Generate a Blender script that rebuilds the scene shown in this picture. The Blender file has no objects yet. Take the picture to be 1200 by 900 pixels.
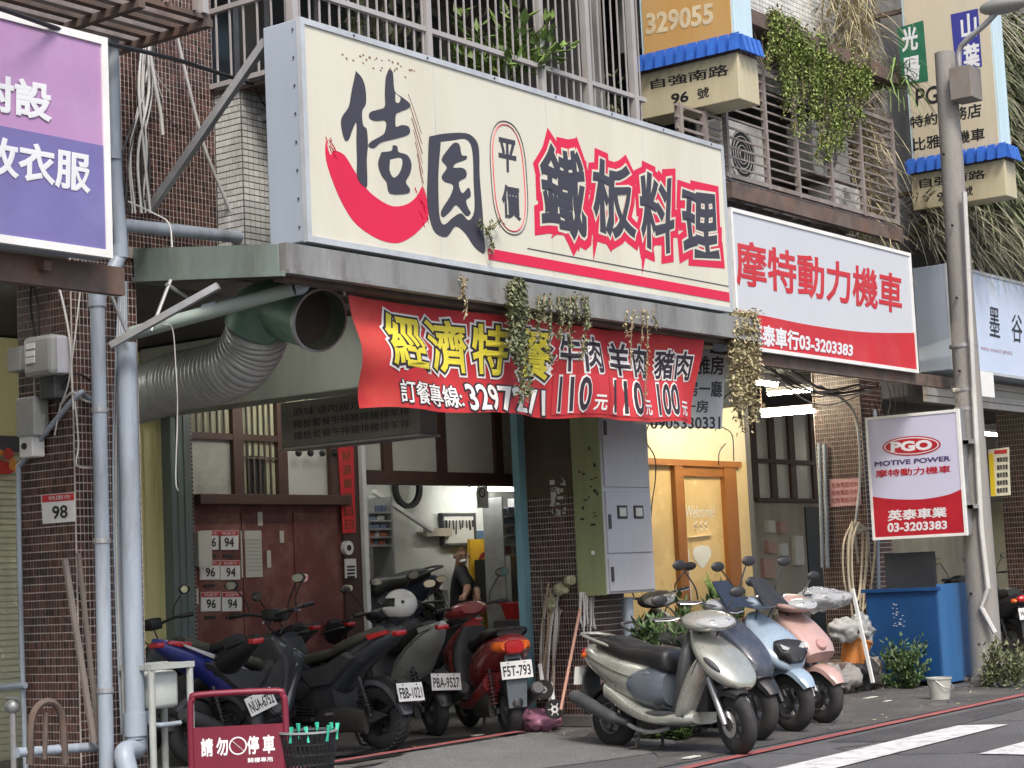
import bpy, bmesh, math, random
from mathutils import Vector, Matrix
random.seed(7)
rnd = random.Random(11)
S = bpy.context.scene
COL = S.collection
R = math.radians
sin, cos, PI = math.sin, math.cos, math.pi

# ------------------------------------------------------------------ camera
FPX, YAW, PIT, ROL, CH = 2197.5, 36.58, 5.87, -2.675, 1.28
_a, _b, _c = R(YAW), R(PIT), R(ROL)
FW = Vector((cos(_a)*cos(_b), sin(_a)*cos(_b), sin(_b)))
_r = Vector((sin(_a), -cos(_a), 0))
_u = _r.cross(FW)
RT = cos(_c)*_r + sin(_c)*_u
UP = -sin(_c)*_r + cos(_c)*_u
CAM = Vector((0, 0, CH))
cam = bpy.data.cameras.new('camera')
co = bpy.data.objects.new('camera', cam)
COL.objects.link(co)
cam.sensor_width = 36
cam.lens = 36*FPX/1200
cam.clip_end = 400
mw = Matrix.Identity(4)
for i in range(3):
    mw[i][0], mw[i][1], mw[i][2], mw[i][3] = RT[i], UP[i], -FW[i], CAM[i]
co.matrix_world = mw
S.camera = co

# ------------------------------------------------------------------ light
SUN_EL, SUN_AZ = 52, -128          # sun stands over the street, behind the camera's left shoulder
w = bpy.data.worlds.new('World')
S.world = w
w.use_nodes = True
nt = w.node_tree
nt.nodes.clear()
sky = nt.nodes.new('ShaderNodeTexSky')
sky.sky_type = 'NISHITA'
sky.sun_disc = False
sky.sun_elevation = R(SUN_EL)
sky.sun_rotation = R(90-SUN_AZ)
sky.air_density = 1.0
sky.dust_density = 4.0
sky.ozone_density = 1.0
bg = nt.nodes.new('ShaderNodeBackground')
bg.inputs[1].default_value = 0.115
wo = nt.nodes.new('ShaderNodeOutputWorld')
nt.links.new(sky.outputs[0], bg.inputs[0])
nt.links.new(bg.outputs[0], wo.inputs[0])
sl = bpy.data.lights.new('sun', 'SUN')
sl.energy = 1.5
sl.angle = R(14)
sl.color = (1, .96, .9)
so = bpy.data.objects.new('sun', sl)
COL.objects.link(so)
sd = Vector((cos(R(SUN_AZ))*cos(R(SUN_EL)), sin(R(SUN_AZ))*cos(R(SUN_EL)), sin(R(SUN_EL))))
so.rotation_euler = sd.to_track_quat('Z', 'Y').to_euler()
S.view_settings.view_transform = 'Standard'
S.view_settings.look = 'None'
S.view_settings.gamma = 1
S.view_settings.exposure = 1.05
S.render.engine = 'CYCLES'
S.cycles.max_bounces = 6
S.cycles.use_denoising = True

# ------------------------------------------------------------------ helpers
def at(x, y, X=None, Y=None, Z=None):
    """world point on a plane of the place that the photograph shows at pixel x, y"""
    d = FW + RT*((x-600)/FPX) - UP*((y-450)/FPX)
    if X is not None: t = (X-CAM[0])/d[0]
    elif Y is not None: t = (Y-CAM[1])/d[1]
    else: t = (Z-CAM[2])/d[2]
    return CAM + d*t

MATS = {}
def mat(name, col=(.5, .5, .5), rough=.6, metal=0., var=.25, scale=3., bump=0., bscale=60., dirt=0.,
        dcol=(.05, .045, .04), dscale=2.5, streak=False, emit=0., island=0., coat=0., trans=0., spec=.5, alpha=1., crack=0., grain=0.):
    if name in MATS: return MATS[name]
    m = bpy.data.materials.new(name)
    m.use_nodes = True
    n = m.node_tree.nodes
    L = m.node_tree.links
    p = n['Principled BSDF']
    p.inputs['Roughness'].default_value = rough
    p.inputs['Metallic'].default_value = metal
    p.inputs['Specular IOR Level'].default_value = spec
    p.inputs['Coat Weight'].default_value = coat
    p.inputs['Coat Roughness'].default_value = .12
    p.inputs['Transmission Weight'].default_value = trans
    p.inputs['Alpha'].default_value = alpha
    tc = n.new('ShaderNodeTexCoord')
    mp = n.new('ShaderNodeMapping')
    L.new(tc.outputs['Object'], mp.inputs[0])
    if streak: mp.inputs['Scale'].default_value = (1, 1, .18)
    nz = n.new('ShaderNodeTexNoise')
    nz.inputs['Scale'].default_value = scale
    nz.inputs['Detail'].default_value = 6
    nz.inputs['Roughness'].default_value = .65
    L.new(mp.outputs[0], nz.inputs[0])
    mr = n.new('ShaderNodeMapRange')
    mr.inputs[1].default_value = .25
    mr.inputs[2].default_value = .75
    mr.inputs[3].default_value = 1-var
    mr.inputs[4].default_value = 1+var*.5
    L.new(nz.outputs[0], mr.inputs[0])
    mx = n.new('ShaderNodeMix')
    mx.data_type = 'RGBA'
    mx.blend_type = 'MULTIPLY'
    mx.inputs[0].default_value = 1
    mx.inputs[6].default_value = (*col, 1)
    L.new(mr.outputs[0], mx.inputs[7])
    out = mx.outputs[2]
    if island:
        g = n.new('ShaderNodeNewGeometry')
        r2 = n.new('ShaderNodeMapRange')
        r2.inputs[3].default_value = 1-island
        r2.inputs[4].default_value = 1+island
        L.new(g.outputs['Random Per Island'], r2.inputs[0])
        m2 = n.new('ShaderNodeMix')
        m2.data_type = 'RGBA'
        m2.blend_type = 'MULTIPLY'
        m2.inputs[0].default_value = 1
        L.new(out, m2.inputs[6])
        L.new(r2.outputs[0], m2.inputs[7])
        out = m2.outputs[2]
    if dirt:
        d = n.new('ShaderNodeTexNoise')
        d.inputs['Scale'].default_value = dscale
        d.inputs['Detail'].default_value = 9
        d.inputs['Roughness'].default_value = .72
        L.new(mp.outputs[0], d.inputs[0])
        dr = n.new('ShaderNodeMapRange')
        dr.inputs[1].default_value = .48
        dr.inputs[2].default_value = .72
        dr.inputs[4].default_value = dirt
        L.new(d.outputs[0], dr.inputs[0])
        m3 = n.new('ShaderNodeMix')
        m3.data_type = 'RGBA'
        L.new(dr.outputs[0], m3.inputs[0])
        L.new(out, m3.inputs[6])
        m3.inputs[7].default_value = (*dcol, 1)
        out = m3.outputs[2]
    if grain:
        gn = n.new('ShaderNodeTexNoise')
        gn.inputs['Scale'].default_value = 75
        gn.inputs['Detail'].default_value = 3
        gn.inputs['Roughness'].default_value = .8
        L.new(tc.outputs['Object'], gn.inputs[0])
        gr = n.new('ShaderNodeMapRange')
        gr.inputs[1].default_value = .3
        gr.inputs[2].default_value = .7
        gr.inputs[3].default_value = 1-grain
        gr.inputs[4].default_value = 1+grain*1.6
        L.new(gn.outputs[0], gr.inputs[0])
        m5 = n.new('ShaderNodeMix')
        m5.data_type = 'RGBA'
        m5.blend_type = 'MULTIPLY'
        m5.inputs[0].default_value = 1
        L.new(out, m5.inputs[6])
        L.new(gr.outputs[0], m5.inputs[7])
        out = m5.outputs[2]
    if crack:
        vo = n.new('ShaderNodeTexVoronoi')
        vo.feature = 'DISTANCE_TO_EDGE'
        vo.inputs['Scale'].default_value = crack
        wn = n.new('ShaderNodeVectorMath')
        wn.operation = 'MULTIPLY_ADD'
        wn.inputs[1].default_value = (.5, .5, .5)
        n2 = n.new('ShaderNodeTexNoise')
        n2.inputs['Scale'].default_value = 2.2
        n2.inputs['Detail'].default_value = 6
        L.new(tc.outputs['Object'], n2.inputs[0])
        L.new(n2.outputs['Color'], wn.inputs[0])
        L.new(tc.outputs['Object'], wn.inputs[2])
        L.new(wn.outputs[0], vo.inputs['Vector'])
        cr2 = n.new('ShaderNodeMapRange')
        cr2.inputs[2].default_value = .012
        cr2.inputs[3].default_value = .35
        cr2.inputs[4].default_value = 1
        L.new(vo.outputs['Distance'], cr2.inputs[0])
        m4 = n.new('ShaderNodeMix')
        m4.data_type = 'RGBA'
        m4.blend_type = 'MULTIPLY'
        m4.inputs[0].default_value = 1
        L.new(out, m4.inputs[6])
        L.new(cr2.outputs[0], m4.inputs[7])
        out = m4.outputs[2]
    L.new(out, p.inputs['Base Color'])
    if rough > .12:
        rr = n.new('ShaderNodeMapRange')
        rr.inputs[3].default_value = max(0.03, rough-.12)
        rr.inputs[4].default_value = min(1, rough+.14)
        L.new(nz.outputs[0], rr.inputs[0])
        L.new(rr.outputs[0], p.inputs['Roughness'])
    if bump:
        b = n.new('ShaderNodeTexNoise')
        b.inputs['Scale'].default_value = bscale
        b.inputs['Detail'].default_value = 5
        L.new(tc.outputs['Object'], b.inputs[0])
        bp = n.new('ShaderNodeBump')
        bp.inputs['Strength'].default_value = bump
        bp.inputs['Distance'].default_value = .02
        L.new(b.outputs[0], bp.inputs['Height'])
        L.new(bp.outputs[0], p.inputs['Normal'])
    if emit:
        p.inputs['Emission Color'].default_value = (*col, 1)
        p.inputs['Emission Strength'].default_value = emit
    MATS[name] = m
    return m

WL = {}
def thing(name, label, cat, loc=(0, 0, 0), rotz=0, group=None, lean=0):
    o = bpy.data.objects.new(name, None)
    COL.objects.link(o)
    o.empty_display_size = .2
    o.location = loc
    o.rotation_euler = (lean, 0, rotz)
    o['label'] = label
    o['category'] = cat
    if group: o['group'] = group
    WL[o.name] = Vector(loc)
    return o

class MB:
    def __init__(s):
        s.v = []
        s.f = []
        s.T = None
    def add(s, vs, fs):
        k = len(s.v)
        s.v += [(s.T @ Vector(v)) if s.T else Vector(v) for v in vs]
        s.f += [tuple(i+k for i in f) for f in fs]
        return s
    def box(s, a, b, bev=0):
        x0, y0, z0 = [min(a[i], b[i]) for i in range(3)]
        x1, y1, z1 = [max(a[i], b[i]) for i in range(3)]
        if bev:
            bm = bmesh.new()
            bmesh.ops.create_cube(bm, size=1)
            for v in bm.verts:
                v.co = Vector(((x0+x1)/2+v.co.x*(x1-x0), (y0+y1)/2+v.co.y*(y1-y0), (z0+z1)/2+v.co.z*(z1-z0)))
            bmesh.ops.bevel(bm, geom=bm.edges[:], offset=bev, segments=2, affect='EDGES', profile=.5)
            bm.verts.index_update()
            s.add([v.co.copy() for v in bm.verts], [[v.index for v in f.verts] for f in bm.faces])
            bm.free()
            return s
        return s.add([(x0, y0, z0), (x1, y0, z0), (x1, y1, z0), (x0, y1, z0), (x0, y0, z1), (x1, y0, z1), (x1, y1, z1), (x0, y1, z1)],
                     [(0, 3, 2, 1), (4, 5, 6, 7), (0, 1, 5, 4), (1, 2, 6, 5), (2, 3, 7, 6), (3, 0, 4, 7)])
    def bar(s, p, q, w, h, up=(0, 0, 1)):
        p, q = Vector(p), Vector(q)
        d = (q-p).normalized()
        up = Vector(up)
        if abs(d.dot(up)) > .98: up = Vector((0, 1, 0))
        a = d.cross(up).normalized()*(w/2)
        b = a.cross(d).normalized()*(h/2)
        vs = [p-a-b, p+a-b, p+a+b, p-a+b, q-a-b, q+a-b, q+a+b, q-a+b]
        return s.add(vs, [(0, 1, 2, 3), (7, 6, 5, 4), (0, 4, 5, 1), (1, 5, 6, 2), (2, 6, 7, 3), (3, 7, 4, 0)])
    def tube(s, pts, r, n=8, cap=True):
        pts = [Vector(p) for p in pts]
        rs = r if isinstance(r, (list, tuple)) else [r]*len(pts)
        vs = []
        fs = []
        d0 = (pts[1]-pts[0]).normalized()
        up = Vector((0, 0, 1)) if abs(d0.z) < .9 else Vector((1, 0, 0))
        a = d0.cross(up).normalized()
        for i, p in enumerate(pts):
            d = (pts[min(i+1, len(pts)-1)]-pts[max(i-1, 0)]).normalized()
            a = (a-d*a.dot(d)).normalized()
            b = d.cross(a)
            for k in range(n):
                t = 2*PI*k/n
                vs.append(p+(a*cos(t)+b*sin(t))*rs[i])
        for i in range(len(pts)-1):
            for k in range(n):
                fs.append((i*n+k, i*n+(k+1) % n, (i+1)*n+(k+1) % n, (i+1)*n+k))
        if cap:
            fs.append(tuple(range(n))[::-1])
            fs.append(tuple((len(pts)-1)*n+k for k in range(n)))
        return s.add(vs, fs)
    def loft(s, rings, cap=True, close=True):
        n = len(rings[0])
        vs = [v for r in rings for v in r]
        fs = []
        for i in range(len(rings)-1):
            for k in range(n if close else n-1):
                fs.append((i*n+k, i*n+(k+1) % n, (i+1)*n+(k+1) % n, (i+1)*n+k))
        if cap and close:
            fs.append(tuple(range(n))[::-1])
            fs.append(tuple((len(rings)-1)*n+k for k in range(n)))
        return s.add(vs, fs)
    def lathe(s, c, axis, prof, n=24, full=True):
        """prof: list of (radius, offset along axis)"""
        ax = Vector(axis).normalized()
        up = Vector((0, 0, 1)) if abs(ax.z) < .9 else Vector((1, 0, 0))
        a = ax.cross(up).normalized()
        b = ax.cross(a)
        c = Vector(c)
        m = len(prof)
        vs = []
        for k in range(n):
            t = 2*PI*k/n
            d = a*cos(t)+b*sin(t)
            for (r, o) in prof: vs.append(c+d*r+ax*o)
        fs = []
        for k in range(n):
            k2 = (k+1) % n
            for i in range(m-1): fs.append((k*m+i, k2*m+i, k2*m+i+1, k*m+i+1))
        return s.add(vs, fs)
    def cyl(s, c, axis, r, h, n=20):
        return s.lathe(c, axis, [(0.0005, 0), (r, 0), (r, h), (0.0005, h)], n)
    def ball(s, c, r, n=16, m=10):
        c = Vector(c)
        rx, ry, rz = (r, r, r) if not isinstance(r, (tuple, list)) else r
        rings = []
        for i in range(m+1):
            t = -PI/2+PI*i/m
            rr = max(cos(t), .001)
            rings.append([c+Vector((rx*rr*cos(2*PI*k/n), ry*rr*sin(2*PI*k/n), rz*sin(t))) for k in range(n)])
        return s.loft(rings)
    def prism(s, pts, d):
        """polygon pts extruded by vector d"""
        pts = [Vector(p) for p in pts]
        d = Vector(d)
        n = len(pts)
        fs = [tuple(range(n))[::-1], tuple(range(n, 2*n))]
        fs += [(i, (i+1) % n, n+(i+1) % n, n+i) for i in range(n)]
        return s.add(pts+[p+d for p in pts], fs)
    def quad(s, a, b, c, d): return s.add([a, b, c, d], [(0, 1, 2, 3)])
    def grid(s, fn, nu, nv):
        vs = [fn(i/nu, j/nv) for j in range(nv+1) for i in range(nu+1)]
        fs = [(j*(nu+1)+i, j*(nu+1)+i+1, (j+1)*(nu+1)+i+1, (j+1)*(nu+1)+i) for j in range(nv) for i in range(nu)]
        return s.add(vs, fs)
    def build(s, name, m, parent=None, smooth=False, local=False, label=None, cat=None, group=None, kind=None, sharp=45):
        off = Vector((0, 0, 0))
        if parent is not None and not local: off = WL[parent.name]
        me = bpy.data.meshes.new(name)
        base = None
        if parent is None and not local and kind != 'structure':
            xs = [v.x for v in s.v]
            ys = [v.y for v in s.v]
            off = Vector(((min(xs)+max(xs))/2, (min(ys)+max(ys))/2, min(v.z for v in s.v)))
        me.from_pydata([v-off for v in s.v], [], s.f)
        me.validate()
        if smooth:
            bm = bmesh.new()
            bm.from_mesh(me)
            bmesh.ops.recalc_face_normals(bm, faces=bm.faces)
            bm.to_mesh(me)
            bm.free()
            for p in me.polygons: p.use_smooth = True
            if sharp: me.set_sharp_from_angle(angle=R(sharp))
        me.materials.append(m)
        o = bpy.data.objects.new(name, me)
        COL.objects.link(o)
        if parent is not None:
            o.parent = parent
            WL[o.name] = WL[parent.name]
        else:
            o.location = off
            WL[o.name] = off
        if label: o['label'] = label
        if cat: o['category'] = cat
        if group: o['group'] = group
        if kind: o['kind'] = kind
        return o

def ring(c, u, v, n=18, e=2.4):
    c, u, v = Vector(c), Vector(u), Vector(v)
    out = []
    for k in range(n):
        t = 2*PI*k/n
        ct, st = cos(t), sin(t)
        out.append(c+u*(abs(ct)**(2/e)*(1 if ct >= 0 else -1))+v*(abs(st)**(2/e)*(1 if st >= 0 else -1)))
    return out

def curve(pts, n=6):
    """Catmull-Rom through pts"""
    P = [Vector(p) for p in pts]
    P = [2*P[0]-P[1]]+P+[2*P[-1]-P[-2]]
    out = []
    for i in range(1, len(P)-2):
        for k in range(n):
            t = k/n
            a, b, c, d = P[i-1], P[i], P[i+1], P[i+2]
            out.append(.5*((2*b)+(c-a)*t+(2*a-5*b+4*c-d)*t*t+(3*b-a-3*c+d)*t**3))
    out.append(P[-2])
    return out

TXT = {}
def text_geo(s, bold):
    k = (s, bold)
    if k in TXT: return TXT[k]
    cu = bpy.data.curves.new('t', 'FONT')
    cu.body = s
    cu.size = 1
    cu.bevel_depth = bold
    cu.bevel_resolution = 0
    cu.fill_mode = 'FRONT'
    cu.resolution_u = 3
    o = bpy.data.objects.new('t', cu)
    COL.objects.link(o)
    me = bpy.data.meshes.new_from_object(o.evaluated_get(bpy.context.evaluated_depsgraph_get()))
    vs = [v.co.copy() for v in me.vertices]
    fs = [tuple(p.vertices) for p in me.polygons]
    bpy.data.objects.remove(o)
    bpy.data.curves.remove(cu)
    bpy.data.meshes.remove(me)
    TXT[k] = (vs, fs)
    return vs, fs

def lettering(s, quad, m, parent, bold=.0, lift=.0012, thick=.0006, name='lettering', grow=0., local=False, warp=None, label=None):
    """flat lettering on the quad TL, TR, BR, BL; grow widens the outline beyond the quad by the bold ratio"""
    vs, fs = text_geo(s, bold)
    ref, _ = text_geo(s, 0.) if grow else (vs, fs)
    x0, x1 = min(v.x for v in ref), max(v.x for v in ref)
    y0, y1 = min(v.y for v in ref), max(v.y for v in ref)
    A, B, C, D = [Vector(q) for q in quad]
    nrm = (B-A).cross(D-A).normalized()*-1
    mb = MB()
    pts = []
    for v in vs:
        u = (v.x-x0)/(x1-x0)
        t = (v.y-y0)/(y1-y0)
        if warp: u, t = warp(u, t)
        p = (D*(1-u)+C*u)*(1-t)+(A*(1-u)+B*u)*t
        pts.append(p+nrm*(lift+(thick*v.z/bold if bold else thick)))
    mb.add(pts, fs)
    return mb.build(name, m, parent, local=local, label=label)

def pq(pts, **k): return [at(x, y, **k) for x, y in pts]

def tiles(O, U, V, wd, hg, tw, th, gap, d, skip=None):
    """raised tiles on a wall face from corner O along unit U, V"""
    mb = MB()
    O, U, V = Vector(O), Vector(U), Vector(V)
    N = U.cross(V).normalized()
    nu, nv = int(wd/(tw+gap)), int(hg/(th+gap))
    gu = (wd-nu*tw)/(nu+1)
    gv = (hg-nv*th)/(nv+1)
    for j in range(nv):
        for i in range(nu):
            a = gu+i*(tw+gu)
            b = gv+j*(th+gv)
            if skip and skip(a+tw/2, b+th/2): continue
            p = O+U*a+V*b
            dd = N*(d*rnd.uniform(.8, 1.15))
            q = [p, p+U*tw, p+U*tw+V*th, p+V*th]
            mb.add(q+[x+dd for x in q], [(4, 5, 6, 7), (0, 1, 5, 4), (1, 2, 6, 5), (2, 3, 7, 6), (3, 0, 4, 7)])
    return mb

# common materials
steel = mat('galvanised', (.42, .43, .44), .5, .6, .3, 4, dirt=.5, dcol=(.2, .15, .11))
rusty = mat('rusty_iron', (.13, .1, .085), .8, .2, .5, 6, dirt=.6, dcol=(.2, .09, .05))
black = mat('black_plastic', (.018, .018, .02), .45, 0, .3, 5)
rubber = mat('rubber', (.02, .02, .021), .8, 0, .35, 12, bump=.2, dirt=.35, dcol=(.09, .085, .08))
darkgrey = mat('dark_grey_plastic', (.05, .052, .057), .5, 0, .3, 5, dirt=.3, dcol=(.14, .13, .12))
chrome = mat('chrome', (.7, .7, .7), .18, 1, .15, 6)
alu = mat('aluminium', (.5, .5, .5), .4, .8, .3, 6, dirt=.4, dcol=(.12, .11, .1))
white = mat('white_paint', (.74, .74, .72), .5, 0, .15, 3, dirt=.25, dcol=(.4, .37, .32))
pvc = mat('pvc_grey', (.31, .36, .42), .45, 0, .25, 2, dirt=.7, dcol=(.13, .13, .125), streak=True, dscale=6)
cable_b = mat('cable_black', (.02, .02, .022), .6)
cable_w = mat('cable_white', (.5, .49, .47), .6, dirt=.4, dcol=(.2, .19, .18))
# ================================================================== ground
asph = mat('asphalt', (.082, .082, .086), .85, 0, .35, 1.2, bump=.6, bscale=90, dirt=.45, dcol=(.055, .055, .058), dscale=1.1, crack=.35, grain=.65)
g = MB()
g.quad((-60, -60, 0), (120, -60, 0), (120, 8.95, 0), (-60, 8.95, 0))
g.build('road', asph, kind='structure')
conc = mat('arcade_concrete', (.15, .142, .135), .75, 0, .45, 1.5, bump=.35, bscale=40, dirt=.75, dcol=(.06, .056, .052), dscale=1.7)
g = MB()
g.quad((-60, 8.95, .0), (120, 8.95, .0), (120, 60, .0), (-60, 60, .0))
pav = g.build('arcade_pavement', conc, kind='structure')
# dark parking margin beside the red line, with the rounded end that the photo shows
marg = mat('margin_asphalt', (.055, .054, .055), .8, 0, .5, 1.8, bump=.5, bscale=70, dirt=.6, dcol=(.15, .14, .13), dscale=1.4, crack=.9, grain=.6)
edge = [(10.35, 6.7), (10.9, 7.0), (11.35, 7.35), (11.75, 7.9), (12.05, 8.5), (12.1, 8.95)]
ec = curve([(x, y, .006) for x, y in edge], 4)
g = MB()
pl = list(ec)+[Vector((60, 8.95, .006)), Vector((60, 6.7, .006))]
g.add(pl, [tuple(range(len(pl)))])
g.build('parking_margin', marg, kind='structure')
# concrete ramp wedge in front of the arcade
rampm = mat('ramp_concrete', (.12, .12, .12), .8, 0, .35, 2, bump=.5, bscale=80, dirt=.4, dcol=(.07, .07, .07), dscale=3, grain=.6)
def rampf(u, v):
    x = 9.9+u*2.35
    yl = 8.75-v*(1.1+.35*sin(u*2.6))
    return Vector((x, yl, .004+.07*(1-v)**1.5*min(1, u*5, (1-u)*6)))
MB().grid(rampf, 24, 8).build('pavement_ramp', rampm, kind='structure', smooth=True)
redp = mat('red_line_paint', (.3, .075, .075), .75, 0, .3, 6, dirt=.9, dcol=(.11, .085, .085), dscale=9, grain=.2)
whp = mat('white_line_paint', (.56, .56, .56), .75, 0, .25, 5, dirt=.85, dcol=(.13, .13, .13), dscale=8, grain=.15)
def strip(pts, wd, z, name, m):
    mb = MB()
    P = [Vector((x, y, z)) for x, y in pts]
    vs = []
    for i, p in enumerate(P):
        d = (P[min(i+1, len(P)-1)]-P[max(i-1, 0)]).normalized()
        n = Vector((-d.y, d.x, 0))*wd/2
        vs += [p-n, p+n]
    mb.add(vs, [(2*i, 2*i+1, 2*i+3, 2*i+2) for i in range(len(P)-1)])
    return mb.build(name, m, kind='structure')
strip([(9.4, 6.45), (10.86, 6.52), (13.2, 6.57), (16.48, 6.63), (30, 6.7)], .1, .011, 'red_road_line', redp)
strip([(8.2, 8.86), (10.1, 8.9), (11.95, 8.94)], .1, .076, 'red_kerb_line', redp)
a = at(945, 899, Z=0); b = at(1180, 850, Z=0); c = at(1115, 852, Z=0); d = at(1010, 899, Z=0)
g = MB()
g.quad((9.2, 5.88, .008), (9.2, 5.5, .008), (at(1180, 850, Z=0).x, 5.62, .008), (at(1118, 851, Z=0).x, 5.97, .008))
g.build('white_road_marking', whp, kind='structure')
g = MB()
g.quad((11.6, 5.0, .008), (11.6, 4.62, .008), (16.5, 4.7, .008), (16.2, 5.05, .008))
g.build('white_road_marking', whp, kind='structure')
patm = mat('patch_asphalt', (.05, .05, .053), .85, 0, .4, 2, bump=.6, bscale=90, dirt=.3, dcol=(.08, .08, .08), grain=.65)
MB().add([(12.3, 5.95, .004), (13.1, 5.98, .004), (15.6, 6.1, .004), (15.8, 6.42, .004), (14.2, 6.44, .004), (12.2, 6.4, .004)], [(0, 1, 2, 3, 4, 5)]).build('road_patch', patm, kind='structure')
MB().add([(9.2, 6.05, .004), (10.6, 6.1, .004), (10.9, 6.36, .004), (9.3, 6.38, .004)], [(0, 1, 2, 3)]).build('road_patch', patm, kind='structure')
# dark damp patches of the arcade floor where bikes drip
oil = mat('oil_stain', (.03, .03, .032), .35, 0, .5, 4, dirt=.5, dcol=(.09, .085, .08))
for (cx, cy, rx, ry) in ((11.4, 9.5, .75, .33), (10.2, 9.45, .6, .3), (12.9, 8.3, .7, .35), (13.6, 7.9, .5, .25)):
    vs = []
    for k in range(28):
        t = 2*PI*k/28
        q = 1+.25*sin(3*t+cx)+.15*sin(7*t)
        vs.append((cx+rx*q*cos(t), cy+ry*q*sin(t), .0095))
    MB().add(vs, [tuple(range(28))]).build('oil_stain', oil, kind='structure')

# ================================================================== main arcade building
B = thing('arcade_building', 'old tiled shophouse with street arcade, brown tile pillars and caged balconies', 'building', (8, 9.1, 0))
plaster = mat('grimy_plaster', (.2, .19, .175), .85, 0, .4, 1.5, bump=.3, bscale=30, dirt=.7, dcol=(.06, .055, .05), dscale=1.4, streak=True)
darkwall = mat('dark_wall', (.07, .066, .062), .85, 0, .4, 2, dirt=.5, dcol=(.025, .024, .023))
grout = mat('tile_grout', (.55, .5, .46), .9, 0, .3, 4, dirt=.5, dcol=(.2, .17, .15))
grout_d = mat('dark_grout', (.13, .125, .12), .9, 0, .3, 4)
tile_br = mat('brown_tile', (.07, .031, .024), .4, 0, .35, 3, island=.65, dirt=.5, dcol=(.035, .03, .027), dscale=1.6)
tile_wh = mat('white_tile', (.6, .6, .57), .35, 0, .2, 3, island=.14, dirt=.45, dcol=(.25, .23, .2), dscale=2, streak=True)

def pillar(x0, x1, y0, y1, z1, tilemat, z0=0):
    g = MB().box((x0, y0, z0), (x1, y1, z1))
    p = g.build('pillar', grout, B)
    t = tiles((x0, y1, z0), (0, -1, 0), (0, 0, 1), y1-y0, z1-z0, .0205, .044, .0065, .004)
    t2 = tiles((x0, y0, z0), (1, 0, 0), (0, 0, 1), x1-x0, z1-z0, .024, .044, .0075, .004)
    t.v += []
    k = len(t.v)
    t.v += t2.v
    t.f += [tuple(i+k for i in f) for f in t2.f]
    t.build('pillar_tiles', tilemat, p, kind='stuff')
    return p
pillar(7.68, 8.22, 9.1, 9.62, 3.45, tile_br)
pillar(13.1, 13.68, 9.05, 9.62, 3.45, tile_br)
pillar(18.5, 19.05, 9.05, 9.62, 3.45, tile_br)
# stone kerb foot of the middle pillar
MB().box((13.08, 9.03, 0), (13.70, 9.64, .1), .01).build('pillar_foot', conc, B)
# arcade ceiling, front beam, rear beams
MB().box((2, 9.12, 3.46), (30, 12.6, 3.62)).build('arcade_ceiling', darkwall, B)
MB().box((2, 9.12, 3.40), (30, 9.6, 4.55)).build('front_beam', plaster, B)
cream = mat('cream_green_beam', (.4, .43, .38), .7, 0, .25, 2, dirt=.5, dcol=(.13, .13, .11), streak=True)
MB().box((11.3, 9.62, 2.85), (11.62, 12.48, 3.44), .012).build('cross_beam', cream, B)
MB().box((16.9, 9.62, 2.95), (17.2, 10.95, 3.44), .012).build('cross_beam', cream, B)
# upper storeys
MB().box((2, 9.13, 4.56), (8.96, 9.6, 9.5)).build('upper_wall', grout, B)
t = tiles((8.13, 9.1, 3.52), (1, 0, 0), (0, 0, 1), .84, 3.3, .026, .034, .0065, .004)
t.build('upper_wall_tiles', tile_br, B, kind='stuff')
MB().box((8.02, 9.10, 3.42), (8.97, 9.125, 6.9)).build('tile_backing', grout, B)
g = tiles((7.9, 9.09, 3.62), (1, 0, 0), (0, 0, 1), .2, 3.2, .04, .036, .007, .005)
g.build('white_tile_strip', tile_wh, B, kind='stuff')
MB().box((7.86, 9.088, 3.5), (8.12, 9.0995, 6.9)).build('tile_backing', grout_d, B)
# white tiled parapet with its corner
MB().box((8.98, 8.85, 3.5), (18.6, 9.10, 4.74)).build('parapet', grout_d, B)
g = tiles((8.98, 9.1, 3.5), (0, -1, 0), (0, 0, 1), .25, 1.24, .024, .036, .007, .005)
g.build('parapet_tiles', tile_wh, B, kind='stuff')
g = tiles((8.98, 8.85, 3.5), (1, 0, 0), (0, 0, 1), .75, 1.24, .042, .036, .008, .005)
g.build('parapet_tiles', tile_wh, B, kind='stuff')
# recessed balcony back wall, side walls, slabs
MB().box((8.98, 10.5, 4.5), (18.6, 10.7, 9.5)).build('balcony_wall', plaster, B)
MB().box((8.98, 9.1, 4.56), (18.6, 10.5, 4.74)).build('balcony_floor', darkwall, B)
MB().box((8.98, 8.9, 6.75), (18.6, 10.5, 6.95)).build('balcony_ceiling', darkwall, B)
MB().box((8.98, 8.9, 6.96), (18.6, 9.2, 9.5)).build('upper_parapet', grout_d, B)
g = tiles((14.3, 8.9, 6.05), (1, 0, 0), (0, 0, 1), 4.2, 1.6, .06, .045, .006, .005)
g.build('upper_parapet_tiles', tile_wh, B, kind='stuff')
MB().box((14.3, 8.902, 6.05), (18.55, 9.2, 6.96)).build('drop_beam', grout_d, B)
MB().box((13.45, 8.95, 4.75), (13.65, 10.5, 6.74)).build('party_wall', plaster, B)
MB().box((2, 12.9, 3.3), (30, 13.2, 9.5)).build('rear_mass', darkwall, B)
MB().box((2, 9.6, 9.3), (19.05, 20, 9.6)).build('roof', plaster, B)
MB().box((18.56, 9.2, 4.56), (19.05, 12.9, 9.5)).build('upper_wall', grout, B)
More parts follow.
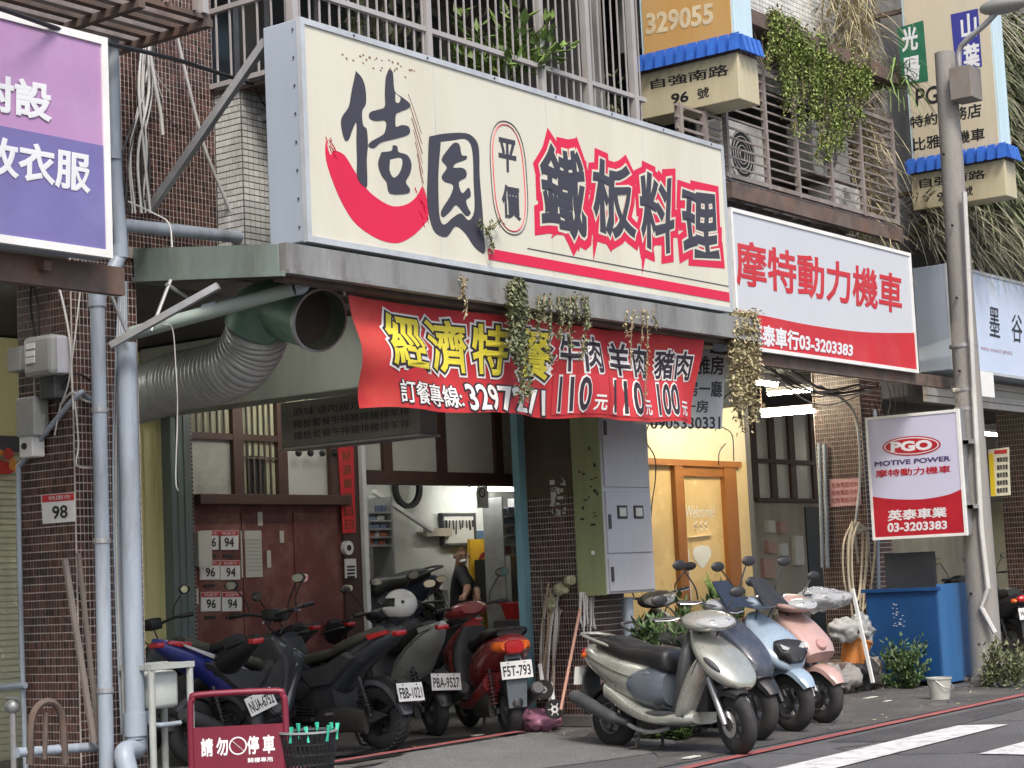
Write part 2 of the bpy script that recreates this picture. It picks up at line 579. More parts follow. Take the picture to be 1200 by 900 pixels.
# balcony windows behind the cages
gl_dark = mat('dark_glass', (.05, .06, .065), .12, 0, .3, 2, dirt=.35, dcol=(.16, .16, .15), dscale=3)
wood_d = mat('dark_wood', (.075, .036, .026), .6, 0, .4, 5, dirt=.5, dcol=(.03, .025, .022), streak=True)
for i, (x0, x1) in enumerate(((9.3, 10.6), (10.9, 12.2), (12.4, 13.3), (14.2, 15.6), (16, 17.6))):
    f = MB()
    for (a, b) in (((x0, 10.44, 4.95), (x0+.06, 10.5, 6.5)), ((x1-.06, 10.44, 4.95), (x1, 10.5, 6.5)), ((x0+.06, 10.445, 6.44), (x1-.06, 10.5, 6.5)),
                   ((x0+.06, 10.445, 4.95), (x1-.06, 10.5, 5.01)), (((x0+x1)/2-.03, 10.45, 5.01), ((x0+x1)/2+.03, 10.5, 6.44))): f.box(a, b)
    wf = f.build('window', steel, B)
    for (p, q) in ((x0+.06, (x0+x1)/2-.03), ((x0+x1)/2+.03, x1-.06)):
        MB().box((p, 10.47, 5.01), (q, 10.48, 6.44)).build('pane', gl_dark, wf)

# ---------------- shop front of number 96, set back behind the arcade (Y = 12.5)
YS = 12.5
redwood = mat('red_brown_panel', (.16, .045, .035), .6, 0, .5, 1.8, dirt=.6, dcol=(.27, .17, .13), dscale=3.6, bump=.15)
frost = mat('frosted_pane', (.42, .42, .36), .35, 0, .3, 2.5, dirt=.55, dcol=(.16, .16, .12), dscale=4)
frostw = mat('white_pane', (.55, .55, .5), .4, 0, .2, 2, dirt=.35, dcol=(.25, .25, .22), dscale=4)
curt = mat('curtain_pane', (.5, .5, .33), .5, 0, .3, 2, dirt=.3, dcol=(.2, .2, .14), streak=True, dscale=8)
def X(px, y=560, Y=YS): return at(px, y, Y=Y).x
def Zy(px, py, Y=YS): return at(px, py, Y=Y).z
xa, xb, xc = X(214), X(400), X(424)
zs = Zy(300, 586)
MB().box((xa, YS, 0), (xa+.13, YS+.2, 3.4)).build('brick_jamb', grout, B)
t = tiles((xa, YS, .0), (1, 0, 0), (0, 0, 1), .13, 3.4, .055, .03, .008, .005)
t.build('brick_jamb_tiles', tile_br, B, kind='stuff')
# red-brown metal double door with mail slots
pan = MB().box((xa+.132, YS+.03, .0), (xb, YS+.1, zs-.05)).build('red_panel', redwood, B)
for x in (xa+.75, xa+1.45): MB().box((x, YS+.018, .05), (x+.03, YS+.03, zs-.12)).build('panel_batten', redwood, pan)
MB().box((xa+.13, YS-.09, zs-.05), (xb+.05, YS+.12, zs+.05), .01).build('sill', wood_d, B)
zt, ztop = Zy(300, 513), 3.12
posts = [X(275), X(327), X(388)]
for x in posts: MB().box((x, YS, zs+.05), (x+.13, YS+.1, ztop)).build('window_post', wood_d, B)
MB().box((xa+.13, YS+.005, zt-.03), (xb, YS+.09, zt+.03)).build('transom', wood_d, B)
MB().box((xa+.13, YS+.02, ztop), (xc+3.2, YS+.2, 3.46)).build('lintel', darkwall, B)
bays = [(xa+.13, posts[0], frost), (posts[0]+.13, posts[1], curt), (posts[1]+.13, posts[2], frostw)]
for i, (p, q, m) in enumerate(bays):
    MB().box((p, YS+.05, zs+.05), (q, YS+.058, zt-.03)).build('pane', m, B)
    MB().box((p, YS+.05, zt+.03), (q, YS+.058, ztop)).build('pane', curt, B)
    n = 5
    for k in range(1, n+1):
        x = p+(q-p)*k/(n+1)
        if i != 2: MB().box((x-.008, YS+.02, zt+.03), (x+.008, YS+.036, ztop)).build('bar', rusty, B)
        if i == 1: MB().box((x-.008, YS+.02, zs+.05), (x+.008, YS+.036, zt-.03)).build('bar', rusty, B)
    if i == 1:
        MB().box((p, YS+.012, zt-.2), (q, YS+.0185, zt-.18)).build('bar', rusty, B)
        MB().box((p+.08, YS+.04, zs+.06), (p+.3, YS+.049, zs+.42)).build('dark_opening', black, B)
MB().box((xb, YS, 0), (xc, YS+.14, 3.4)).build('door_jamb', wood_d, B)
MB().box((xc-.05, YS-.05, 0), (xc+.01, YS-.002, 2.9)).build('white_post', white, B)
# green column and yellow panel at its left
grn = mat('green_grey_steel', (.14, .18, .175), .5, .1, .3, 2, dirt=.55, dcol=(.09, .075, .06), streak=True)
yel = mat('yellow_panel', (.7, .66, .33), .55, 0, .15, 1.5, dirt=.3, dcol=(.3, .25, .1), streak=True)
x0, x1 = X(190), X(214)
MB().box((x0, YS-.12, 0), (x1, YS+.1, 3.42), .01).build('steel_column', grn, B)
for k in (.33, .66): MB().box((x0+(x1-x0)*k-.012, YS-.128, 0), (x0+(x1-x0)*k+.012, YS-.1195, 3.4)).build('column_rib', grn, B)
yp = MB().box((X(120), YS, 0), (x0, YS+.1, 3.42)).build('yellow_wall', yel, B)
for k in range(5):
    x = X(120)+(x0-X(120))*(k+.5)/5
    MB().box((x-.008, YS-.012, 0), (x+.008, YS-.0005, 3.4)).build('wall_rib', yel, yp)
# left neighbour: pale shutter behind the pillar
shut = mat('pale_shutter', (.6, .6, .43), .5, 0, .2, 2, dirt=.4, dcol=(.2, .2, .15), streak=True)
sh = MB().box((2, YS+.05, 0), (X(120)-.02, YS+.15, 2.55)).build('roller_shutter', shut, B)
for k in range(48): MB().box((8.2, YS+.03, .03+k*.052), (X(120)-.05, YS+.0495, .03+k*.052+.04)).build('shutter_slat', shut, sh)
MB().box((2, YS, 2.56), (X(120)-.02, YS+.15, 3.44)).build('shutter_box', yel, B)
MB().box((2, YS-.06, 2.5), (X(120)-.03, YS-.002, 2.62)).build('shutter_rail', darkgrey, B)
# workshop opening
xr = X(640)
zh0, zh1 = Zy(520, 568), Zy(520, 553)
MB().box((xc, YS, zh0), (xr, YS+.16, zh1)).build('door_header', wood_d, B)
px = [424, 462, 526, 592, 640]
for i in range(4):
    p, q = X(px[i]), X(px[i+1])
    MB().box((q-.14, YS+.01, zh1), (q, YS+.12, ztop)).build('window_post', wood_d, B)
    MB().box((p, YS+.05, zh1), (q-.14, YS+.058, ztop)).build('pane', frostw if i < 3 else frost, B)
# interior of the workshop
inw = mat('workshop_wall', (.6, .62, .58), .8, 0, .2, 1.2, dirt=.4, dcol=(.3, .3, .28), dscale=1.5)
MB().box((xc-.3, 14.6, 0), (19.9, 14.75, 3.4)).build('workshop_back_wall', inw, B)
MB().box((xc-.3, YS+.2, 0), (xc-.15, 14.6, 3.4)).build('workshop_side_wall', inw, B)
MB().box((19.9, YS+.2, 0), (20.05, 14.75, 3.4)).build('workshop_side_wall', inw, B)
MB().box((xc-.3, YS+.2, 3.3), (20.05, 14.6, 3.44)).build('workshop_ceiling', inw, B)
MB().box((xr, YS, 0), (X(880), YS+.2, 3.4)).build('shop_wall', plaster, B)
bluep = mat('pale_blue_paint', (.2, .42, .5), .5, 0, .2, 3, dirt=.4, dcol=(.12, .16, .17), streak=True)
MB().box((13.02, 9.63, 0), (13.12, 9.70, 3.3)).build('blue_post', bluep, B)

# ---------------- orange restaurant front (Y = 11)
YO = 11.0
ow = mat('ochre_wall', (.8, .6, .3), .6, 0, .12, 1.5, dirt=.2, dcol=(.4, .26, .1))
ofr = mat('orange_timber', (.36, .14, .035), .45, 0, .25, 4, streak=True)
oglass = mat('amber_glass', (.76, .54, .24), .25, 0, .25, 1.2, dirt=.2, dcol=(.6, .5, .3))
def XO(px, y=600): return at(px, y, Y=YO).x
zd, zd2 = at(800, 541, Y=YO).z, at(800, 550, Y=YO).z
oxl, oxr = XO(745), XO(878)
cr_ = mat('cream_fascia', (.8, .7, .47), .6, 0, .12, 1.5, dirt=.2, dcol=(.5, .38, .2))
MB().box((oxl-1.5, YO, zd+.02), (oxr, YO+.15, 3.44)).build('cream_fascia', cr_, B)
MB().box((oxl-1.5, YO-.05, zd-.05), (XO(868), YO+.1, zd+.02)).build('door_rail', ofr, B)
for (p, q) in ((790, 800), (848, 862)):
    MB().box((XO(p), YO-.04, 0), (XO(q), YO+.12, zd-.05)).build('door_post', ofr, B)
MB().box((XO(862), YO, 0), (oxr, YO+.15, zd+.02)).build('ochre_wall', ow, B)
MB().box((oxl-1.5, YO+.02, 0), (XO(790), YO+.03, zd-.05)).build('glass_pane', oglass, B)
dr = MB().box((XO(800), YO+.02, 0), (XO(848), YO+.03, zd-.05)).build('glass_door', oglass, B)
MB().box((XO(800), YO-.02, zd-.16), (XO(848), YO+.019, zd-.05)).build('door_frame', ofr, dr)
MB().box((XO(801), YO-.015, .9), (XO(803.5), YO+.018, 1.5)).build('handle_plate', white, dr)
MB().box((oxr, YO, 0), (oxr+.12, YS, 3.44)).build('side_wall', plaster, B)
whv = mat('white_vinyl', (.85, .83, .76), .5)
lettering('Welcome!', pq([(803, 592), (837, 592), (837, 606), (803, 607)], Y=YO+.018), whv, B)
lettering('OPEN', pq([(764, 578), (781, 576), (781, 580), (764, 582)], Y=YO+.018), whv, B, name='vinyl_strip') if 0 else None
# white vinyl pot and steam drawing on the door
def blob(cpts, Y, m, par, name, lift=.003):
    c = curve([at(x, y, Y=Y) for x, y in cpts]+[at(*cpts[0], Y=Y)], 5)[:-1]
    return MB().prism([p+Vector((0, -lift, 0)) for p in c][::-1], (0, .0025, 0)).build(name, m, par)
blob([(813, 642), (822, 639), (831, 641), (833, 650), (828, 660), (823, 666), (817, 660), (812, 651)], YO+.018, whv, B, 'vinyl_pot')
for dx in (0, 6, 12): MB().tube(curve(pq([(815+dx, 622), (817+dx, 618), (814+dx, 615), (817+dx, 611)], Y=YO+.014), 4), .006, 5).build('vinyl_steam', whv, B)
MB().bar(at(806, 630, Y=YO+.014), at(833, 627, Y=YO+.014), .004, .06, (0, 1, 0)).build('vinyl_ladle', whv, B)
# ---------------- further wall with windows, right (Y = 12.5)
pan2 = mat('old_panel', (.33, .3, .24), .7, 0, .4, 2, dirt=.6, dcol=(.1, .08, .06), streak=True)
xw0 = X(882)
def X2(px): return at(px, 560, Y=YS).x
MB().box((oxr+.13, YS, 0), (30, YS+.2, at(920, 588, Y=YS).z)).build('panel_wall', pan2, B)
zz0, zz1 = at(920, 584, Y=YS).z, 3.44
for p in (884, 906, 929, 955):
    MB().box((X2(p), YS+.02, zz0), (X2(p)+.16, YS+.14, zz1)).build('window_post', wood_d, B)
for p, q in ((884, 906), (906, 929), (929, 955)):
    MB().box((X2(p)+.16, YS+.06, zz0), (X2(q), YS+.07, zz1)).build('pane', frostw, B)
MB().box((X2(884), YS-.04, zz0-.06), (X2(980), YS+.16, zz0), .01).build('sill', wood_d, B)
MB().box((X2(884), YS+.01, at(920, 541, Y=YS).z-.03), (X2(975), YS+.055, at(920, 541, Y=YS).z+.03)).build('transom', wood_d, B)
MB().box((X2(975), YS, zz0), (36, YS+.2, 3.44)).build('shop_wall', plaster, B)
MB().box((X2(940), YS-.02, 0), (X2(960), YS-.003, at(945, 594, Y=YS).z)).build('dark_doorway', black, B)

# ================================================================== neighbour building, right
N = thing('neighbour_building', 'next building along the street behind the concrete pole, brown pillar and lit shop', 'building', (24, 9.1, 0))
litw = mat('warm_shop_wall', (.62, .55, .36), .7, 0, .3, .8, dirt=.3, dcol=(.4, .3, .15))
MB().box((30.1, 8.9, 3.0), (60, 14.5, 10)).build('upper_wall', plaster, N)
MB().box((23.6, 8.8, 0), (24.3, 9.6, 3.3)).build('pillar', grout, N)
t = tiles((23.6, 9.6, 0), (0, -1, 0), (0, 0, 1), .8, 3.3, .03, .06, .006, .005)
t2 = tiles((23.6, 8.8, 0), (1, 0, 0), (0, 0, 1), .7, 3.3, .03, .06, .006, .005)
k = len(t.v); t.v += t2.v; t.f += [tuple(i+k for i in f) for f in t2.f]
t.build('pillar_tiles', tile_br, N, kind='stuff')
MB().box((30.2, 14.6, 0), (60, 14.8, 3.3)).build('shop_back_wall', litw, N)
MB().box((19.06, 8.75, 3.05), (30, 9.1, 3.3)).build('front_beam', plaster, N)
MB().box((19.06, 8.8, 4.5), (30, 9.12, 9.5)).build('upper_wall', plaster, N)
# ================================================================== canopy along the street
CAN = thing('metal_canopy', 'grey sheet-metal canopy under the big cream sign, with its green side fascia', 'canopy', (11, 8.4, 3.1))
fasc = mat('canopy_fascia', (.3, .3, .29), .5, .3, .35, 2, dirt=.8, dcol=(.1, .085, .07), dscale=3.5, streak=True)
gfas = mat('green_fascia', (.2, .25, .225), .5, .1, .35, 2, dirt=.75, dcol=(.1, .1, .085), dscale=3, streak=True)
zc0, zc1 = at(360, 325, Y=7.78).z, at(360, 288, Y=7.78).z
MB().box((8.2, 7.74, zc0), (14.0, 7.80, zc1-.01)).build('front_fascia', fasc, CAN)
MB().bar((8.2, 7.73, zc0+.01), (14.0, 7.73, zc0+.01), .02, .025).build('fascia_lip', fasc, CAN)
MB().prism([(8.19, 7.80, zc0), (8.19, 9.08, zc0+.14), (8.19, 9.08, zc0+.34), (8.19, 7.80, zc1-.015)], (.03, 0, 0)).build('side_fascia', gfas, CAN)
MB().bar((8.185, 7.75, zc0-.005), (8.185, 9.08, zc0+.135), .03, .03).build('side_lip', gfas, CAN)
# corrugated roof sheet of the canopy
def roof(u, v):
    x = 8.22+u*5.9
    y = 7.82+v*1.28
    return Vector((x, y, zc1-.04+.17*v+.012*sin(x*2*PI/.09)))
MB().grid(roof, 390, 1).build('roof_sheet', mat('roof_sheet', (.13, .135, .13), .6, .3, .4, 3, dirt=.5, dcol=(.06, .05, .045)), CAN)
for x in (8.5, 10.2, 11.9, 13.6): MB().bar((x, 7.85, zc0+.04), (x, 9.08, zc0+.18), .04, .05).build('canopy_rib', rusty, CAN)
for z in (zc0+.05, ): MB().bar((8.25, 8.0, z+.02), (14, 8.0, z+.02), .05, .05).build('canopy_rail', rusty, CAN)
MB().box((8.25, 7.82, zc0-.03), (14.0, 7.90, zc0+.03)).build('soffit_angle', rusty, CAN)
CAN2 = thing('metal_canopy', 'dark canopy carrying the white and red motorcycle shop sign', 'canopy', (16, 8.4, 3))
MB().box((14.02, 7.95, 3.02), (18.4, 8.0, 3.14)).build('front_fascia', rusty, CAN2)
MB().prism([(14.02, 8.0, 3.08), (14.02, 9.05, 3.3), (14.02, 9.05, 3.33), (14.02, 8.0, 3.11)], (4.4, 0, 0)).build('roof_sheet', rusty, CAN2)
for x in (14.6, 15.6, 16.6, 17.6): MB().bar((x, 8.0, 3.04), (x, 9.04, 3.26), .04, .04).build('canopy_rib', steel, CAN2)
CAN3 = thing('metal_canopy', 'dark canopy over the left shop below the purple sign', 'canopy', (6, 8.4, 3))
MB().box((2, 8.06, 2.98), (7.2, 8.12, 3.14)).build('front_fascia', rusty, CAN3)
MB().prism([(2, 8.12, 3.06), (2, 9.1, 3.25), (2, 9.1, 3.28), (2, 8.12, 3.09)], (5.2, 0, 0)).build('roof_sheet', rusty, CAN3)
for x in (5.5, 6.6): MB().bar((x, 8.0, 3.08), (x, 9.1, 3.22), .05, .05).build('canopy_rib', rusty, CAN3)
MB().box((6.2, 8.05, 3.02), (6.25, 8.16, 3.2)).build('sign_bracket', alu, CAN3)

# ================================================================== signs
def sign_box(name, label, face_m, side_m, frame_m, x0, x1, y0, y1, z0, z1, fr=.035):
    """sign cabinet whose face looks at the street (-Y)"""
    t = thing(name, label, 'sign', ((x0+x1)/2, (y0+y1)/2, z0))
    MB().box((x0, y0+.01, z0), (x1, y1, z1), .008).build('cabinet', side_m, t)
    MB().box((x0+fr, y0+.004, z0+fr), (x1-fr, y0+.0098, z1-fr)).build('face', face_m, t)
    for (a, b) in (((x0-.004, y0-.008, z0-.004), (x0+fr, y0+.03, z1+.004)), ((x1-fr, y0-.008, z0-.004), (x1+.004, y0+.03, z1+.004)),
                   ((x0+fr, y0-.0075, z1-fr), (x1-fr, y0+.029, z1+.0035)), ((x0+fr, y0-.0075, z0-.0035), (x1-fr, y0+.029, z0+fr))):
        MB().box(a, b).build('frame_bar', frame_m, t)
    return t
cream_f = mat('cream_sign_face', (.6, .58, .48), .4, 0, .08, 1.2, dirt=.4, dcol=(.46, .42, .32), dscale=1.9, streak=True)
bluegrey = mat('blue_grey_sheet', (.36, .42, .49), .45, .05, .12, 1.5, dirt=.3, dcol=(.3, .33, .36), streak=True)
sfr = mat('sign_frame', (.5, .53, .56), .45, .2, .2, 3, dirt=.4, dcol=(.25, .24, .22))
ink = mat('sign_ink', (.042, .04, .055), .5, 0, .1, 2)
pink = mat('sign_crimson', (.6, .01, .055), .45, 0, .08, 2)
YB = 7.8
sx0, sx1 = 8.46, 13.66
big = sign_box('shop_sign', 'long cream sign with crimson brush swoosh and dark brush characters over the arcade', cream_f, bluegrey, sfr, sx0, sx1, YB, YB+.32, 3.405, 4.825)
for k in range(8):
    z = 3.5+k*.18
    MB().cyl((sx0-.004, YB+.06, z), (-1, 0, 0), .008, .003, 8).build('screw', darkgrey, big)
for k in range(7):
    MB().cyl((sx0+.5+k*.75, YB-.0075, 4.81), (0, -1, 0), .009, .004, 8).build('screw', darkgrey, big)
def poly(pts, m, lift, name='brush_stroke', par=big, Y=YB, conv=lambda x, y: (300+x/3, y/3), n=3):
    P = [at(*conv(x, y), Y=Y) for x, y in pts]
    P = curve(P+[P[0]], n)[:-1]
    b = MB().prism([p+Vector((0, -lift, 0)) for p in P], (0, .0015, 0))
    return b.build(name, m, par)
YF = YB+.004
poly([(245, 490), (252, 520), (262, 545), (275, 530), (310, 545), (345, 600), (385, 660), (430, 700), (480, 725), (530, 718), (565, 690), (585, 655), (600, 700),
      (605, 765), (590, 790), (560, 822), (525, 845), (490, 855), (440, 845), (385, 815), (340, 775), (300, 710), (270, 640), (250, 580), (243, 535)], pink, .002, 'brush_swoosh', Y=YF)
poly([(350, 250), (372, 275), (384, 315), (385, 365), (372, 390), (375, 440), (388, 455), (392, 510), (388, 560), (390, 650), (378, 655), (355, 625), (354, 560), (352, 500),
      (352, 430), (338, 455), (325, 490), (310, 490), (298, 440), (302, 410), (325, 375), (335, 320)], ink, .004, Y=YF)
poly([(465, 245), (480, 255), (486, 320), (510, 340), (540, 365), (535, 380), (500, 395), (490, 405), (490, 445), (510, 440), (535, 445), (538, 470), (500, 485), (440, 500),
      (415, 520), (395, 515), (400, 500), (435, 480), (452, 465), (455, 425), (420, 425), (398, 415), (400, 395), (430, 385), (452, 375), (452, 330), (455, 275)], ink, .004, Y=YF)
poly([(440, 535), (475, 530), (480, 512), (495, 515), (500, 535), (530, 545), (545, 575), (540, 610), (525, 640), (540, 665), (530, 680), (470, 680), (458, 640), (440, 615), (428, 575)], ink, .0045, Y=YF)
poly([(470, 562), (505, 556), (512, 575), (502, 608), (482, 625), (468, 600)], cream_f, .0062, 'counter', Y=YF)
poly([(488, 330), (505, 345), (500, 362), (489, 358)], cream_f, .0062, 'counter', Y=YF)
poly([(608, 480), (660, 470), (735, 468), (770, 490), (783, 530), (785, 620), (795, 740), (800, 830), (805, 880), (795, 890), (765, 865), (735, 820), (700, 795), (670, 832),
      (630, 818), (610, 770), (600, 700), (603, 600), (605, 520)], ink, .004, Y=YF)
poly([(648, 500), (690, 495), (730, 490), (752, 510), (760, 560), (762, 640), (765, 740), (745, 775), (720, 750), (690, 765), (660, 790), (645, 770), (640, 700), (640, 600)], cream_f, .0062, 'counter', Y=YF)
poly([(655, 548), (690, 505), (712, 508), (720, 545), (737, 548), (735, 562), (700, 575), (692, 590), (720, 590), (736, 602), (735, 625), (710, 642), (722, 680), (745, 660),
      (752, 690), (736, 705), (742, 730), (752, 750), (735, 760), (702, 722), (682, 742), (655, 765), (648, 742), (680, 690), (690, 652), (660, 640), (650, 620), (668, 590), (650, 566)], ink, .008, Y=YF)
for k in range(34):
    f = rnd.random()
    side = rnd.random() < .5
    x, y = ((243+f*30, 470+f*60) if side else (560+f*40, 640+f*150))
    p = at(300+(x+rnd.uniform(-12, 8))/3, (y+rnd.uniform(-12, 10))/3, Y=YF-.002)
    MB().bar(p, p+Vector((rnd.uniform(.01, .03), 0, -rnd.uniform(.015, .05))), .001, rnd.uniform(.003, .009), (0, 1, 0)).build('dry_brush_mark', pink, big)
brn = mat('dry_brush_brown', (.25, .13, .1), .6)
for k in range(7):
    o = k*7
    c = curve(pq([(300+(535+o*.9)/3, (330+o*6)/3), (300+(560+o*.6)/3, (400+o*6)/3), (300+(582+o*.2)/3, (470+o*5)/3)], Y=YF-.002), 3)
    MB().tube(c, .0022+.001*(k % 3), 4).build('dry_brush_mark', brn, big)
for k in range(26):
    x, y = rnd.uniform(300, 560), 0
    y = 180+(x-300)*.28+rnd.uniform(-18, 30)
    p = at(300+x/3, y/3, Y=YF-.002)
    MB().box(p-Vector((rnd.uniform(.004, .016), .001, .003)), p+Vector((.006, .001, rnd.uniform(.003, .01)))).build('dry_brush_mark', brn, big)
# oval with two characters
for (rx, rz, m) in ((21, 67, ink), (18, 63, pink)):
    P = []
    cx, cy = 596.5, 208.5
    for k in range(48):
        t = 2*PI*k/48
        ex = abs(cos(t))**.9*(1 if cos(t) > 0 else -1)
        ey = abs(sin(t))**.62*(1 if sin(t) > 0 else -1)
        P.append(at(cx+rx*ex+ey*4, cy+rz*ey*.99+rx*ex*.2, Y=YF-.003))
    MB().tube(P+[P[0]], .004, 4, cap=False).build('oval_outline', m, big)
lettering('平', pq([(583, 160), (605, 165), (605, 204), (585, 200)], Y=YF), ink, big, .03)
lettering('價', pq([(587, 215), (609, 219), (611, 260), (589, 255)], Y=YF), ink, big, .03)
def brush(u, t): return u+.025*sin(t*7+u*3)+.05*(t-.5), t+.03*sin(u*6.5+1)+.07*(u-.5)*(1-t)
for ch, q in (('鐵', [(634, 171), (679, 180), (690, 284), (635, 262)]), ('板', [(694, 188), (736, 197), (746, 282), (696, 268)]),
              ('料', [(749, 203), (790, 213), (789, 299), (752, 286)]), ('理', [(798, 223), (838, 232), (843, 306), (802, 297)])):
    q = pq(q, Y=YF)
    lettering(ch, q, pink, big, .15, .002, .001, grow=1, warp=brush)
    lettering(ch, q, cream_f, big, .055, .004, .001, grow=1, name='lettering_outline', warp=brush)
    lettering(ch, q, ink, big, .026, .006, .001, grow=1, warp=brush)
z0, z1 = at(572, 304, Y=YF).z, at(572, 291, Y=YF).z
xs = at(572, 297, Y=YF).x
MB().box((xs, YF-.004, z0), (sx1-.035, YF-.0005, z1)).build('crimson_stripe', pink, big)
MB().box((at(618, 290, Y=YF).x, YF-.004, z1+.05), (sx1-.035, YF-.0005, z1+.056)).build('thin_line', ink, big)
for xx in (sx0+1.32, sx0+2.63, sx0+3.94): MB().box((xx-.0015, YB+.0025, 3.45), (xx+.0015, YB+.0039, 4.78)).build('sheet_seam', sfr, big)
# strut and rear frame
MB().bar(at(176, 246, Y=9.08), at(312, 48, Y=8.14), .05, .05).build('strut', steel, big)
MB().bar((9.2, 8.13, 4.5), (9.2, 9.1, 4.5), .05, .05).build('strut', steel, big)
MB().bar((13.2, 8.13, 4.5), (13.2, 8.95, 4.5), .05, .05).build('strut', steel, big)

# --- purple sign, left
pk = mat('faded_pink_face', (.42, .24, .44), .45, 0, .2, .8, dirt=.35, dcol=(.5, .36, .52), dscale=2.2)
pu = mat('purple_face', (.16, .14, .34), .45, 0, .25, .8, dirt=.3, dcol=(.25, .25, .44), dscale=2.2)
pur = sign_box('shop_sign', 'faded pink and purple sign cut off by the left edge of the view', pk, bluegrey, white, 3.9, 6.965, 7.9, 8.05, 3.15, 4.4, .04)
zb0, zb1 = at(0, 149, Y=7.9).z, at(127, 172, Y=7.9).z
MB().prism([(3.94, 7.9005, 3.19), (6.925, 7.9005, 3.19), (6.925, 7.9005, zb1), (3.94, 7.9005, zb0)], (0, .003, 0)).build('purple_field', pu, pur)
wl_ = mat('sign_white', (.66, .67, .69), .5, 0, .08, 3)
lettering('附設', pq([(-27, 82), (62, 98), (61, 144), (-27, 126)], Y=7.898), wl_, pur, .035)
lettering('改衣服', pq([(-22, 156), (107, 180), (106, 228), (-22, 202)], Y=7.898), wl_, pur, .03)

# --- white and red motorcycle shop sign
lg = mat('light_grey_face', (.52, .54, .58), .4, 0, .06, 1, dirt=.15, dcol=(.55, .56, .58), streak=True)
rs = mat('sign_red', (.5, .018, .026), .45, 0, .12, 2, dirt=.15, dcol=(.7, .2, .2))
mot = sign_box('shop_sign', 'white and red motorcycle shop sign with red characters and phone number', lg, bluegrey, white, 13.9, 17.5, 7.9, 8.15, 3.13, 4.345, .03)
P = [(13.93, 3.16), (17.47, 3.16)]
cv = curve([at(x, y, Y=7.9) for x, y in ((1072, 390), (1035, 390), (1000, 388), (950, 381), (910, 373), (882, 367), (856, 361))], 4)
pts = [Vector((13.93, 7.9, 3.16)), Vector((17.47, 7.9, 3.16))]+[Vector((min(max(p.x, 13.93), 17.47), 7.9, p.z)) for p in cv]
MB().prism([p+Vector((0, .0005, 0)) for p in pts], (0, .003, 0)).build('red_field', rs, mot)
lettering('摩特動力機車', pq([(861, 279), (1057, 322), (1057, 369), (863, 334)], Y=7.902), rs, mot, .022)
lettering('英泰車行03-3203383', pq([(878, 376), (1000, 402), (999, 419), (879, 404)], Y=7.898), wl_, mot, .035)

# --- PGO light box on the pole (faces -X)
XP = 17.75
p0, p1, p2, p3 = pq([(1014, 490), (1123, 482), (1132, 627), (1024, 630)], X=XP)
pgo = thing('light_box_sign', 'square white and red light box sign with oval logo, fixed to the concrete pole', 'sign', (XP, (p0.y+p1.y)/2, p2.z))
y0, y1, z0, z1 = p1.y, p0.y, p2.z, p0.z
MB().box((XP+.008, y0, z0), (XP+.17, y1, z1), .008).build('cabinet', alu, pgo)
MB().box((XP+.002, y0+.025, z0+.025), (XP+.0075, y1-.025, z1-.025)).build('face', mat('lilac_face', (.52, .52, .66), .35, 0, .05, 1), pgo)
for (a, b) in (((XP-.006, y0-.004, z0-.004), (XP+.03, y0+.025, z1+.004)), ((XP-.006, y1-.025, z0-.004), (XP+.03, y1+.004, z1+.004)),
               ((XP-.0055, y0+.025, z1-.025), (XP+.029, y1-.025, z1+.0035)), ((XP-.0055, y0+.025, z0-.0035), (XP+.029, y1-.025, z0+.025))):
    MB().box(a, b).build('frame_bar', white, pgo)
cv = curve(pq([(1127, 573), (1110, 580), (1080, 585), (1050, 585), (1021, 582)], X=XP), 4)
pts = [Vector((XP, y1-.025, z0+.025)), Vector((XP, y0+.025, z0+.025))]+[Vector((XP, min(max(p.y, y0+.025), y1-.025), p.z)) for p in cv]
red2 = mat('logo_red', (.42, .012, .025), .4)
MB().prism([p-Vector((.0005, 0, 0)) for p in pts], (.002, 0, 0)).build('red_field', red2, pgo)
def ellipse(cx, cy, rx, ry, lift, m, name):
    c = at(cx, cy, X=XP)
    a = at(cx+rx, cy-rx*.05, X=XP)-c
    b = at(cx, cy-ry, X=XP)-c
    P = [c+a*cos(2*PI*k/36)+b*sin(2*PI*k/36)+Vector((-lift, 0, 0)) for k in range(36)]
    MB().prism(P, (.001, 0, 0)).build(name, m, pgo)
ellipse(1068, 522.5, 34.5, 11.5, .001, red2, 'logo_oval')
ellipse(1068, 522.5, 32.5, 10, .0025, wl_, 'logo_oval_line')
ellipse(1068, 522.5, 31, 8.8, .004, red2, 'logo_oval')
lettering('PGO', pq([(1044, 518), (1092, 515), (1093, 527), (1044, 530)], X=XP), wl_, pgo, .05, .0045)
navy = mat('sign_navy', (.06, .03, .12), .4)
lettering('MOTIVE POWER', pq([(1025, 541), (1114, 534), (1114, 540), (1025, 547)], X=XP), navy, pgo, .03, .001)
lettering('摩特動力機車', pq([(1026, 551), (1114, 545), (1114, 554), (1026, 560)], X=XP), red2, pgo, .02, .001)
lettering('英泰車業', pq([(1040, 598), (1110, 594), (1110, 606), (1040, 611)], X=XP), wl_, pgo, .03, .0015)
lettering('03-3203383', pq([(1040, 613), (1110, 610), (1110, 620), (1040, 624)], X=XP), wl_, pgo, .035, .0015)
for z in (1.75, 2.4): MB().box((XP+.06, y0-.09, z), (XP+.1, y0, z+.04)).build('bracket', steel, pgo)
for z in (1.75, 2.4): MB().box((XP+.06, 7.66, z), (18.05, y0-.06, z+.035)).build('bracket', steel, pgo)

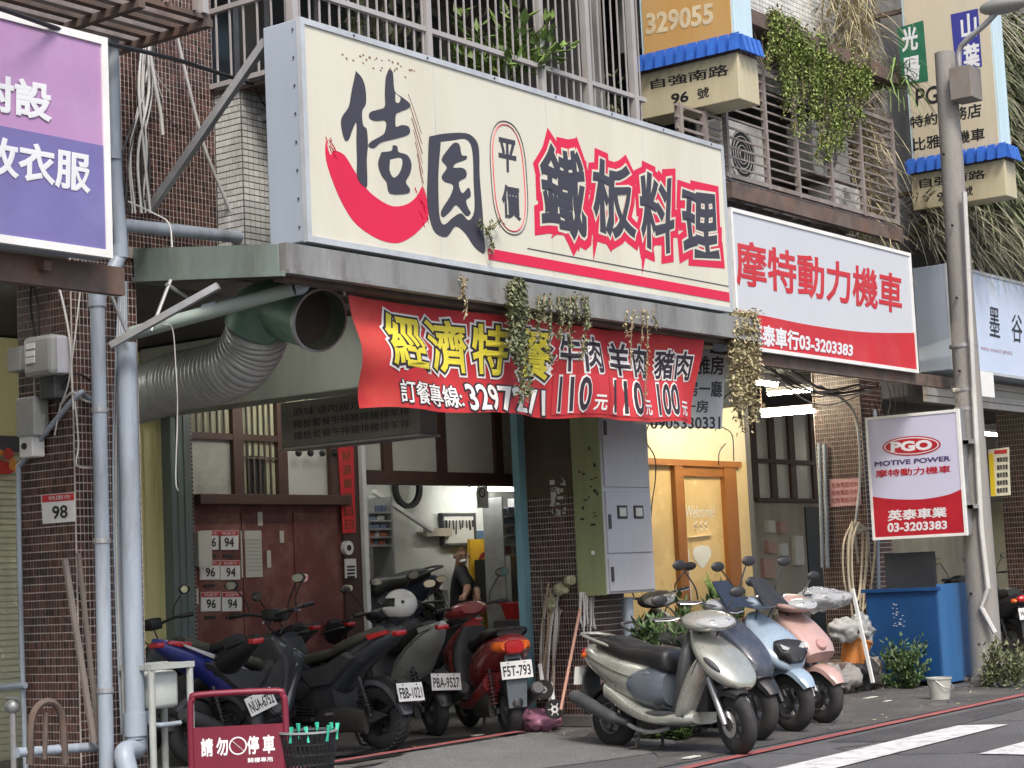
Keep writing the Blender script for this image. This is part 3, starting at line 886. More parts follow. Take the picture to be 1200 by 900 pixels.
# --- projecting address signs
obox = mat('beige_box', (.5, .45, .3), .5, 0, .2, 1.5, dirt=.45, dcol=(.28, .22, .13), streak=True)
blue_t = mat('blue_roof_tile', (.035, .13, .5), .4, 0, .25, 4, dirt=.25, dcol=(.05, .07, .14))
inkb = mat('black_ink', (.015, .015, .018), .5)
def proj_sign(label, X, y0, y1, zb, zt_, zbl, top, wd, panel, side):
    t = thing('projecting_sign', label, 'sign', (X, (y0+y1)/2, zb))
    MB().box((X, y0, zb), (X+wd, y1, zt_), .006).build('address_box', obox, t)
    n = 10
    for k in range(n):
        ya = y0-.04+(y1-y0+.08)*k/n
        yb = ya+(y1-y0+.08)/n
        MB().prism([(X-.09, ya+.006, zt_+.0), (X-.06, ya+.006, zbl), (X-.004, ya+.006, zbl+.02), (X-.004, ya+.006, zt_+.03)], (0, (yb-ya)*.62, 0)).build('blue_tile', blue_t, t)
        MB().prism([(X-.035, ya+(yb-ya)*.62, zt_+.02), (X-.015, ya+(yb-ya)*.62, zbl-.02), (X-.004, ya+(yb-ya)*.62, zbl), (X-.004, ya+(yb-ya)*.62, zt_+.03)], (0, (yb-ya)*.44, 0)).build('blue_tile', blue_t, t)
    for k in range(4):
        xa = X+.0+wd*k/4
        MB().prism([(xa+.004, y0-.09, zt_), (xa+.004, y0-.05, zbl), (xa+.004, y0-.003, zbl), (xa+.004, y0-.003, zt_+.03)], (wd/4*.7, 0, 0)).build('blue_tile', blue_t, t)
    MB().box((X+.004, y0+.004, zt_+.001), (X+wd-.004, y1-.004, zbl-.005)).build('core', rusty, t)
    MB().box((X+.02, y0+.02, zbl), (X+wd-.02, y1-.02, top), .006).build('upper_box', side, t)
    MB().box((X+.012, y0+.05, zbl+.002), (X+.0195, y1-.05, top-.03)).build('face', panel, t)
    MB().box((X+wd*.3, y1, zt_-.2), (X+wd*.3+.05, 9.1, zt_-.15)).build('bracket', rusty, t)
    MB().box((X+wd*.3, y1, top-.5), (X+wd*.3+.05, 9.1, top-.45)).build('bracket', rusty, t)
    return t
paleb = mat('pale_blue_side', (.5, .66, .72), .5, 0, .15, 2, dirt=.3, dcol=(.3, .33, .35), streak=True)
orng = mat('faded_orange_face', (.52, .3, .1), .5, 0, .15, 2, dirt=.5, dcol=(.42, .3, .16), dscale=2, streak=True)
XA = 14.17
A = at(753, 140, X=XA); Bp = at(867, 115, X=XA)
zt_ = at(748, 88, X=XA).z
zbl = at(747, 68, X=XA).z
ps = proj_sign('projecting address sign with blue tile trim and faded orange panel above', XA, Bp.y, A.y, A.z, zt_, zbl, zbl+1.3, .36, orng, paleb)
lettering('自強南路', pq([(762, 94), (854, 74), (854, 88), (763, 105)], X=XA), inkb, ps, .02)
lettering('96', pq([(786, 110), (807, 106), (807, 119), (787, 123)], X=XA), inkb, ps, .03)
lettering('號', pq([(817, 104), (831, 101), (831, 114), (817, 117)], X=XA), inkb, ps, .02)
fad = mat('faded_white_ink', (.62, .52, .34), .6, 0, .3, 6)
lettering('329055', pq([(757, 16), (836, 3), (836, 28), (757, 42)], X=XA+.01), fad, ps, .035, name='lettering')
XB = 18.95
q = pq([(1070, 247), (1180, 232), (1060, 207), (1059, 190)], X=XB)
beige2 = mat('beige_face', (.56, .5, .38), .5, 0, .2, 1.2, dirt=.4, dcol=(.34, .28, .17), streak=True)
ps2 = proj_sign('tall projecting sign with green and blue panels, half hidden behind the concrete pole', XB, q[1].y, q[0].y, q[0].z, q[2].z, q[3].z, q[3].z+2.2, .3, beige2, paleb)
gpan = mat('green_panel', (.02, .14, .075), .45)
bpan = mat('navy_panel', (.035, .04, .26), .45)
def panel(pts, m, name='panel'):
    P = pq(pts, X=XB+.012)
    return MB().prism([p-Vector((.003, 0, 0)) for p in P], (.002, 0, 0)).build(name, m, ps2)
panel([(1051, 33), (1082, 24), (1088, 95), (1058, 100)], gpan)
panel([(1114, 17), (1146, 10), (1151, 78), (1120, 82)], bpan)
lettering('光', pq([(1056, 33), (1075, 30), (1076, 58), (1057, 62)], X=XB+.009), wl_, ps2, .03)
lettering('陽', pq([(1059, 68), (1078, 64), (1078, 94), (1061, 98)], X=XB+.009), wl_, ps2, .03)
lettering('山', pq([(1125, 18), (1144, 14), (1145, 42), (1127, 46)], X=XB+.009), wl_, ps2, .03)
lettering('葉', pq([(1128, 53), (1148, 49), (1149, 78), (1129, 82)], X=XB+.009), wl_, ps2, .03)
lettering('PGO', pq([(1073, 104), (1120, 96), (1120, 118), (1073, 125)], X=XB+.011), inkb, ps2, .02)
lettering('特約服務店', pq([(1066, 137), (1150, 120), (1150, 137), (1067, 151)], X=XB+.011), inkb, ps2, .02)
lettering('比雅久機車', pq([(1069, 162), (1154, 149), (1154, 164), (1070, 178)], X=XB+.011), inkb, ps2, .02)
lettering('自強南路', pq([(1077, 210), (1155, 198), (1155, 209), (1078, 221)], X=XB), inkb, ps2, .02)
lettering('94', pq([(1098, 226), (1114, 223), (1114, 233), (1098, 236)], X=XB), inkb, ps2, .02)
lettering('號', pq([(1128, 219), (1140, 217), (1140, 229), (1128, 231)], X=XB), inkb, ps2, .02)

# --- pale blue shop sign, far right
pbl = mat('pale_blue_face', (.5, .58, .72), .4, 0, .12, 1, dirt=.2, dcol=(.62, .66, .74))
bl = sign_box('shop_sign', 'pale blue shop sign behind the pole, under hanging dry leaves', pbl, bluegrey, sfr, 18.75, 24.5, 8.05, 8.45, 3.26, 4.4, .03)
for ch, qd in (('墨', [(1159, 359), (1171, 362), (1172, 396), (1160, 393)]), ('谷', [(1185, 367), (1198, 370), (1198, 402), (1186, 400)])):
    lettering(ch, pq(qd, Y=8.05), inkb, bl, .0)
lettering('MIX HAO JING', pq([(1150, 406), (1186, 412), (1186, 417), (1150, 411)], Y=8.05), mat('grey_red_ink', (.4, .2, .24), .5), bl, .0)

# --- corrugated strip below it
cs = thing('corrugated_fascia', 'corrugated off-white fascia strip below the pale blue sign', 'fascia', (21, 8.3, 2.9))
cmat = mat('old_white_sheet', (.42, .4, .36), .6, 0, .3, 2, dirt=.5, dcol=(.18, .15, .12))
for k in range(4): MB().box((18.6, 8.32-.012*(k % 2), 2.93+k*.075), (26, 8.36, 2.93+k*.075+.07)).build('sheet_rib', cmat, cs)
pl_ = MB().box(at(1146, 434, Y=8.0), at(1166, 466, Y=8.0)+Vector((0, .01, 0))).build('notice_plate', white, label='small white notice plate hung right of the concrete pole', cat='plate')

# --- red cloth banner
ban = thing('cloth_banner', 'red cloth banner with yellow characters and prices hanging under the canopy', 'banner', (11.1, 7.9, 2.4))
bred = mat('banner_red', (.45, .022, .028), .65, 0, .2, 1.5, dirt=.4, dcol=(.6, .12, .06), dscale=1.3)
bTL, bTR, bBR, bBL = pq([(404, 346), (816, 397), (812, 497), (425, 478)], Y=7.9)
def bsurf(u, v, dy=0):
    a = bTL*(1-u)+bTR*u
    b = bBL*(1-u)+bBR*u
    sag = .018*sin(u*PI)*(1-v)
    p = a*(1-v)+b*v
    fold = .016*sin(u*37+v*1.5)*(.25+v*.6)+.035*sin(u*11-v*4)+.012*sin(u*48-v*1.5)*(u > .5)+.009*sin(u*70+v*1.5)*v+.02*sin(v*9+u*6)*(1-u)**2
    return p+Vector((0, fold+dy-.03, -sag+.012*sin(u*22)*v))
MB().grid(lambda u, v: bsurf(u, v), 300, 34).build('cloth', bred, ban, smooth=True)

def btext(s, u0, u1, v0, v1, m, bold, lift, name='lettering', slant=0):
    vs, fs = text_geo(s, bold)
    ref, _ = text_geo(s, 0.)
    x0, x1 = min(v.x for v in ref), max(v.x for v in ref)
    y0, y1 = min(v.y for v in ref), max(v.y for v in ref)
    mb = MB()
    mb.add([bsurf(u0+(u1-u0)*(v.x-x0)/(x1-x0)+slant*((v.y-y0)/(y1-y0)), v1+(v0-v1)*(v.y-y0)/(y1-y0), -lift-(v.z/bold*.001 if bold else .001)) for v in vs], fs)
    return mb.build(name, m, ban)
byel = mat('banner_yellow', (.72, .62, .05), .6, 0, .25, 5, dirt=.3, dcol=(.55, .38, .02))
bwh = mat('banner_white', (.75, .73, .7), .6)
bbk = mat('banner_black', (.03, .02, .03), .6)
for i, ch in enumerate('經濟特餐'):
    u0 = .07+i*.112
    btext(ch, u0, u0+.092, .12, .6, bwh, .1, .004)
    btext(ch, u0, u0+.092, .12, .6, bbk, .062, .007)
    btext(ch, u0, u0+.092, .12, .6, byel, .022, .010)
btext('訂餐專線:', .085, .235, .74, .95, bbk, .06, .004)
btext('訂餐專線:', .085, .235, .74, .95, bwh, .012, .007)
btext('3297271', .255, .49, .72, .97, bbk, .07, .004)
btext('3297271', .255, .49, .72, .97, bwh, .02, .007)
pricem = mat('price_patch_red', (.54, .035, .045), .6, 0, .15, 3)
for i, (m_, pr, ua, ub) in enumerate((('牛肉', '110', .525, .66), ('羊肉', '110', .695, .825), ('豬肉', '100', .855, .972))):
    w_ = ub-ua
    MB().grid(lambda u, v: bsurf(ua-.015+(w_+.03)*u, .53+.43*v, -.004), 44, 14).build('price_patch', pricem, ban)
    btext(m_, ua, ub, .12+.03*i, .5, bwh, .075, .006)
    btext(m_, ua, ub, .12+.03*i, .5, bbk, .022, .009)
    btext(pr, ua+.004, ua+w_*.66, .57, .92, bwh, .06, .010)
    btext(pr, ua+.004, ua+w_*.66, .57, .92, bbk, .018, .014)
    btext('元', ua+w_*.78, ub+.008, .76, .92, bwh, .03, .008)
for (x, y) in ((404, 346), (816, 397)):
    p = at(x, y, Y=7.87)
    MB().tube([p, p+Vector((0, .03, .12))], .006, 5).build('tie_cord', cable_w, ban)
# --- white rental poster behind the banner
po = thing('paper_poster', 'white rental poster with black characters hanging beside the red banner', 'poster', (13.9, 8.3, 2.5))
pm = mat('poster_white', (.62, .63, .62), .6, 0, .1, 2, dirt=.25, dcol=(.45, .44, .4))
P = pq([(745, 402), (851, 411), (846, 503), (745, 497)], Y=8.25)
MB().prism([p for p in P], (0, .006, 0)).build('sheet', pm, po)
for s_, qd in (('雅房', [(815, 417), (848, 417), (848, 440), (815, 439)]), ('套房一廳', [(790, 446), (846, 446), (846, 466), (790, 464)]),
               ('一房', [(800, 469), (830, 469), (830, 484), (800, 483)]), ('0905330331', [(762, 490), (844, 488), (844, 503), (762, 503)])):
    lettering(s_, pq(qd, Y=8.25), inkb, po, .02)
# ================================================================== balcony cages
cagem = mat('cage_steel', (.4, .38, .37), .55, .2, .25, 5, dirt=.45, dcol=(.22, .16, .12))
def copy_part(src, parent, dx):
    c = src.copy()
    COL.objects.link(c)
    c.parent = parent
    c.location = Vector(src.location)+Vector(dx)
    return c
C1 = thing('window_cage', 'pale steel bar cage round the balcony above the cream sign', 'window cage', (8.95, 8.3, 4.7))
cz0, cz1, cyf = 4.7, 6.7, 8.3
xr1 = at(745, 130, Y=8.3).x+.15
r0 = None
rails = [4.72, at(390, 0, Y=8.3).z, 6.3]
# front bars
n = int((xr1-8.95)/.1)
for k in range(n):
    x = 8.95+.1*(k+.5)
    if r0 is None:
        r0 = MB().box((8.95-.0055, cyf-.0055, cz0), (8.95+.0055, cyf+.0055, cz1)).build('bar', cagem, C1)
        r0.location = (x-8.95, 0, 0)
    else: copy_part(r0, C1, (.108, 0, 0)).location = (x-8.95, 0, 0)
for k in range(6):
    c = copy_part(r0, C1, (0, 0, 0)); c.location = (0, .13*(k+.6), 0)
for px in (345, 502, 634, 688, 742):
    x = at(px, 90, Y=8.3).x
    MB().box((x-.028, cyf-.03, cz0-.02), (x+.028, cyf+.028, cz1)).build('post', cagem, C1)
for z in rails:
    MB().box((8.95, cyf-.02, z-.018), (xr1, cyf+.02, z+.018)).build('rail', cagem, C1)
    MB().box((8.932, cyf, z-.017), (8.968, 9.1, z+.017)).build('rail', cagem, C1)
# diagonal frames seen between the bars
for (a, b) in (((640, 60), (690, 120)), ((690, 40), (742, 130))): pass
MB().box((8.97, cyf+.02, 4.66), (xr1, 9.1, 4.69)).build('cage_tray', rusty, C1)
MB().box((8.94, cyf-.03, cz1), (xr1+.02, 9.1, cz1+.04)).build('cage_roof', rusty, C1)
# second cage with the air conditioners, mostly horizontal bars
C2 = thing('window_cage', 'brown rusty bar cage holding air conditioners above the red and white sign', 'window cage', (15, 8.3, 4.7))
cg2 = mat('rusty_cage', (.3, .26, .24), .6, .3, .35, 6, dirt=.55, dcol=(.16, .09, .06))
xl2, xr2, zb2, zt2 = 14.56, 18.12, 4.8, 5.88
nb = 12
for k in range(nb+1):
    z = zb2+(zt2-zb2)*k/nb
    t_ = .008 if 0 < k < nb else .02
    MB().box((xl2, cyf-t_, z-t_), (xr2, cyf+t_, z+t_)).build('bar', cg2, C2)
    MB().box((xr2-t_, cyf+t_, z-t_*.9), (xr2+t_, 9.05, z+t_*.9)).build('bar', cg2, C2)
for px in (852, 898, 933, 972, 1008, 1046):
    x = at(px, 180, Y=8.3).x
    MB().box((x-.02, cyf-.024, zb2-.03), (x+.02, cyf+.022, zt2+.03)).build('post', cg2, C2)
for k in range(9):
    x = xl2+(xr2-xl2)*(k+.5)/9
    MB().box((x-.012, cyf, zb2-.07), (x+.012, 9.05, zb2-.045)).build('tray_bar', cg2, C2)
for y in (8.32, 8.55, 8.8): MB().box((xl2, y-.02, zb2-.045), (xr2, y+.02, zb2-.026)).build('tray_rail', cg2, C2)
MB().box((xl2, cyf-.06, zb2-.22), (xr2, cyf+.0, zb2-.075)).build('drip_sheet', rusty, C2)
for k in range(6):
    z = zb2+(5.3-zb2)*k/5
    MB().box((13.75, cyf-.012, z-.012), (14.53, cyf+.012, z+.012)).build('bar', cg2, C2)
for x in (13.78, 14.2): MB().box((x, cyf-.03, zb2-.03), (x+.05, cyf+.028, 5.32)).build('post', cg2, C2)
# fan-shaped bars on the arch between cage and parapet
for cx in (15.4, 17.4):
    for k in range(9):
        a = PI*(k+.5)/9
        MB().tube([(cx, cyf, zt2+.02), (cx+.55*cos(a), cyf, zt2+.02+.5*sin(a))], .009, 5).build('fan_bar', cg2, C2)
# left neighbour's cage tray, top left corner
C3 = thing('window_cage', 'underside of a rusty slatted cage tray in the top left corner', 'window cage', (6.5, 8.4, 4.8))
ztr = at(120, 18, Y=8.5).z
for k in range(7):
    y = 8.12+k*.13
    MB().box((3.5, y, ztr), (8.0, y+.06, ztr+.03)).build('tray_slat', cg2 if k % 2 else rusty, C3)
for x in (5.4, 6.4, 7.4, 7.95): MB().box((x, 8.1, ztr-.05), (x+.05, 9.1, ztr-.002)).build('tray_bearer', rusty, C3)
for k in range(16): MB().box((4.4+k*.23, 8.1, ztr+.03), (4.42+k*.23, 8.12, ztr+1.2)).build('bar', cg2, C3)
MB().box((7.92, 8.1, ztr+.031), (7.97, 8.15, ztr+1.5)).build('post', cagem, C3)
# air conditioners
acm = mat('ac_casing', (.66, .65, .61), .5, 0, .15, 3, dirt=.4, dcol=(.3, .25, .18), streak=True)
def aircon(label, x, y, z, wd=.82, h=.56, d=.3):
    t = thing('air_conditioner', label, 'air conditioner', (x, y, z), group='balcony air conditioners')
    MB().box((x, y, z), (x+wd, y+d, z+h), .015).build('casing', acm, t)
    MB().lathe((x+wd*.38, y-.004, z+h*.5), (0, -1, 0), [(h*.42, 0), (h*.42, .012), (h*.38, .012), (h*.38, 0)], 24).build('fan_ring', acm, t)
    MB().cyl((x+wd*.38, y-.002, z+h*.5), (0, -1, 0), h*.385, .002, 24).build('fan_opening', black, t)
    for k in range(5):
        r = h*.07*(k+1)
        MB().lathe((x+wd*.38, y-.006, z+h*.5), (0, -1, 0), [(r, 0), (r+.006, 0), (r+.006, .006), (r, .006)], 20).build('grille_wire', acm, t)
    for k in range(9): MB().box((x-.008, y+.03, z+.05+k*.05), (x-.0005, y+d-.03, z+.05+k*.05+.03)).build('side_louver', acm, t)
    return t
aircon('cream air conditioner at the left end of the rusty cage', 15.0, 8.55, 4.83, .86, .62)
aircon('cream air conditioner on a shelf in the middle of the rusty cage', 16.9, 8.6, 5.2, .8, .56)
MB().box((16.7, 8.5, 5.14), (17.8, 9.0, 5.175)).build('shelf_board', rusty, label='rusty shelf under the middle air conditioner in the cage', cat='shelf')
aircon('small grey air conditioner low at the right end of the rusty cage', 17.1, 8.5, 4.83, .6, .3)

# ================================================================== pipes and wires at the left pillar
pp = thing('drain_pipe', 'pale grey drain pipe with a bend running down the left pillar', 'pipe', (7.75, 8.85, 0))
P = [at(131, 40, Y=8.86), at(134, 190, Y=8.86), at(141, 280, Y=8.86), at(139, 302, Y=8.86), at(117, 345, Y=8.86), at(113, 362, Y=8.86)]
MB().tube(curve(P, 5), .045, 14).build('upper_pipe', pvc, pp, smooth=True)
a, b = at(114, 358, Y=8.86), at(125, 900, Y=8.86)
MB().tube([a, b], .046, 14).build('lower_pipe', pvc, pp, smooth=True)
for p in (at(140, 295, Y=8.86), at(114, 352, Y=8.86), at(132, 180, Y=8.86)):
    MB().lathe(p-Vector((0, 0, .04)), (0, 0, 1), [(.046, 0), (.054, 0), (.054, .08), (.046, .08)], 16).build('pipe_socket', pvc, pp, smooth=True)
for z in (.7, 1.6, 2.4): MB().lathe((a.x+(b.x-a.x)*(a.z-z)/(a.z-b.z), 8.86, z), (0, 0, 1), [(.048, 0), (.052, 0), (.052, .03), (.048, .03)], 14).build('pipe_clip', steel, pp)
p2 = thing('drain_pipe', 'thick grey downpipe right beside the bent drain pipe, ending in an elbow', 'pipe', (7.9, 8.8, 0))
a, b = at(148, 402, Y=8.8), at(159, 866, Y=8.8)
MB().tube([a, b], .062, 16).build('pipe', pvc, p2, smooth=True)
MB().lathe(b+Vector((0, 0, .02)), (0, 0, 1), [(.062, 0), (.072, 0), (.072, .14), (.062, .14)], 16).build('pipe_socket', pvc, p2, smooth=True)
e = at(146, 882, Y=8.72)
MB().tube(curve([b, b+Vector((0, 0, -.06)), e, e+Vector((-.02, -.05, -.12))], 5), .062, 14).build('elbow', pvc, p2, smooth=True)
p3 = thing('gutter_pipe', 'pale green gutter pipe sloping below the canopy side to an elbow', 'pipe', (8.2, 8.5, 3))
a, b = at(150, 392, Y=9.05), at(345, 338, Y=7.98)
MB().tube([a, b], .045, 14).build('pipe', mat('pale_green_pvc', (.33, .4, .36), .45, 0, .2, 3, dirt=.4, dcol=(.16, .17, .15)), p3, smooth=True)
MB().tube(curve([b, at(354, 335, Y=7.95), at(356, 322, Y=7.95), at(355, 312, Y=7.95)], 5), .047, 14).build('elbow', pvc, p3, smooth=True)
MB().lathe(at(240, 366, Y=8.56), (b-a), [(.046, 0), (.053, 0), (.053, .1), (.046, .1)], 16).build('pipe_socket', pvc, p3, smooth=True)
a, b = at(128, 262, Y=8.9), at(318, 282, Y=8.9)
hp = MB().tube([a, b], .042, 14).build('drain_pipe', pvc, smooth=True, label='horizontal pale blue-grey pipe running along the wall towards the cream sign', cat='pipe')
MB().bar(at(130, 405, Y=8.75), at(256, 335, Y=8.15), .05, .04).build('angle_brace', steel, label='weathered angle iron brace under the green canopy side', cat='brace')
for i, (c0, c1) in enumerate((((177, 388), (200, 328)), ((195, 333), (222, 350)), ((150, 392), (128, 340)))):
    MB().tube([at(*c0, Y=8.7), at(*c1, Y=8.7)], .012, 6).build('brace_rod', steel, label=['thin upright rod under the green canopy side', 'short slanted rod beside the green canopy side', 'thin rod crossing behind the bent drain pipe'][i], cat='rod')
# conduit on the left pillar's edge with a bend
P = [at(30, 900, X=7.63), at(24, 700, X=7.63), at(22, 560, X=7.63), at(28, 540, X=7.63), at(88, 466, X=7.63), at(100, 464, Y=9.04), at(118, 476, Y=9.04)]
MB().tube(curve(P, 5), .017, 8).build('conduit_pipe', pvc, smooth=True, label='thin bent conduit climbing the left edge of the brown pillar', cat='conduit')
P = [at(0, 806, X=7.6), at(30, 803, X=7.6)]
MB().tube(P, .02, 8).build('conduit_pipe', pvc, label='short level conduit at the left edge behind the pillar', cat='conduit')
MB().tube([at(20, 882, Y=9.0), at(125, 874, Y=9.0)], .03, 10).build('water_pipe', pvc, smooth=True, label='level water pipe across the foot of the brown pillar', cat='pipe')
MB().tube(curve([at(35, 895, Y=8.98), at(38, 840, Y=8.96), at(55, 822, Y=8.95), at(72, 838, Y=8.96), at(76, 895, Y=8.98)], 6), .022, 8).build('rusty_loop', rusty, smooth=True, label='rusty bent iron loop at the foot of the brown pillar', cat='loop')
MB().tube([at(52, 890, Y=8.97), at(54, 835, Y=8.97)], .015, 8).build('rusty_rod', rusty, label='short rusty rod inside the iron loop', cat='rod')
# planks leaning on the pillar
oldw = mat('old_plank', (.2, .17, .15), .8, 0, .4, 6, dirt=.5, dcol=(.07, .06, .05), streak=True)
MB().bar(at(76, 655, Y=9.0), at(110, 870, Y=8.92), .035, .02, (0, 1, 0)).build('wood_batten', oldw, label='grey wooden batten leaning on the brown pillar', cat='batten')
MB().bar(at(92, 648, Y=9.03), at(116, 870, Y=8.97), .025, .02, (0, 1, 0)).build('wood_batten', oldw, label='dark thin batten leaning right of the grey one on the pillar', cat='batten')
# house number plate 98
hn = thing('house_number_plate', 'white house number plate 98 with red header on the brown pillar', 'number plate', at(68, 597, X=7.66))
P = pq([(48, 580), (87, 577), (88, 611), (50, 614)], X=7.667)
MB().prism(P, (.006, 0, 0)).build('plate', white, hn)
P = pq([(49, 580.5), (86.5, 577.5), (86.6, 586), (49.4, 589)], X=7.665)
redm = mat('plate_red', (.5, .03, .035), .5)
MB().prism(P, (.0015, 0, 0)).build('red_header', redm, hn)
lettering('桃園市', pq([(57, 581.5), (83, 579.5), (83, 584.5), (57, 586.5)], X=7.664), wl_, hn, 0)
lettering('98', pq([(61, 593), (79, 591.5), (79.5, 607), (61.5, 608.5)], X=7.664), inkb, hn, .02)
# electric meter group
me_ = thing('electric_meter', 'grey electric meter with side boxes and wires high on the left pillar', 'meter', at(40, 440, X=7.6))
mgrey = mat('meter_grey', (.33, .34, .33), .5, 0, .2, 3, dirt=.45, dcol=(.15, .14, .12))
def on_x(p0, p1, Xn, dep, m, name, par, bev=.008):
    a, b = at(*p0, X=Xn), at(*p1, X=Xn)
    return MB().box(a, b+Vector((dep, 0, 0)), bev).build(name, m, par)
on_x((26, 396), (60, 438), 7.5, .16, mgrey, 'meter_body', me_, .03)
for y_ in (403, 412, 420): on_x((30, y_), (40, y_+5), 7.492, .0075, white, 'meter_label', me_, .001)
on_x((8, 408), (24, 434), 7.56, .1, mgrey, 'side_box', me_)
on_x((58, 395), (68, 437), 7.55, .1, mat('meter_pale', (.5, .5, .56), .5), 'side_plate', me_)
on_x((46, 441), (64, 466), 7.56, .1, darkgrey, 'terminal_box', me_)
on_x((18, 467), (40, 510), 7.54, .12, mgrey, 'lower_box', me_)
on_x((22, 511), (38, 535), 7.56, .1, white, 'switch_box', me_)
MB().cyl(at(29, 523, X=7.558), (-1, 0, 0), .02, .012, 14).build('switch_knob', black, me_)
wires = [
    [(42, 396), (36, 360), (38, 325), (46, 300)], [(46, 396), (45, 360), (37, 330), (20, 318)], [(64, 320), (74, 355), (82, 400), (84, 440), (86, 480)],
    [(96, 320), (92, 360), (86, 410), (80, 450), (70, 480), (64, 510)], [(66, 480), (76, 445), (92, 438), (108, 448)], [(40, 440), (42, 470), (52, 488), (48, 500)],
    [(70, 475), (85, 460), (100, 470), (125, 472)], [(88, 470), (92, 520), (90, 545), (110, 548), (118, 540)]]
for i, wv in enumerate(wires):
    MB().tube(curve([at(x, y, Y=9.02) if x > 84 else at(x, y, X=7.62) for x, y in wv], 5), .006 if i % 2 else .008, 5).build('wire', cable_w if i in (2, 3, 5, 6, 7) else cable_b, me_)
# wire bundle over the brown tiled wall
wb = thing('wire_bundle', 'bundle of grey and black wires hanging down the brown tiled wall', 'wires', (8.2, 9.0, 3.4))
for i in range(13):
    x0 = 172+rnd.uniform(-8, 8)
    x1 = 160+rnd.uniform(-14, 14)
    c = curve(pq([(x0+4, -5), (x0+rnd.uniform(-3, 3), 60), (x0+rnd.uniform(-4, 4)-2, 110), (x1+rnd.uniform(-5, 5), 180), (x1+rnd.uniform(-6, 6), 250)], Y=9.03-.008*(i % 4)), 5)
    MB().tube(c, rnd.uniform(.005, .011), 5).build('wire', cable_w if i % 3 else cable_b, wb)
for c0 in ([(176, 62), (182, 100), (188, 130), (191, 158)],):
    MB().tube(curve(pq(c0, Y=8.95), 4), .012, 6).build('loose_conduit', cable_w, wb)
for c0 in ([(174, 65), (185, 90), (192, 100), (200, 108)], [(176, 70), (188, 108), (192, 120)], [(190, 130), (205, 148), (214, 156)]):
    MB().tube(curve(pq(c0, Y=9.04), 4), .004, 5).build('loose_wire', cable_b if c0[0][0] == 190 else cable_w, wb)
MB().tube(curve(pq([(200, 5), (215, 75), (236, 160), (250, 200), (286, 285)], Y=8.98), 5), .012, 6).build('conduit_pipe', cable_w, label='thin pale conduit slanting across the brown tiles to the canopy', cat='conduit')
MB().tube(curve([at(-60, -5, Y=7.6), at(0, 10, Y=7.7), at(100, 44, Y=8.0), at(200, 68, Y=8.3), at(270, 90, Y=8.6), at(330, 108, Y=8.9)], 6), .014, 7).build('overhead_cable', cable_b, smooth=True, label='thick black cable running down from the top left to the white tiles', cat='cable')
MB().tube(curve(pq([(298, 102), (308, 120), (320, 138)], Y=8.75), 4), .005, 5).build('thin_cable', cable_b, label='thin black cable end on the white tiled parapet', cat='cable')
MB().tube(curve([at(150, 236, Y=8.8), at(180, 250, Y=8.75), at(198, 262, Y=8.6), at(202, 290, Y=8.5)], 5), .005, 5).build('thin_cable', cable_w, label='thin pale cable drooping over the green canopy edge', cat='cable')
MB().tube(curve(pq([(190, 380), (202, 385), (206, 430), (208, 480), (206, 560), (209, 575)], Y=8.7), 5), .004, 5).build('loose_cord', cable_w, p3)
for i in range(5):
    MB().tube(curve(pq([(140+i*2, 330), (136+i*3, 420), (133+i*3, 520), (134+i*2.5, 640), (138+i*2, 760), (143+i*1.4, 860)], Y=8.95), 4), .007+.004*(i == 2), 6).build('pipe_side_cable', cable_w if i % 2 else pvc, label=['dark', 'pale', 'thick grey', 'second pale', 'outer grey'][i]+' cable running down between the two drain pipes', cat='cable')

# ================================================================== exhaust duct
du = thing('exhaust_duct', 'ribbed flexible exhaust duct bending up to a green-stained round outlet with mesh', 'duct', at(270, 430, Y=9))
ductm = mat('foil_duct', (.5, .52, .51), .42, .45, .35, 5, dirt=.5, dcol=(.08, .07, .06), dscale=5)
gduct = mat('green_stained_sheet', (.16, .27, .2), .5, .3, .5, 4, dirt=.6, dcol=(.07, .5, .16), dscale=3)
path = curve([at(120, 470, Y=10.9), at(165, 462, Y=10.4), at(205, 448, Y=9.85), at(245, 440, Y=9.4), at(280, 425, Y=9.05), at(298, 400, Y=8.85), at(302, 382, Y=8.75)], 60)
acc, rs_ = 0, []
for i in range(len(path)):
    if i: acc += (path[i]-path[i-1]).length
    rs_.append(.195+.02*abs(sin(acc*PI/.048))**.7)
MB().tube(path, rs_, 26).build('flexible_hose', ductm, du, smooth=True, sharp=80)
tp = curve([at(296, 388, Y=8.8), at(305, 368, Y=8.72), at(325, 362, Y=8.6), at(350, 368, Y=8.4), at(374, 375, Y=8.18)], 5)
MB().tube(tp, [.2, .2, .2]+[.2]*(len(tp)-3), 26, cap=False).build('outlet_elbow', gduct, du, smooth=True)
oc = at(374, 375, Y=8.18)
od = (tp[-1]-tp[-2]).normalized()
MB().lathe(oc, od, [(.196, -.02), (.212, -.02), (.212, .015), (.196, .015)], 30).build('outlet_rim', steel, du, smooth=True)
MB().cyl(oc-od*.16, od, .198, .004, 26).build('outlet_dark', darkgrey, du)
ua = od.cross(Vector((0, 0, 1))).normalized()
va = ua.cross(od)
ms = MB()
for k in range(-9, 10):
    o_ = k*.02
    l = math.sqrt(max(.196**2-o_*o_, 0))
    ms.bar(oc+ua*o_-va*l, oc+ua*o_+va*l, .003, .003)
    ms.bar(oc+va*o_-ua*l+od*.004, oc+va*o_+ua*l+od*.004, .003, .003)
ms.build('outlet_mesh', rusty, du, kind='stuff')
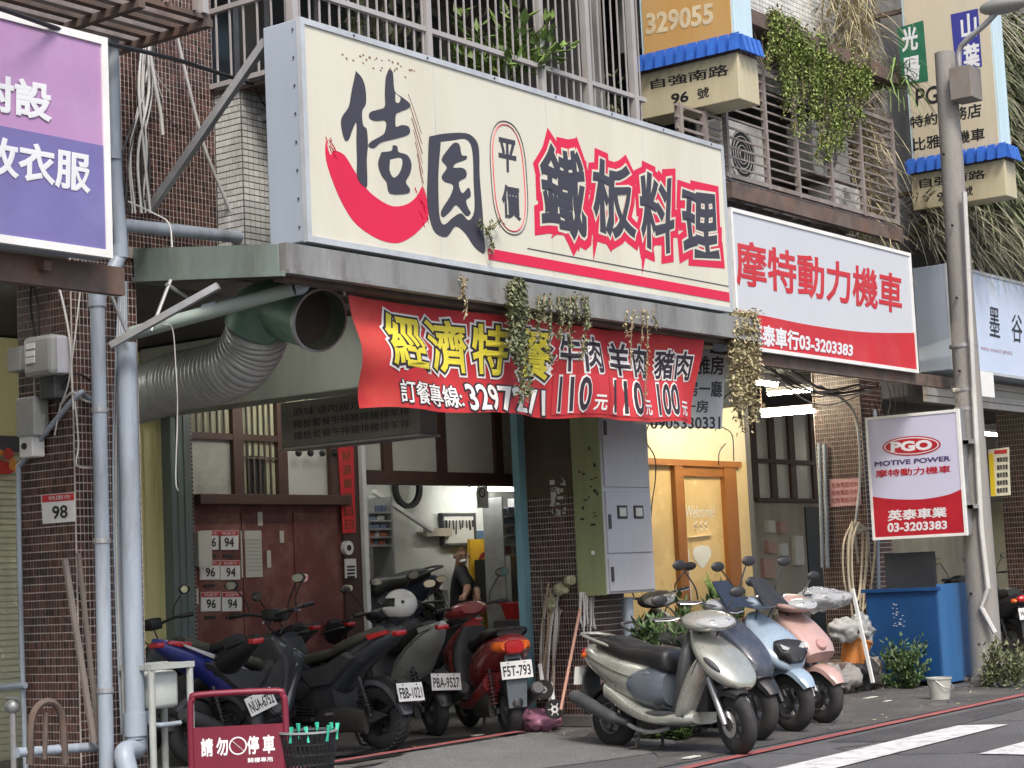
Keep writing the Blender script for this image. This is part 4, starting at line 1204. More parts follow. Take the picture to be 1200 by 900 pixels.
# hung grey menu light box under the arcade
hb = thing('hanging_light_box', 'grimy grey menu light box hung across the arcade', 'light box', (11.75, 10.5, 2.48))
gbx = mat('grimy_box', (.2, .195, .18), .6, 0, .3, 2, dirt=.5, dcol=(.1, .09, .08))
ya, yb = at(330, 525, X=11.72).y, at(492, 505, X=11.72).y
MB().box((11.72, yb, 2.47), (11.95, ya, 2.86), .01).build('box', gbx, hb)
MB().box((11.70, yb-.01, 2.45), (11.97, ya+.01, 2.468)).build('bottom_lip', steel, hb)
for k in range(3): lettering('原味滷肉飯炒麵湯' if k == 0 else '鐵板套餐牛排豬排雞排羊排', [Vector((11.719, yy, zz)) for yy, zz in ((ya-.15, 2.8-.1*k), (yb+.1+.25*(k == 0), 2.8-.1*k), (yb+.1+.25*(k == 0), 2.73-.1*k), (ya-.15, 2.73-.1*k))], inkb, hb)
for y in (ya-.2, yb+.2): MB().tube([(11.83, y, 2.86), (11.83, y, 3.46)], .008, 5).build('hanger', rusty, hb)

# ================================================================== mail boxes, papers, couplet on the shop front
paper = mat('notice_paper', (.55, .55, .5), .7, 0, .12, 8, dirt=.3, dcol=(.3, .29, .25), dscale=8)
def doorplate(num, px, py, i):
    o = thing('mailbox_plate', {0: 'upper', 1: 'middle', 2: 'lower'}[i]+(' left mailbox number plate, nearer the green column' if num == '96' else ' right mailbox number plate, nearer the tall notice sheet'), 'number plate', at(px, py, Y=YS+.02))
    a = pq([(px-11.5, py-11), (px+11.5, py-11.5), (px+11.5, py+11), (px-11.5, py+11.5)], Y=YS+.018)
    MB().prism(a, (0, .01, 0)).build('plate', white, o)
    a = pq([(px-11, py-10.5), (px+11, py-11), (px+11, py-5.5), (px-11, py-5)], Y=YS+.016)
    MB().prism(a, (0, .0015, 0)).build('red_header', redm, o)
    lettering('桃園市', pq([(px-8, py-9.5), (px+8, py-10), (px+8, py-6.5), (px-8, py-6)], Y=YS+.015), wl_, o, 0)
    lettering(num, pq([(px-5, py-3), (px+6, py-3), (px+6, py+8), (px-5, py+8)], Y=YS+.016), inkb, o, .02)
    a, b = at(px-6, py+17, Y=YS+.02), at(px+5, py+20, Y=YS+.03)
    MB().box(a, b).build('mail_slot', black, o)
for i, (y_, xs_) in enumerate(((633, (247, 268)), (668, (246, 270)), (705, (247, 272)))):
    doorplate('96', xs_[0], y_, i)
    doorplate('94', xs_[1], y_, i)
pn = [((282, 622), (309, 676), 'tall printed notice sheet beside the mailbox plates'), ((302, 600), (309, 616), 'small white sticker above the notice sheet'),
      ((313, 645), (319, 665), 'narrow white slip on the red-brown door'), ((228, 582), (252, 590), 'white electric box at the left end of the sill'),
      ((224, 623), (242, 665), 'dented grey metal mailbox left of the number plates'), ((225, 690), (234, 708), 'torn bills stuck on the brick jamb'), ((328, 622), (334, 636), 'small pale oval sticker on the red-brown door')]
for (a, b, l) in pn:
    p, q_ = at(*a, Y=YS+.02), at(*b, Y=YS+.0105)
    dp = .09 if 'mailbox left' in l or 'electric' in l else .0
    o = MB().box(Vector((p.x, YS+.028-dp, p.z)), Vector((q_.x, YS+.022-dp, q_.z))).build('metal_mailbox' if 'metal mailbox' in l else 'electric_box' if 'electric' in l else 'notice_paper', paper, label=l, cat='mailbox' if 'metal mailbox' in l else 'box' if 'electric' in l else 'notice')
    if dp:
        o2 = MB().box(Vector((p.x+.01, YS-.062, q_.z+.01)), Vector((q_.x-.01, YS+.0, p.z-.01))).build('box_body', paper, o)
nl = at(295, 630, Y=YS)
for k in range(9): lettering('告示公告事項說明書內容', pq([(285, 632+k*4.4), (306, 632+k*4.4), (306, 634+k*4.4), (285, 634+k*4.4)], Y=YS+.02), mat('grey_ink', (.2, .2, .2), .6), bpy.data.objects['notice_paper'], 0)
co_ = thing('red_couplet', 'vertical red paper couplet with dark characters on the door jamb', 'couplet', at(407, 620, Y=YS))
P = pq([(396, 524), (414, 522), (417, 624), (402, 625)], Y=YS-.012)
MB().prism(P, (0, .004, 0)).build('paper', mat('couplet_red', (.62, .02, .03), .6, 0, .15, 5), co_)
for i, ch in enumerate('財源廣進日日'):
    y_ = 529+i*16
    lettering(ch, pq([(400+i*.7, y_), (411+i*.7, y_-.5), (411.5+i*.7, y_+11), (401+i*.7, y_+12)], Y=YS-.012), mat('couplet_ink', (.16, .05, .01), .6), co_, .02)
gm = thing('gas_meter', 'small white meter and vented box on the jamb below the couplet', 'meter', at(412, 650, Y=YS))
p = at(409, 642, Y=YS-.05)
MB().cyl(p+Vector((0, .05, 0)), (0, -1, 0), .07, .05, 18).build('round_meter', white, gm)
MB().cyl(p+Vector((0, -.001, 0)), (0, -1, 0), .03, .004, 14).build('dial', black, gm)
MB().box(at(405, 655, Y=YS-.03), at(418, 677, Y=YS-.03)+Vector((0, .02, 0))).build('vent_box', white, gm)
for k in range(4): MB().box(at(407, 663+k*4, Y=YS-.034), at(416, 665+k*4, Y=YS-.034)+Vector((0, .003, 0))).build('vent_slot', black, gm)

# ================================================================== grey meter cabinet on the middle pillar
kb = thing('meter_cabinet', 'tall grey meter cabinet with two dials and mossy green side on the middle pillar', 'cabinet', (13.35, 8.9, 1.1))
kx0, kx1, ky0, ky1 = 12.98, 13.72, 8.75, 9.035
kg = mat('cabinet_grey', (.42, .42, .45), .5, .1, .12, 2, dirt=.35, dcol=(.3, .28, .26), streak=True)
moss = mat('mossy_green', (.26, .3, .15), .8, 0, .4, 3, dirt=.55, dcol=(.1, .12, .06), dscale=4, streak=True)
MB().box((kx0+.006, ky0, 1.1), (kx1, ky1, 3.0), .006).build('body', kg, kb)
MB().box((kx0-.004, ky0+.006, 1.095), (kx0+.0055, ky1+.006, 3.0)).build('side_panel', moss, kb)
zA, zB_ = at(730, 575, Y=ky0).z, at(730, 652, Y=ky0).z
for (z0, z1) in ((zA+.03, 2.98), (zB_+.03, zA), (1.12, zB_)):
    d_ = MB().box((kx0+.03, ky0-.014, z0), (kx1-.02, ky0-.0005, z1-.01), .004).build('door', kg, kb)
    MB().box((kx0+.05, ky0-.03, (z0+z1)/2-.06), (kx0+.075, ky0-.0145, (z0+z1)/2+.06)).build('handle', darkgrey, d_)
for px in (729, 748):
    p = at(px, 600, Y=ky0-.016)
    w_ = MB().box(p+Vector((-.07, -.008, -.055)), p+Vector((.07, .001, .055))).build('meter_window', black, kb)
    MB().box(p+Vector((-.05, -.011, -.036)), p+Vector((.05, -.0085, .036))).build('dial_glass', frostw, w_)
MB().cyl((kx0-.0045, ky0+.12, 1.45), (-1, 0, 0), .018, .004, 12).build('white_knob', white, kb)
for k in range(16):
    yy, zz = ky0+rnd.uniform(.03, .22), 1.65+rnd.uniform(0, .7)
    MB().box((kx0-.0065, yy, zz), (kx0-.0045, yy+rnd.uniform(.01, .05), zz+rnd.uniform(.01, .035))).build('peeled_spot', black, kb)
MB().tube([at(735, 700, Y=8.9), at(738, 760, Y=8.9)+Vector((0, 0, -.75))], .05, 14).build('conduit_pipe', pvc, smooth=True, label='grey upright pipe below the meter cabinet', cat='pipe')
cbl = thing('cable_bundle', 'frayed bundle of pale cables hanging below the meter cabinet', 'cables', at(690, 720, Y=9))
for i in range(11):
    x = 680+i*1.6
    MB().tube(curve(pq([(x, 694), (x+rnd.uniform(-2, 2), 715), (x+rnd.uniform(-3, 4), 728+rnd.uniform(0, 14))], Y=8.98-.01*(i % 3)), 4), .008, 5).build('cable', cable_w, cbl)
MB().tube(curve(pq([(761, 495), (756, 515), (767, 535), (768, 560), (764, 590), (762, 618)], Y=8.85), 5), .006, 5).build('thin_cable', cable_b, label='thin black cable hanging beside the meter cabinet', cat='cable')
# second peeling white patch on the pillar's side
for k in range(24):
    p = at(655+rnd.uniform(-6, 10), 560+rnd.uniform(0, 45), X=13.08)
    MB().box(p, p+Vector((.012, rnd.uniform(.02, .06), rnd.uniform(.02, .05)))).build('peeled_poster_scrap', frostw, bpy.data.objects['pillar.001'])
MB().box((13.086, 9.06, 1.95), (13.094, 9.6, 3.4)).build('dark_render', mat('dark_brown_render', (.075, .055, .04), .8, 0, .4, 3, dirt=.5, dcol=(.14, .13, .06)), bpy.data.objects['pillar.001'])

# ================================================================== arcade lamps: right pair seen lit, those labelled added are fill light
tube_m = mat('lit_tube', (1, .93, .78), .4, 0, 0, 1, emit=48)
tube_c = mat('lit_tube_cool', (1, .98, .92), .4, 0, 0, 1, emit=30)
def lamp(label, a, b, m, dz=.05):
    t = thing('fluorescent_lamp', label, 'lamp', ((a[0]+b[0])/2, (a[1]+b[1])/2, a[2]), group='arcade tube lamps')
    a, b = Vector(a), Vector(b)
    MB().bar(a+Vector((0, 0, dz)), b+Vector((0, 0, dz)), .12, .05).build('fixture', white, t)
    MB().tube([a, b], .018, 10).build('tube', m, t)
    for e_ in (a, b): MB().tube([e_+Vector((0, 0, dz)), Vector((e_.x, e_.y, 3.46))], .008, 5).build('hanger', rusty, t)
    return t
a, b = at(893, 487, Y=10.2), at(958, 482, Y=9.5)
lamp('lit tube lamp hanging low under the arcade right of the ochre shop', a, Vector((a.x+.1, 9.6, a.z)), tube_m)
a = at(900, 462, Y=10.6)
lamp('second lit tube lamp above the low one under the right arcade', a, Vector((a.x+.1, 10.0, a.z)), tube_m)
lamp('added tube lamp before the ochre restaurant front', (17.0, 9.95, 3.25), (18.3, 9.95, 3.25), mat('lit_tube_bright', (1, .9, .68), .4, 0, 0, 1, emit=110))  # added in front to stand in for the restaurant's warm inside light
lamp('lit tube lamp inside the far right shop', (26.5, 11.2, 3.1), (28.2, 11.2, 3.1), tube_m)
a, b = at(553, 573, Y=14.1), at(604, 573, Y=14.1)
lamp('white tube lamp inside the motorcycle workshop', (a.x, 14.1, a.z), (b.x, 14.1, a.z), tube_c)
lamp('added fill tube lamp near the arcade ceiling above the red-brown door', (12.2, 11.6, 3.3), (13.4, 11.6, 3.3), tube_c)  # added to brighten the arcade, no lamp seen here
lamp('added fill tube lamp near the arcade ceiling behind the exhaust duct', (10.15, 9.9, 3.4), (10.75, 9.9, 3.4), tube_c)  # fill light added out of view behind the duct
lamp('added fill tube lamp near the arcade ceiling behind the middle pillar', (14.6, 10.6, 3.3), (15.8, 10.6, 3.3), tube_c)  # unseen lamp added to lift the light under the arcade
lamp('added fill tube lamp near the arcade ceiling left of the brown pillar', (7.0, 11.2, 3.3), (8.2, 11.2, 3.3), tube_c)  # added out of frame to brighten the left arcade and shutter
lamp('added fill tube lamp over the workshop entrance', (15.0, 13.4, 3.1), (16.6, 13.4, 3.1), tube_c)  # extra lamp added above the header to brighten the workshop

# ================================================================== utility pole
pole = thing('utility_pole', 'tapered grey concrete utility pole with street lamp arm and conduit', 'pole', (18.12, 7.63, 0))
pcm = mat('pole_concrete', (.27, .255, .235), .8, 0, .3, 2, bump=.3, bscale=50, dirt=.45, dcol=(.14, .125, .11), dscale=2.5, streak=True)
pt = at(1107, 62, X=18.12)
tp = Vector((18.12, pt.y, pt.z))
MB().tube([Vector((18.12, 7.66, 0)).lerp(tp, k/8) for k in range(9)], [.165-.06*k/8 for k in range(9)], 24).build('shaft', pcm, pole, smooth=True)
MB().tube([at(1130, 225, X=17.99), at(1140, 440, X=17.97), at(1150, 620, X=17.96), at(1158, 690, X=17.95)], .028, 8).build('white_conduit', cable_w, pole, smooth=True)
MB().tube([at(1158, 690, X=17.95), at(1150, 712, X=17.94), at(1166, 742, X=17.94)], .028, 8).build('conduit_bend', cable_w, pole, smooth=True)
for z in (2.75, 2.95, 3.4):
    MB().lathe((18.12, 7.66, z), (0, 0, 1), [(.138, 0), (.146, 0), (.146, .035), (.138, .035)], 24).build('steel_band', steel, pole, smooth=True)
a = at(1112, 82, X=17.98); b = at(1131, 116, X=17.98)
MB().box((17.92, b.y-.1, b.z), (18.2, a.y-.02, a.z), .006).build('control_box', mat('pole_box', (.24, .215, .19), .6, .2, .2, 3, dirt=.4, dcol=(.13, .09, .06)), pole)
arm = curve([at(1124, 78, X=18.0), at(1124, 60, X=18.0), at(1132, 48, X=18.0), at(1155, 28, X=18.0), at(1172, 10, X=18.0)], 6)
MB().tube(arm, .03, 10).build('lamp_arm', steel, pole, smooth=True)
lp = at(1168, 14, X=18.0)
MB().ball(at(1176, 6, X=18.0), (.12, .26, .09)).build('lamp_head', mat('lamp_shell', (.3, .3, .29), .5, .2), pole, smooth=True)
for k in range(7):
    MB().cyl((17.99-.02, 7.66+.05*rnd.uniform(-1, 1), .9+k*.75), (-1, 0, 0), .014, .02, 8).build('step_socket', black, pole)

# ================================================================== blue tank and things at its foot
tk = thing('steel_tank', 'dented blue steel tank with open corner below the light box sign', 'tank', (18.0, 8.4, 0))
blum = mat('blue_tank_paint', (.008, .06, .19), .45, .1, .35, 2, dirt=.5, dcol=(.02, .03, .06), dscale=2.5, streak=True)
bl2 = mat('lighter_blue_panel', (.045, .16, .38), .45, .1, .25, 2, dirt=.45, dcol=(.03, .06, .12), dscale=3, streak=True)
ta, tb = at(1014, 800, Z=0), at(1098, 806, Z=0)
tx = 17.6
tyA, tyB = at(1014, 700, X=tx).y, at(1098, 700, X=tx).y
tzt = at(1050, 690, X=tx).z
MB().box((tx, tyB, .05), (tx+1.0, tyA, tzt), .012).build('tank_body', blum, tk)
MB().box((tx+.005, tyB-.014, .03), (tx+.7, tyB-.0005, tzt+.03)).build('side_sheet', bl2, tk)
MB().box((tx-.03, tyB-.02, tzt-.03), (tx+.05, tyA+.03, tzt+.004)).build('rim', blum, tk)
for k in range(22):
    p = Vector((tx-.002, tyB+.42+rnd.uniform(-.06, .06), .72+rnd.uniform(-.12, .12)))
    MB().box(p, p+Vector((.0015, rnd.uniform(.008, .03), rnd.uniform(.004, .01)))).build('scratched_mark', wl_, tk)
lid = MB().box((tx+.25, tyB+.12, tzt), (tx+.3, tyA-.12, tzt+.36)).build('chalkboard', mat('black_board', (.02, .022, .025), .6, 0, .4, 6), label='black board standing on the blue tank below the sign', cat='board')
bk = thing('plastic_bucket', 'pale grey plastic bucket at the foot of the blue tank', 'bucket', at(1102, 820, Z=0))
bc = WL[bk.name]
MB().lathe(bc, (0, 0, 1), [(.001, 0), (.085, 0), (.11, .2), (.116, .2), (.116, .187), (.105, .19), (.085, .02)], 22).build('bucket_shell', mat('bucket_grey', (.42, .42, .38), .6, 0, .2, 4, dirt=.5, dcol=(.2, .18, .15)), bk, smooth=True)
MB().tube(curve([bc+Vector((-.11, 0, .19)), bc+Vector((-.08, -.1, .11)), bc+Vector((.08, -.1, .11)), bc+Vector((.11, 0, .19))], 5), .004, 5).build('handle', steel, bk)
for i, (px, py, s_) in enumerate(((1030, 792, .09), (1048, 800, .12), (1068, 806, .1), (1135, 800, .08), (1150, 805, .14), (1178, 803, .1))):
    p = at(px, py, Z=0)
    bm_ = MB().ball(p+Vector((0, 0, s_*.35)), (s_, s_*.8, s_*.5), 9, 6)
    bm_.v = [v+Vector((rnd.uniform(-1, 1), rnd.uniform(-1, 1), rnd.uniform(-1, 1)))*s_*.13 for v in bm_.v]
    bm_.build('loose_stone', conc, label=['small stone left of the plant by the blue tank', 'stone in front of the plant by the blue tank', 'stone between plant and bucket', 'stone right of the bucket', 'flat stone left of the pole foot', 'stone right of the pole foot'][i], cat='stone')
# floor-standing tube lamps / hoses on the third pillar
hs = thing('garden_hose', 'tangled pale hose hanging in loops on the right brown pillar', 'hose', at(1005, 640, Y=8.98))
hm = mat('hose_beige', (.42, .36, .26), .6, 0, .3, 8)
for i in range(7):
    cx = 1005+rnd.uniform(-6, 6)
    wd_ = 8+rnd.uniform(0, 8)
    yb_ = 700+rnd.uniform(0, 55)
    c = curve(pq([(cx-2, 612+i*2), (cx+wd_, 625), (cx+wd_*.8, 680), (cx+2, yb_), (cx-wd_*.8, 690), (cx-wd_, 640), (cx-3, 610+i)], Y=8.97-.012*i), 5)
    MB().tube(c, .011, 6).build('hose_loop', hm, hs, smooth=True)
MB().tube(curve([at(960, 452, Y=9.0), at(990, 470, Y=9.0), at(1004, 495, Y=9.0), at(1008, 560, Y=9.0), at(1002, 620, Y=9.0), at(1006, 660, Y=9.0)], 6), .014, 7).build('conduit_pipe', steel, smooth=True, label='bent steel conduit down the right brown pillar', cat='conduit')
MB().tube(pq([(1025, 480), (1030, 700)], Y=9.0), .02, 8).build('conduit_pipe', pvc, label='straight grey conduit at the right edge of the right pillar', cat='conduit')
for i, px in enumerate((962, 968)):
    MB().tube(pq([(px-2, 520), (px+2, 665)], X=18.44), .022, 8).build('conduit_pipe', pvc, label=['outer', 'inner'][i]+' grey pipe left of the right brown pillar', cat='conduit')
pk_ = thing('faded_poster', 'faded pink printed notice on the right brown pillar', 'poster', at(990, 577, X=18.47))
MB().prism(pq([(971, 562), (1008, 560), (1009, 592), (973, 594)], X=18.48), (.006, 0, 0)).build('sheet', mat('faded_pink_paper', (.5, .3, .3), .7, 0, .2, 4), pk_)
for k in range(3): lettering('租售電話洽詢', pq([(974, 566+k*9), (1005, 564+k*9), (1006, 570+k*9), (975, 572+k*9)], X=18.48), mat('faded_ink', (.28, .06, .08), .6), pk_, .02)
yp_ = thing('shop_poster', 'yellow and white price poster right of the concrete pole', 'poster', at(1172, 580, X=21))
MB().prism(pq([(1158, 527), (1182, 524), (1184, 580), (1161, 582)], X=21), (.01, 0, 0)).build('sheet', mat('poster_cream', (.66, .64, .5), .6), yp_)
MB().prism(pq([(1158.3, 532), (1164, 531), (1167, 581), (1161.5, 581.5)], X=20.996), (.003, 0, 0)).build('yellow_band', mat('poster_yellow', (.7, .52, .02), .6), yp_)
MB().prism(pq([(1165, 528), (1180, 526.5), (1180, 531), (1165, 532)], X=20.996), (.003, 0, 0)).build('red_band', redm, yp_)
for k in range(5): lettering('機車買賣', pq([(1168, 536+k*9), (1181, 535+k*9), (1181.5, 541+k*9), (1168.5, 542+k*9)], X=20.998), inkb, yp_, .02)
MB().tube([at(1168, 524, X=21.01), at(1168, 440, X=21.01)], .006, 5).build('poster_cord', rusty, yp_)
# ================================================================== scooters and motorcycles
def hull(secs, n=22, e=2.6, taper=0.):
    rings = []
    for s_ in secs:
        x, zl, zh, hw = s_[:4]
        ee = s_[4] if len(s_) > 4 else e
        r_ = ring((x, 0, (zl+zh)/2), (0, hw, 0), (0, 0, (zh-zl)/2), n, ee)
        if taper:
            zm, hz = (zl+zh)/2, max((zh-zl)/2, .001)
            for v in r_: v.y *= 1-taper*((v.z-zm)/hz)
        rings.append(r_)
    return MB().loft(rings)
def dense(secs, k=4):
    """Catmull-Rom through section tuples"""
    P = [tuple(s_) for s_ in secs]
    L_ = len(P[0])
    Q = [tuple(2*P[0][i]-P[1][i] for i in range(L_))]+P+[tuple(2*P[-1][i]-P[-2][i] for i in range(L_))]
    out = []
    for i in range(1, len(Q)-2):
        for j in range(k):
            t = j/k
            out.append(tuple(.5*(2*Q[i][m]+(Q[i+1][m]-Q[i-1][m])*t+(2*Q[i-1][m]-5*Q[i][m]+4*Q[i+1][m]-Q[i+2][m])*t*t+(3*Q[i][m]-Q[i-1][m]-3*Q[i+1][m]+Q[i+2][m])*t**3) for m in range(L_)))
    out.append(P[-1])
    return out
def hullz(secs, n=22, e=2.6):
    rings = []
    for s_ in secs:
        z, xb, xf, hw = s_[:4]
        rings.append(ring(((xb+xf)/2, 0, z), ((xf-xb)/2, 0, 0), (0, hw, 0), n, e))
    return MB().loft(rings)
def fender(cx, cz, r, a0, a1, w, drop=.03, th=.006, n=14):
    mb = MB()
    rings = []
    prof = [(-1, -1), (-.9, -.35), (-.5, -.05), (0, 0), (.5, -.05), (.9, -.35), (1, -1)]
    for i in range(n+1):
        f = i/n
        a = R(a0+(a1-a0)*f)
        ww = w*(.6+.4*min(1, 6*f, 6*(1-f)))
        o = [(cx+(r+d*drop)*cos(a), s_*ww, cz+(r+d*drop)*sin(a)) for s_, d in prof]
        q = [(cx+(r-th+d*drop)*cos(a), s_*(ww-th), cz+(r-th+d*drop)*sin(a)) for s_, d in prof[::-1]]
        rings.append([Vector(v) for v in o+q])
    return mb.loft(rings)
glass_c = mat('clear_lens', (.34, .35, .35), .1, 0, .15, 8, spec=.7)
lens_r = mat('red_lens', (.45, .015, .02), .18, 0, .15, 10, coat=.6)
lens_o = mat('orange_lens', (.75, .14, .02), .18, 0, .15, 10, coat=.6)
mirg = mat('mirror_glass', (.55, .58, .56), .06, .95, .05, 4)
seat_m = mat('black_vinyl', (.022, .022, .023), .38, 0, .3, 6, bump=.15, bscale=160, dirt=.2, dcol=(.08, .075, .07))
seat_o = mat('olive_dust_vinyl', (.06, .06, .045), .5, 0, .3, 5, dirt=.4, dcol=(.13, .125, .1))
engm = mat('engine_grime', (.09, .085, .08), .6, .5, .5, 8, dirt=.6, dcol=(.03, .028, .026), dscale=8)
plate_m = mat('plate_white', (.72, .72, .7), .5, 0, .1, 6, dirt=.2, dcol=(.4, .4, .38))
def paint(name, c, rough=.28, **k): return mat('paint_'+name, c, rough, 0, .18, 4, coat=.5, dirt=k.get('dirt', .3), dcol=k.get('dcol', (.2, .19, .17)), dscale=5)

rim_d = mat('dull_rim', (.2, .2, .195), .5, .5, .35, 8, dirt=.5, dcol=(.07, .065, .06))
dark_spring = mat('dark_red_spring', (.16, .02, .02), .5, 0, .3, 8)
def wheel(t, cx, r, tw, rimm, T=None, blocks=0, name='wheel', rr=.56):
    g = MB(); g.T = T
    rim_r = r*rr
    tr = r-rim_r
    prof = []
    for k in range(13):
        a = -PI*.98/2+PI*.98*k/12
        prof.append((rim_r+tr*cos(a)**.55*1.0 if cos(a) > 0 else rim_r, tw*sin(a)))
    prof = [(rim_r-.004, -tw*.8)]+prof+[(rim_r-.004, tw*.8)]
    g.lathe((cx, 0, r), (0, 1, 0), prof, 40)
    w_ = g.build(name, rubber, t, smooth=True, local=True)
    if blocks:
        b = MB(); b.T = T
        for k in range(blocks):
            a = 2*PI*k/blocks
            for s_ in (-1, 1):
                d0 = Vector((cos(a), 0, sin(a))); d1 = Vector((cos(a+.1*s_*1.0+.06), 0, sin(a+.1*s_+.06)))
                c = Vector((cx, 0, r))
                b.bar(c+d0*(r+.001)+Vector((0, s_*.004, 0)), c+d1*(r-.016)+Vector((0, s_*tw*.88, 0)), .016, .014, tuple(d0))
        b.build('tread', rubber, w_, local=True, kind='stuff')
    h = MB(); h.T = T
    h.lathe((cx, 0, r), (0, 1, 0), [(rim_r, -tw*.8), (rim_r-.014, -tw*.7), (rim_r-.02, 0), (rim_r-.014, tw*.7), (rim_r, tw*.8)], 32)
    h.build('rim', rimm, w_, smooth=True, local=True)
    h = MB(); h.T = T
    h.lathe((cx, -.05, r), (0, 1, 0), [(.001, 0), (.035, 0), (.035, .1), (.001, .1)], 16)
    h.build('hub', rimm, w_, smooth=True, local=True)
    for k in range(5):
        h = MB(); h.T = T
        a = 2*PI*k/5+.3
        h.bar((cx+.03*cos(a), 0, r+.03*sin(a)), (cx+(rim_r-.012)*cos(a), 0, r+(rim_r-.012)*sin(a)), .03, .032, (0, 1, 0))
        h.build('spoke', rimm, w_, local=True)
    return w_

def scooter(label, pos, head, cfg, anchor='front', steer=0, lean=0, group='parked scooters', z=0, cat='scooter', name='parked_scooter'):
    g = lambda k, d: cfg.get(k, d)
    r, wb = g('R', .22), g('wb', 1.26)
    xr, xf = -wb/2, wb/2
    hd = Vector((cos(R(head)), sin(R(head)), 0))
    p = Vector((pos[0], pos[1], z))
    o_ = p-hd*xf if anchor == 'front' else p-hd*xr
    t = thing(name, label, cat, o_, R(head), group, R(lean))
    body, trim, seatm = cfg['body'], g('trim', darkgrey), g('seatm', seat_m)
    rimm = g('rimm', rim_d)
    tw = g('tw', .05)
    def B(name, mb, m, parent=None, smooth=True, sharp=40): return mb.build(name, m, parent or t, smooth=smooth, local=True, sharp=sharp)
    # steering assembly transform
    piv = Vector((xf-.14, 0, .5))
    ax = Vector((-.42, 0, 1)).normalized()
    T = Matrix.Translation(piv) @ Matrix.Rotation(R(steer), 4, ax) @ Matrix.Translation(-piv)
    def F():
        m = MB(); m.T = T
        return m
    wheel(t, xf, r, tw, rimm, T, g('blocks', 0))
    wheel(t, xr, r+g('dr', 0), tw+.006, rimm, None, g('blocks', 0))
    # fork, brake disc
    for s_ in (-1, 1):
        B('fork_leg', F().tube([(xf-.01, s_*.085, r), (xf-.17, s_*.085, .56)], [.021, .026], 10), g('forkm', alu))
    B('fork_bridge', F().box((xf-.22, -.1, .5), (xf-.14, .1, .56), .01), black)
    B('brake_disc', F().lathe((xf, -.062, r), (0, 1, 0), [(.05, 0), (.095, 0), (.095, .005), (.05, .005)], 24), chrome)
    # front fender
    if g('fender', True):
        f = fender(xf, r, r+.035, g('fa0', 25), g('fa1', 165), tw+.03, .05)
        f.v = [T @ v for v in f.v]
        B('front_fender', f, g('fenderm', body))
    # front cowl: a nose slab over the wheel and a leg shield behind it
    def slab(secs, n=24, e=3.):
        rings = []
        for i, (x, z_, hw, th) in enumerate(secs):
            a_, b_ = secs[max(i-1, 0)], secs[min(i+1, len(secs)-1)]
            d_ = Vector((b_[0]-a_[0], 0, b_[1]-a_[1])).normalized()
            rings.append(ring((x, 0, z_), (0, hw, 0), Vector((-d_.z, 0, d_.x))*th, n, e))
        return MB().loft(rings)
    ns_ = g('nose', [(-.37, .90, .07, .035), (-.33, .86, .11, .05), (-.25, .78, .165, .07), (-.15, .69, .205, .085), (-.07, .615, .205, .085), (.0, .555, .175, .075), (.055, .505, .12, .05), (.08, .475, .06, .022)])
    cowl = B('front_cowl', slab(dense([(xf+x, z_, hw, th) for x, z_, hw, th in ns_], 4), 28, g('nose_e', 2.3)), body)
    B('leg_shield', slab(dense([(xf-.16, .69, .19, .06), (xf-.24, .58, .205, .075), (xf-.31, .46, .205, .075), (xf-.37, .34, .2, .07), (xf-.43, .25, .18, .05)], 4), 26, 2.6), g('legm', body))
    B('inner_shield', hullz(dense([(.3, xf-.485, xf-.41, .17), (.5, xf-.43, xf-.33, .2), (.7, xf-.39, xf-.3, .19), (.88, xf-.40, xf-.33, .1)], 3), 20, 3), trim)
    B('wheel_well', MB().box((xf-.36, -.09, .3), (xf-.2, .09, .6), .02), black)
    if g('lenses', True):
        for s_ in (-1, 1):
            ls_ = MB().ball((0, 0, 0), (.085, .02, .022), 16, 8)
            M_ = Matrix.Translation((xf-.045, s_*.185, .645)) @ Matrix.Rotation(R(s_*-14), 4, 'Z') @ Matrix.Rotation(R(38), 4, 'Y')
            ls_.v = [M_ @ v for v in ls_.v]
            B('signal_lens', ls_, g('lensm', darkgrey), cowl)
    B('front_badge', MB().ball((xf-.12, 0, .745), (.014, .02, .02), 10, 6), g('badge', chrome), cowl)
    if g('grille', None):
        B('front_grille', slab([(xf-.04, .69, .09, .02), (xf+.02, .66, .135, .05), (xf+.08, .585, .13, .06), (xf+.11, .53, .06, .03)], 20, 3), black, cowl)
        for s_ in (-1, 1):
            B('headlight', MB().prism([(xf+.06, s_*.12, .685), (xf+.085, s_*.03, .64), (xf+.1, s_*.02, .615), (xf+.085, s_*.115, .645)], (.02, 0, .0)), glass_c, cowl, False)
            B('grille_blade', MB().bar((xf+.11, s_*.12, .63), (xf+.135, s_*.015, .55), .008, .014), darkgrey, cowl, False)
    if g('panel', None):
        B('front_panel', slab(dense([(xf-.33, .92, .06, .03), (xf-.24, .84, .115, .06), (xf-.12, .73, .13, .09), (xf-.0, .625, .13, .1), (xf+.1, .53, .11, .08), (xf+.15, .47, .07, .03)], 3), 22, 4), g('panel', None), cowl)
        B('chin', slab([(xf+.02, .56, .17, .07), (xf+.1, .5, .14, .06), (xf+.16, .45, .07, .03)], 20, 3), black, cowl)
    if g('horn', None):
        B('round_horn', MB().lathe((xf+.045, 0, .63), (1, 0, .75), [(.001, .02), (.042, .02), (.05, .01), (.05, -.04)], 22), g('horn', None), cowl)
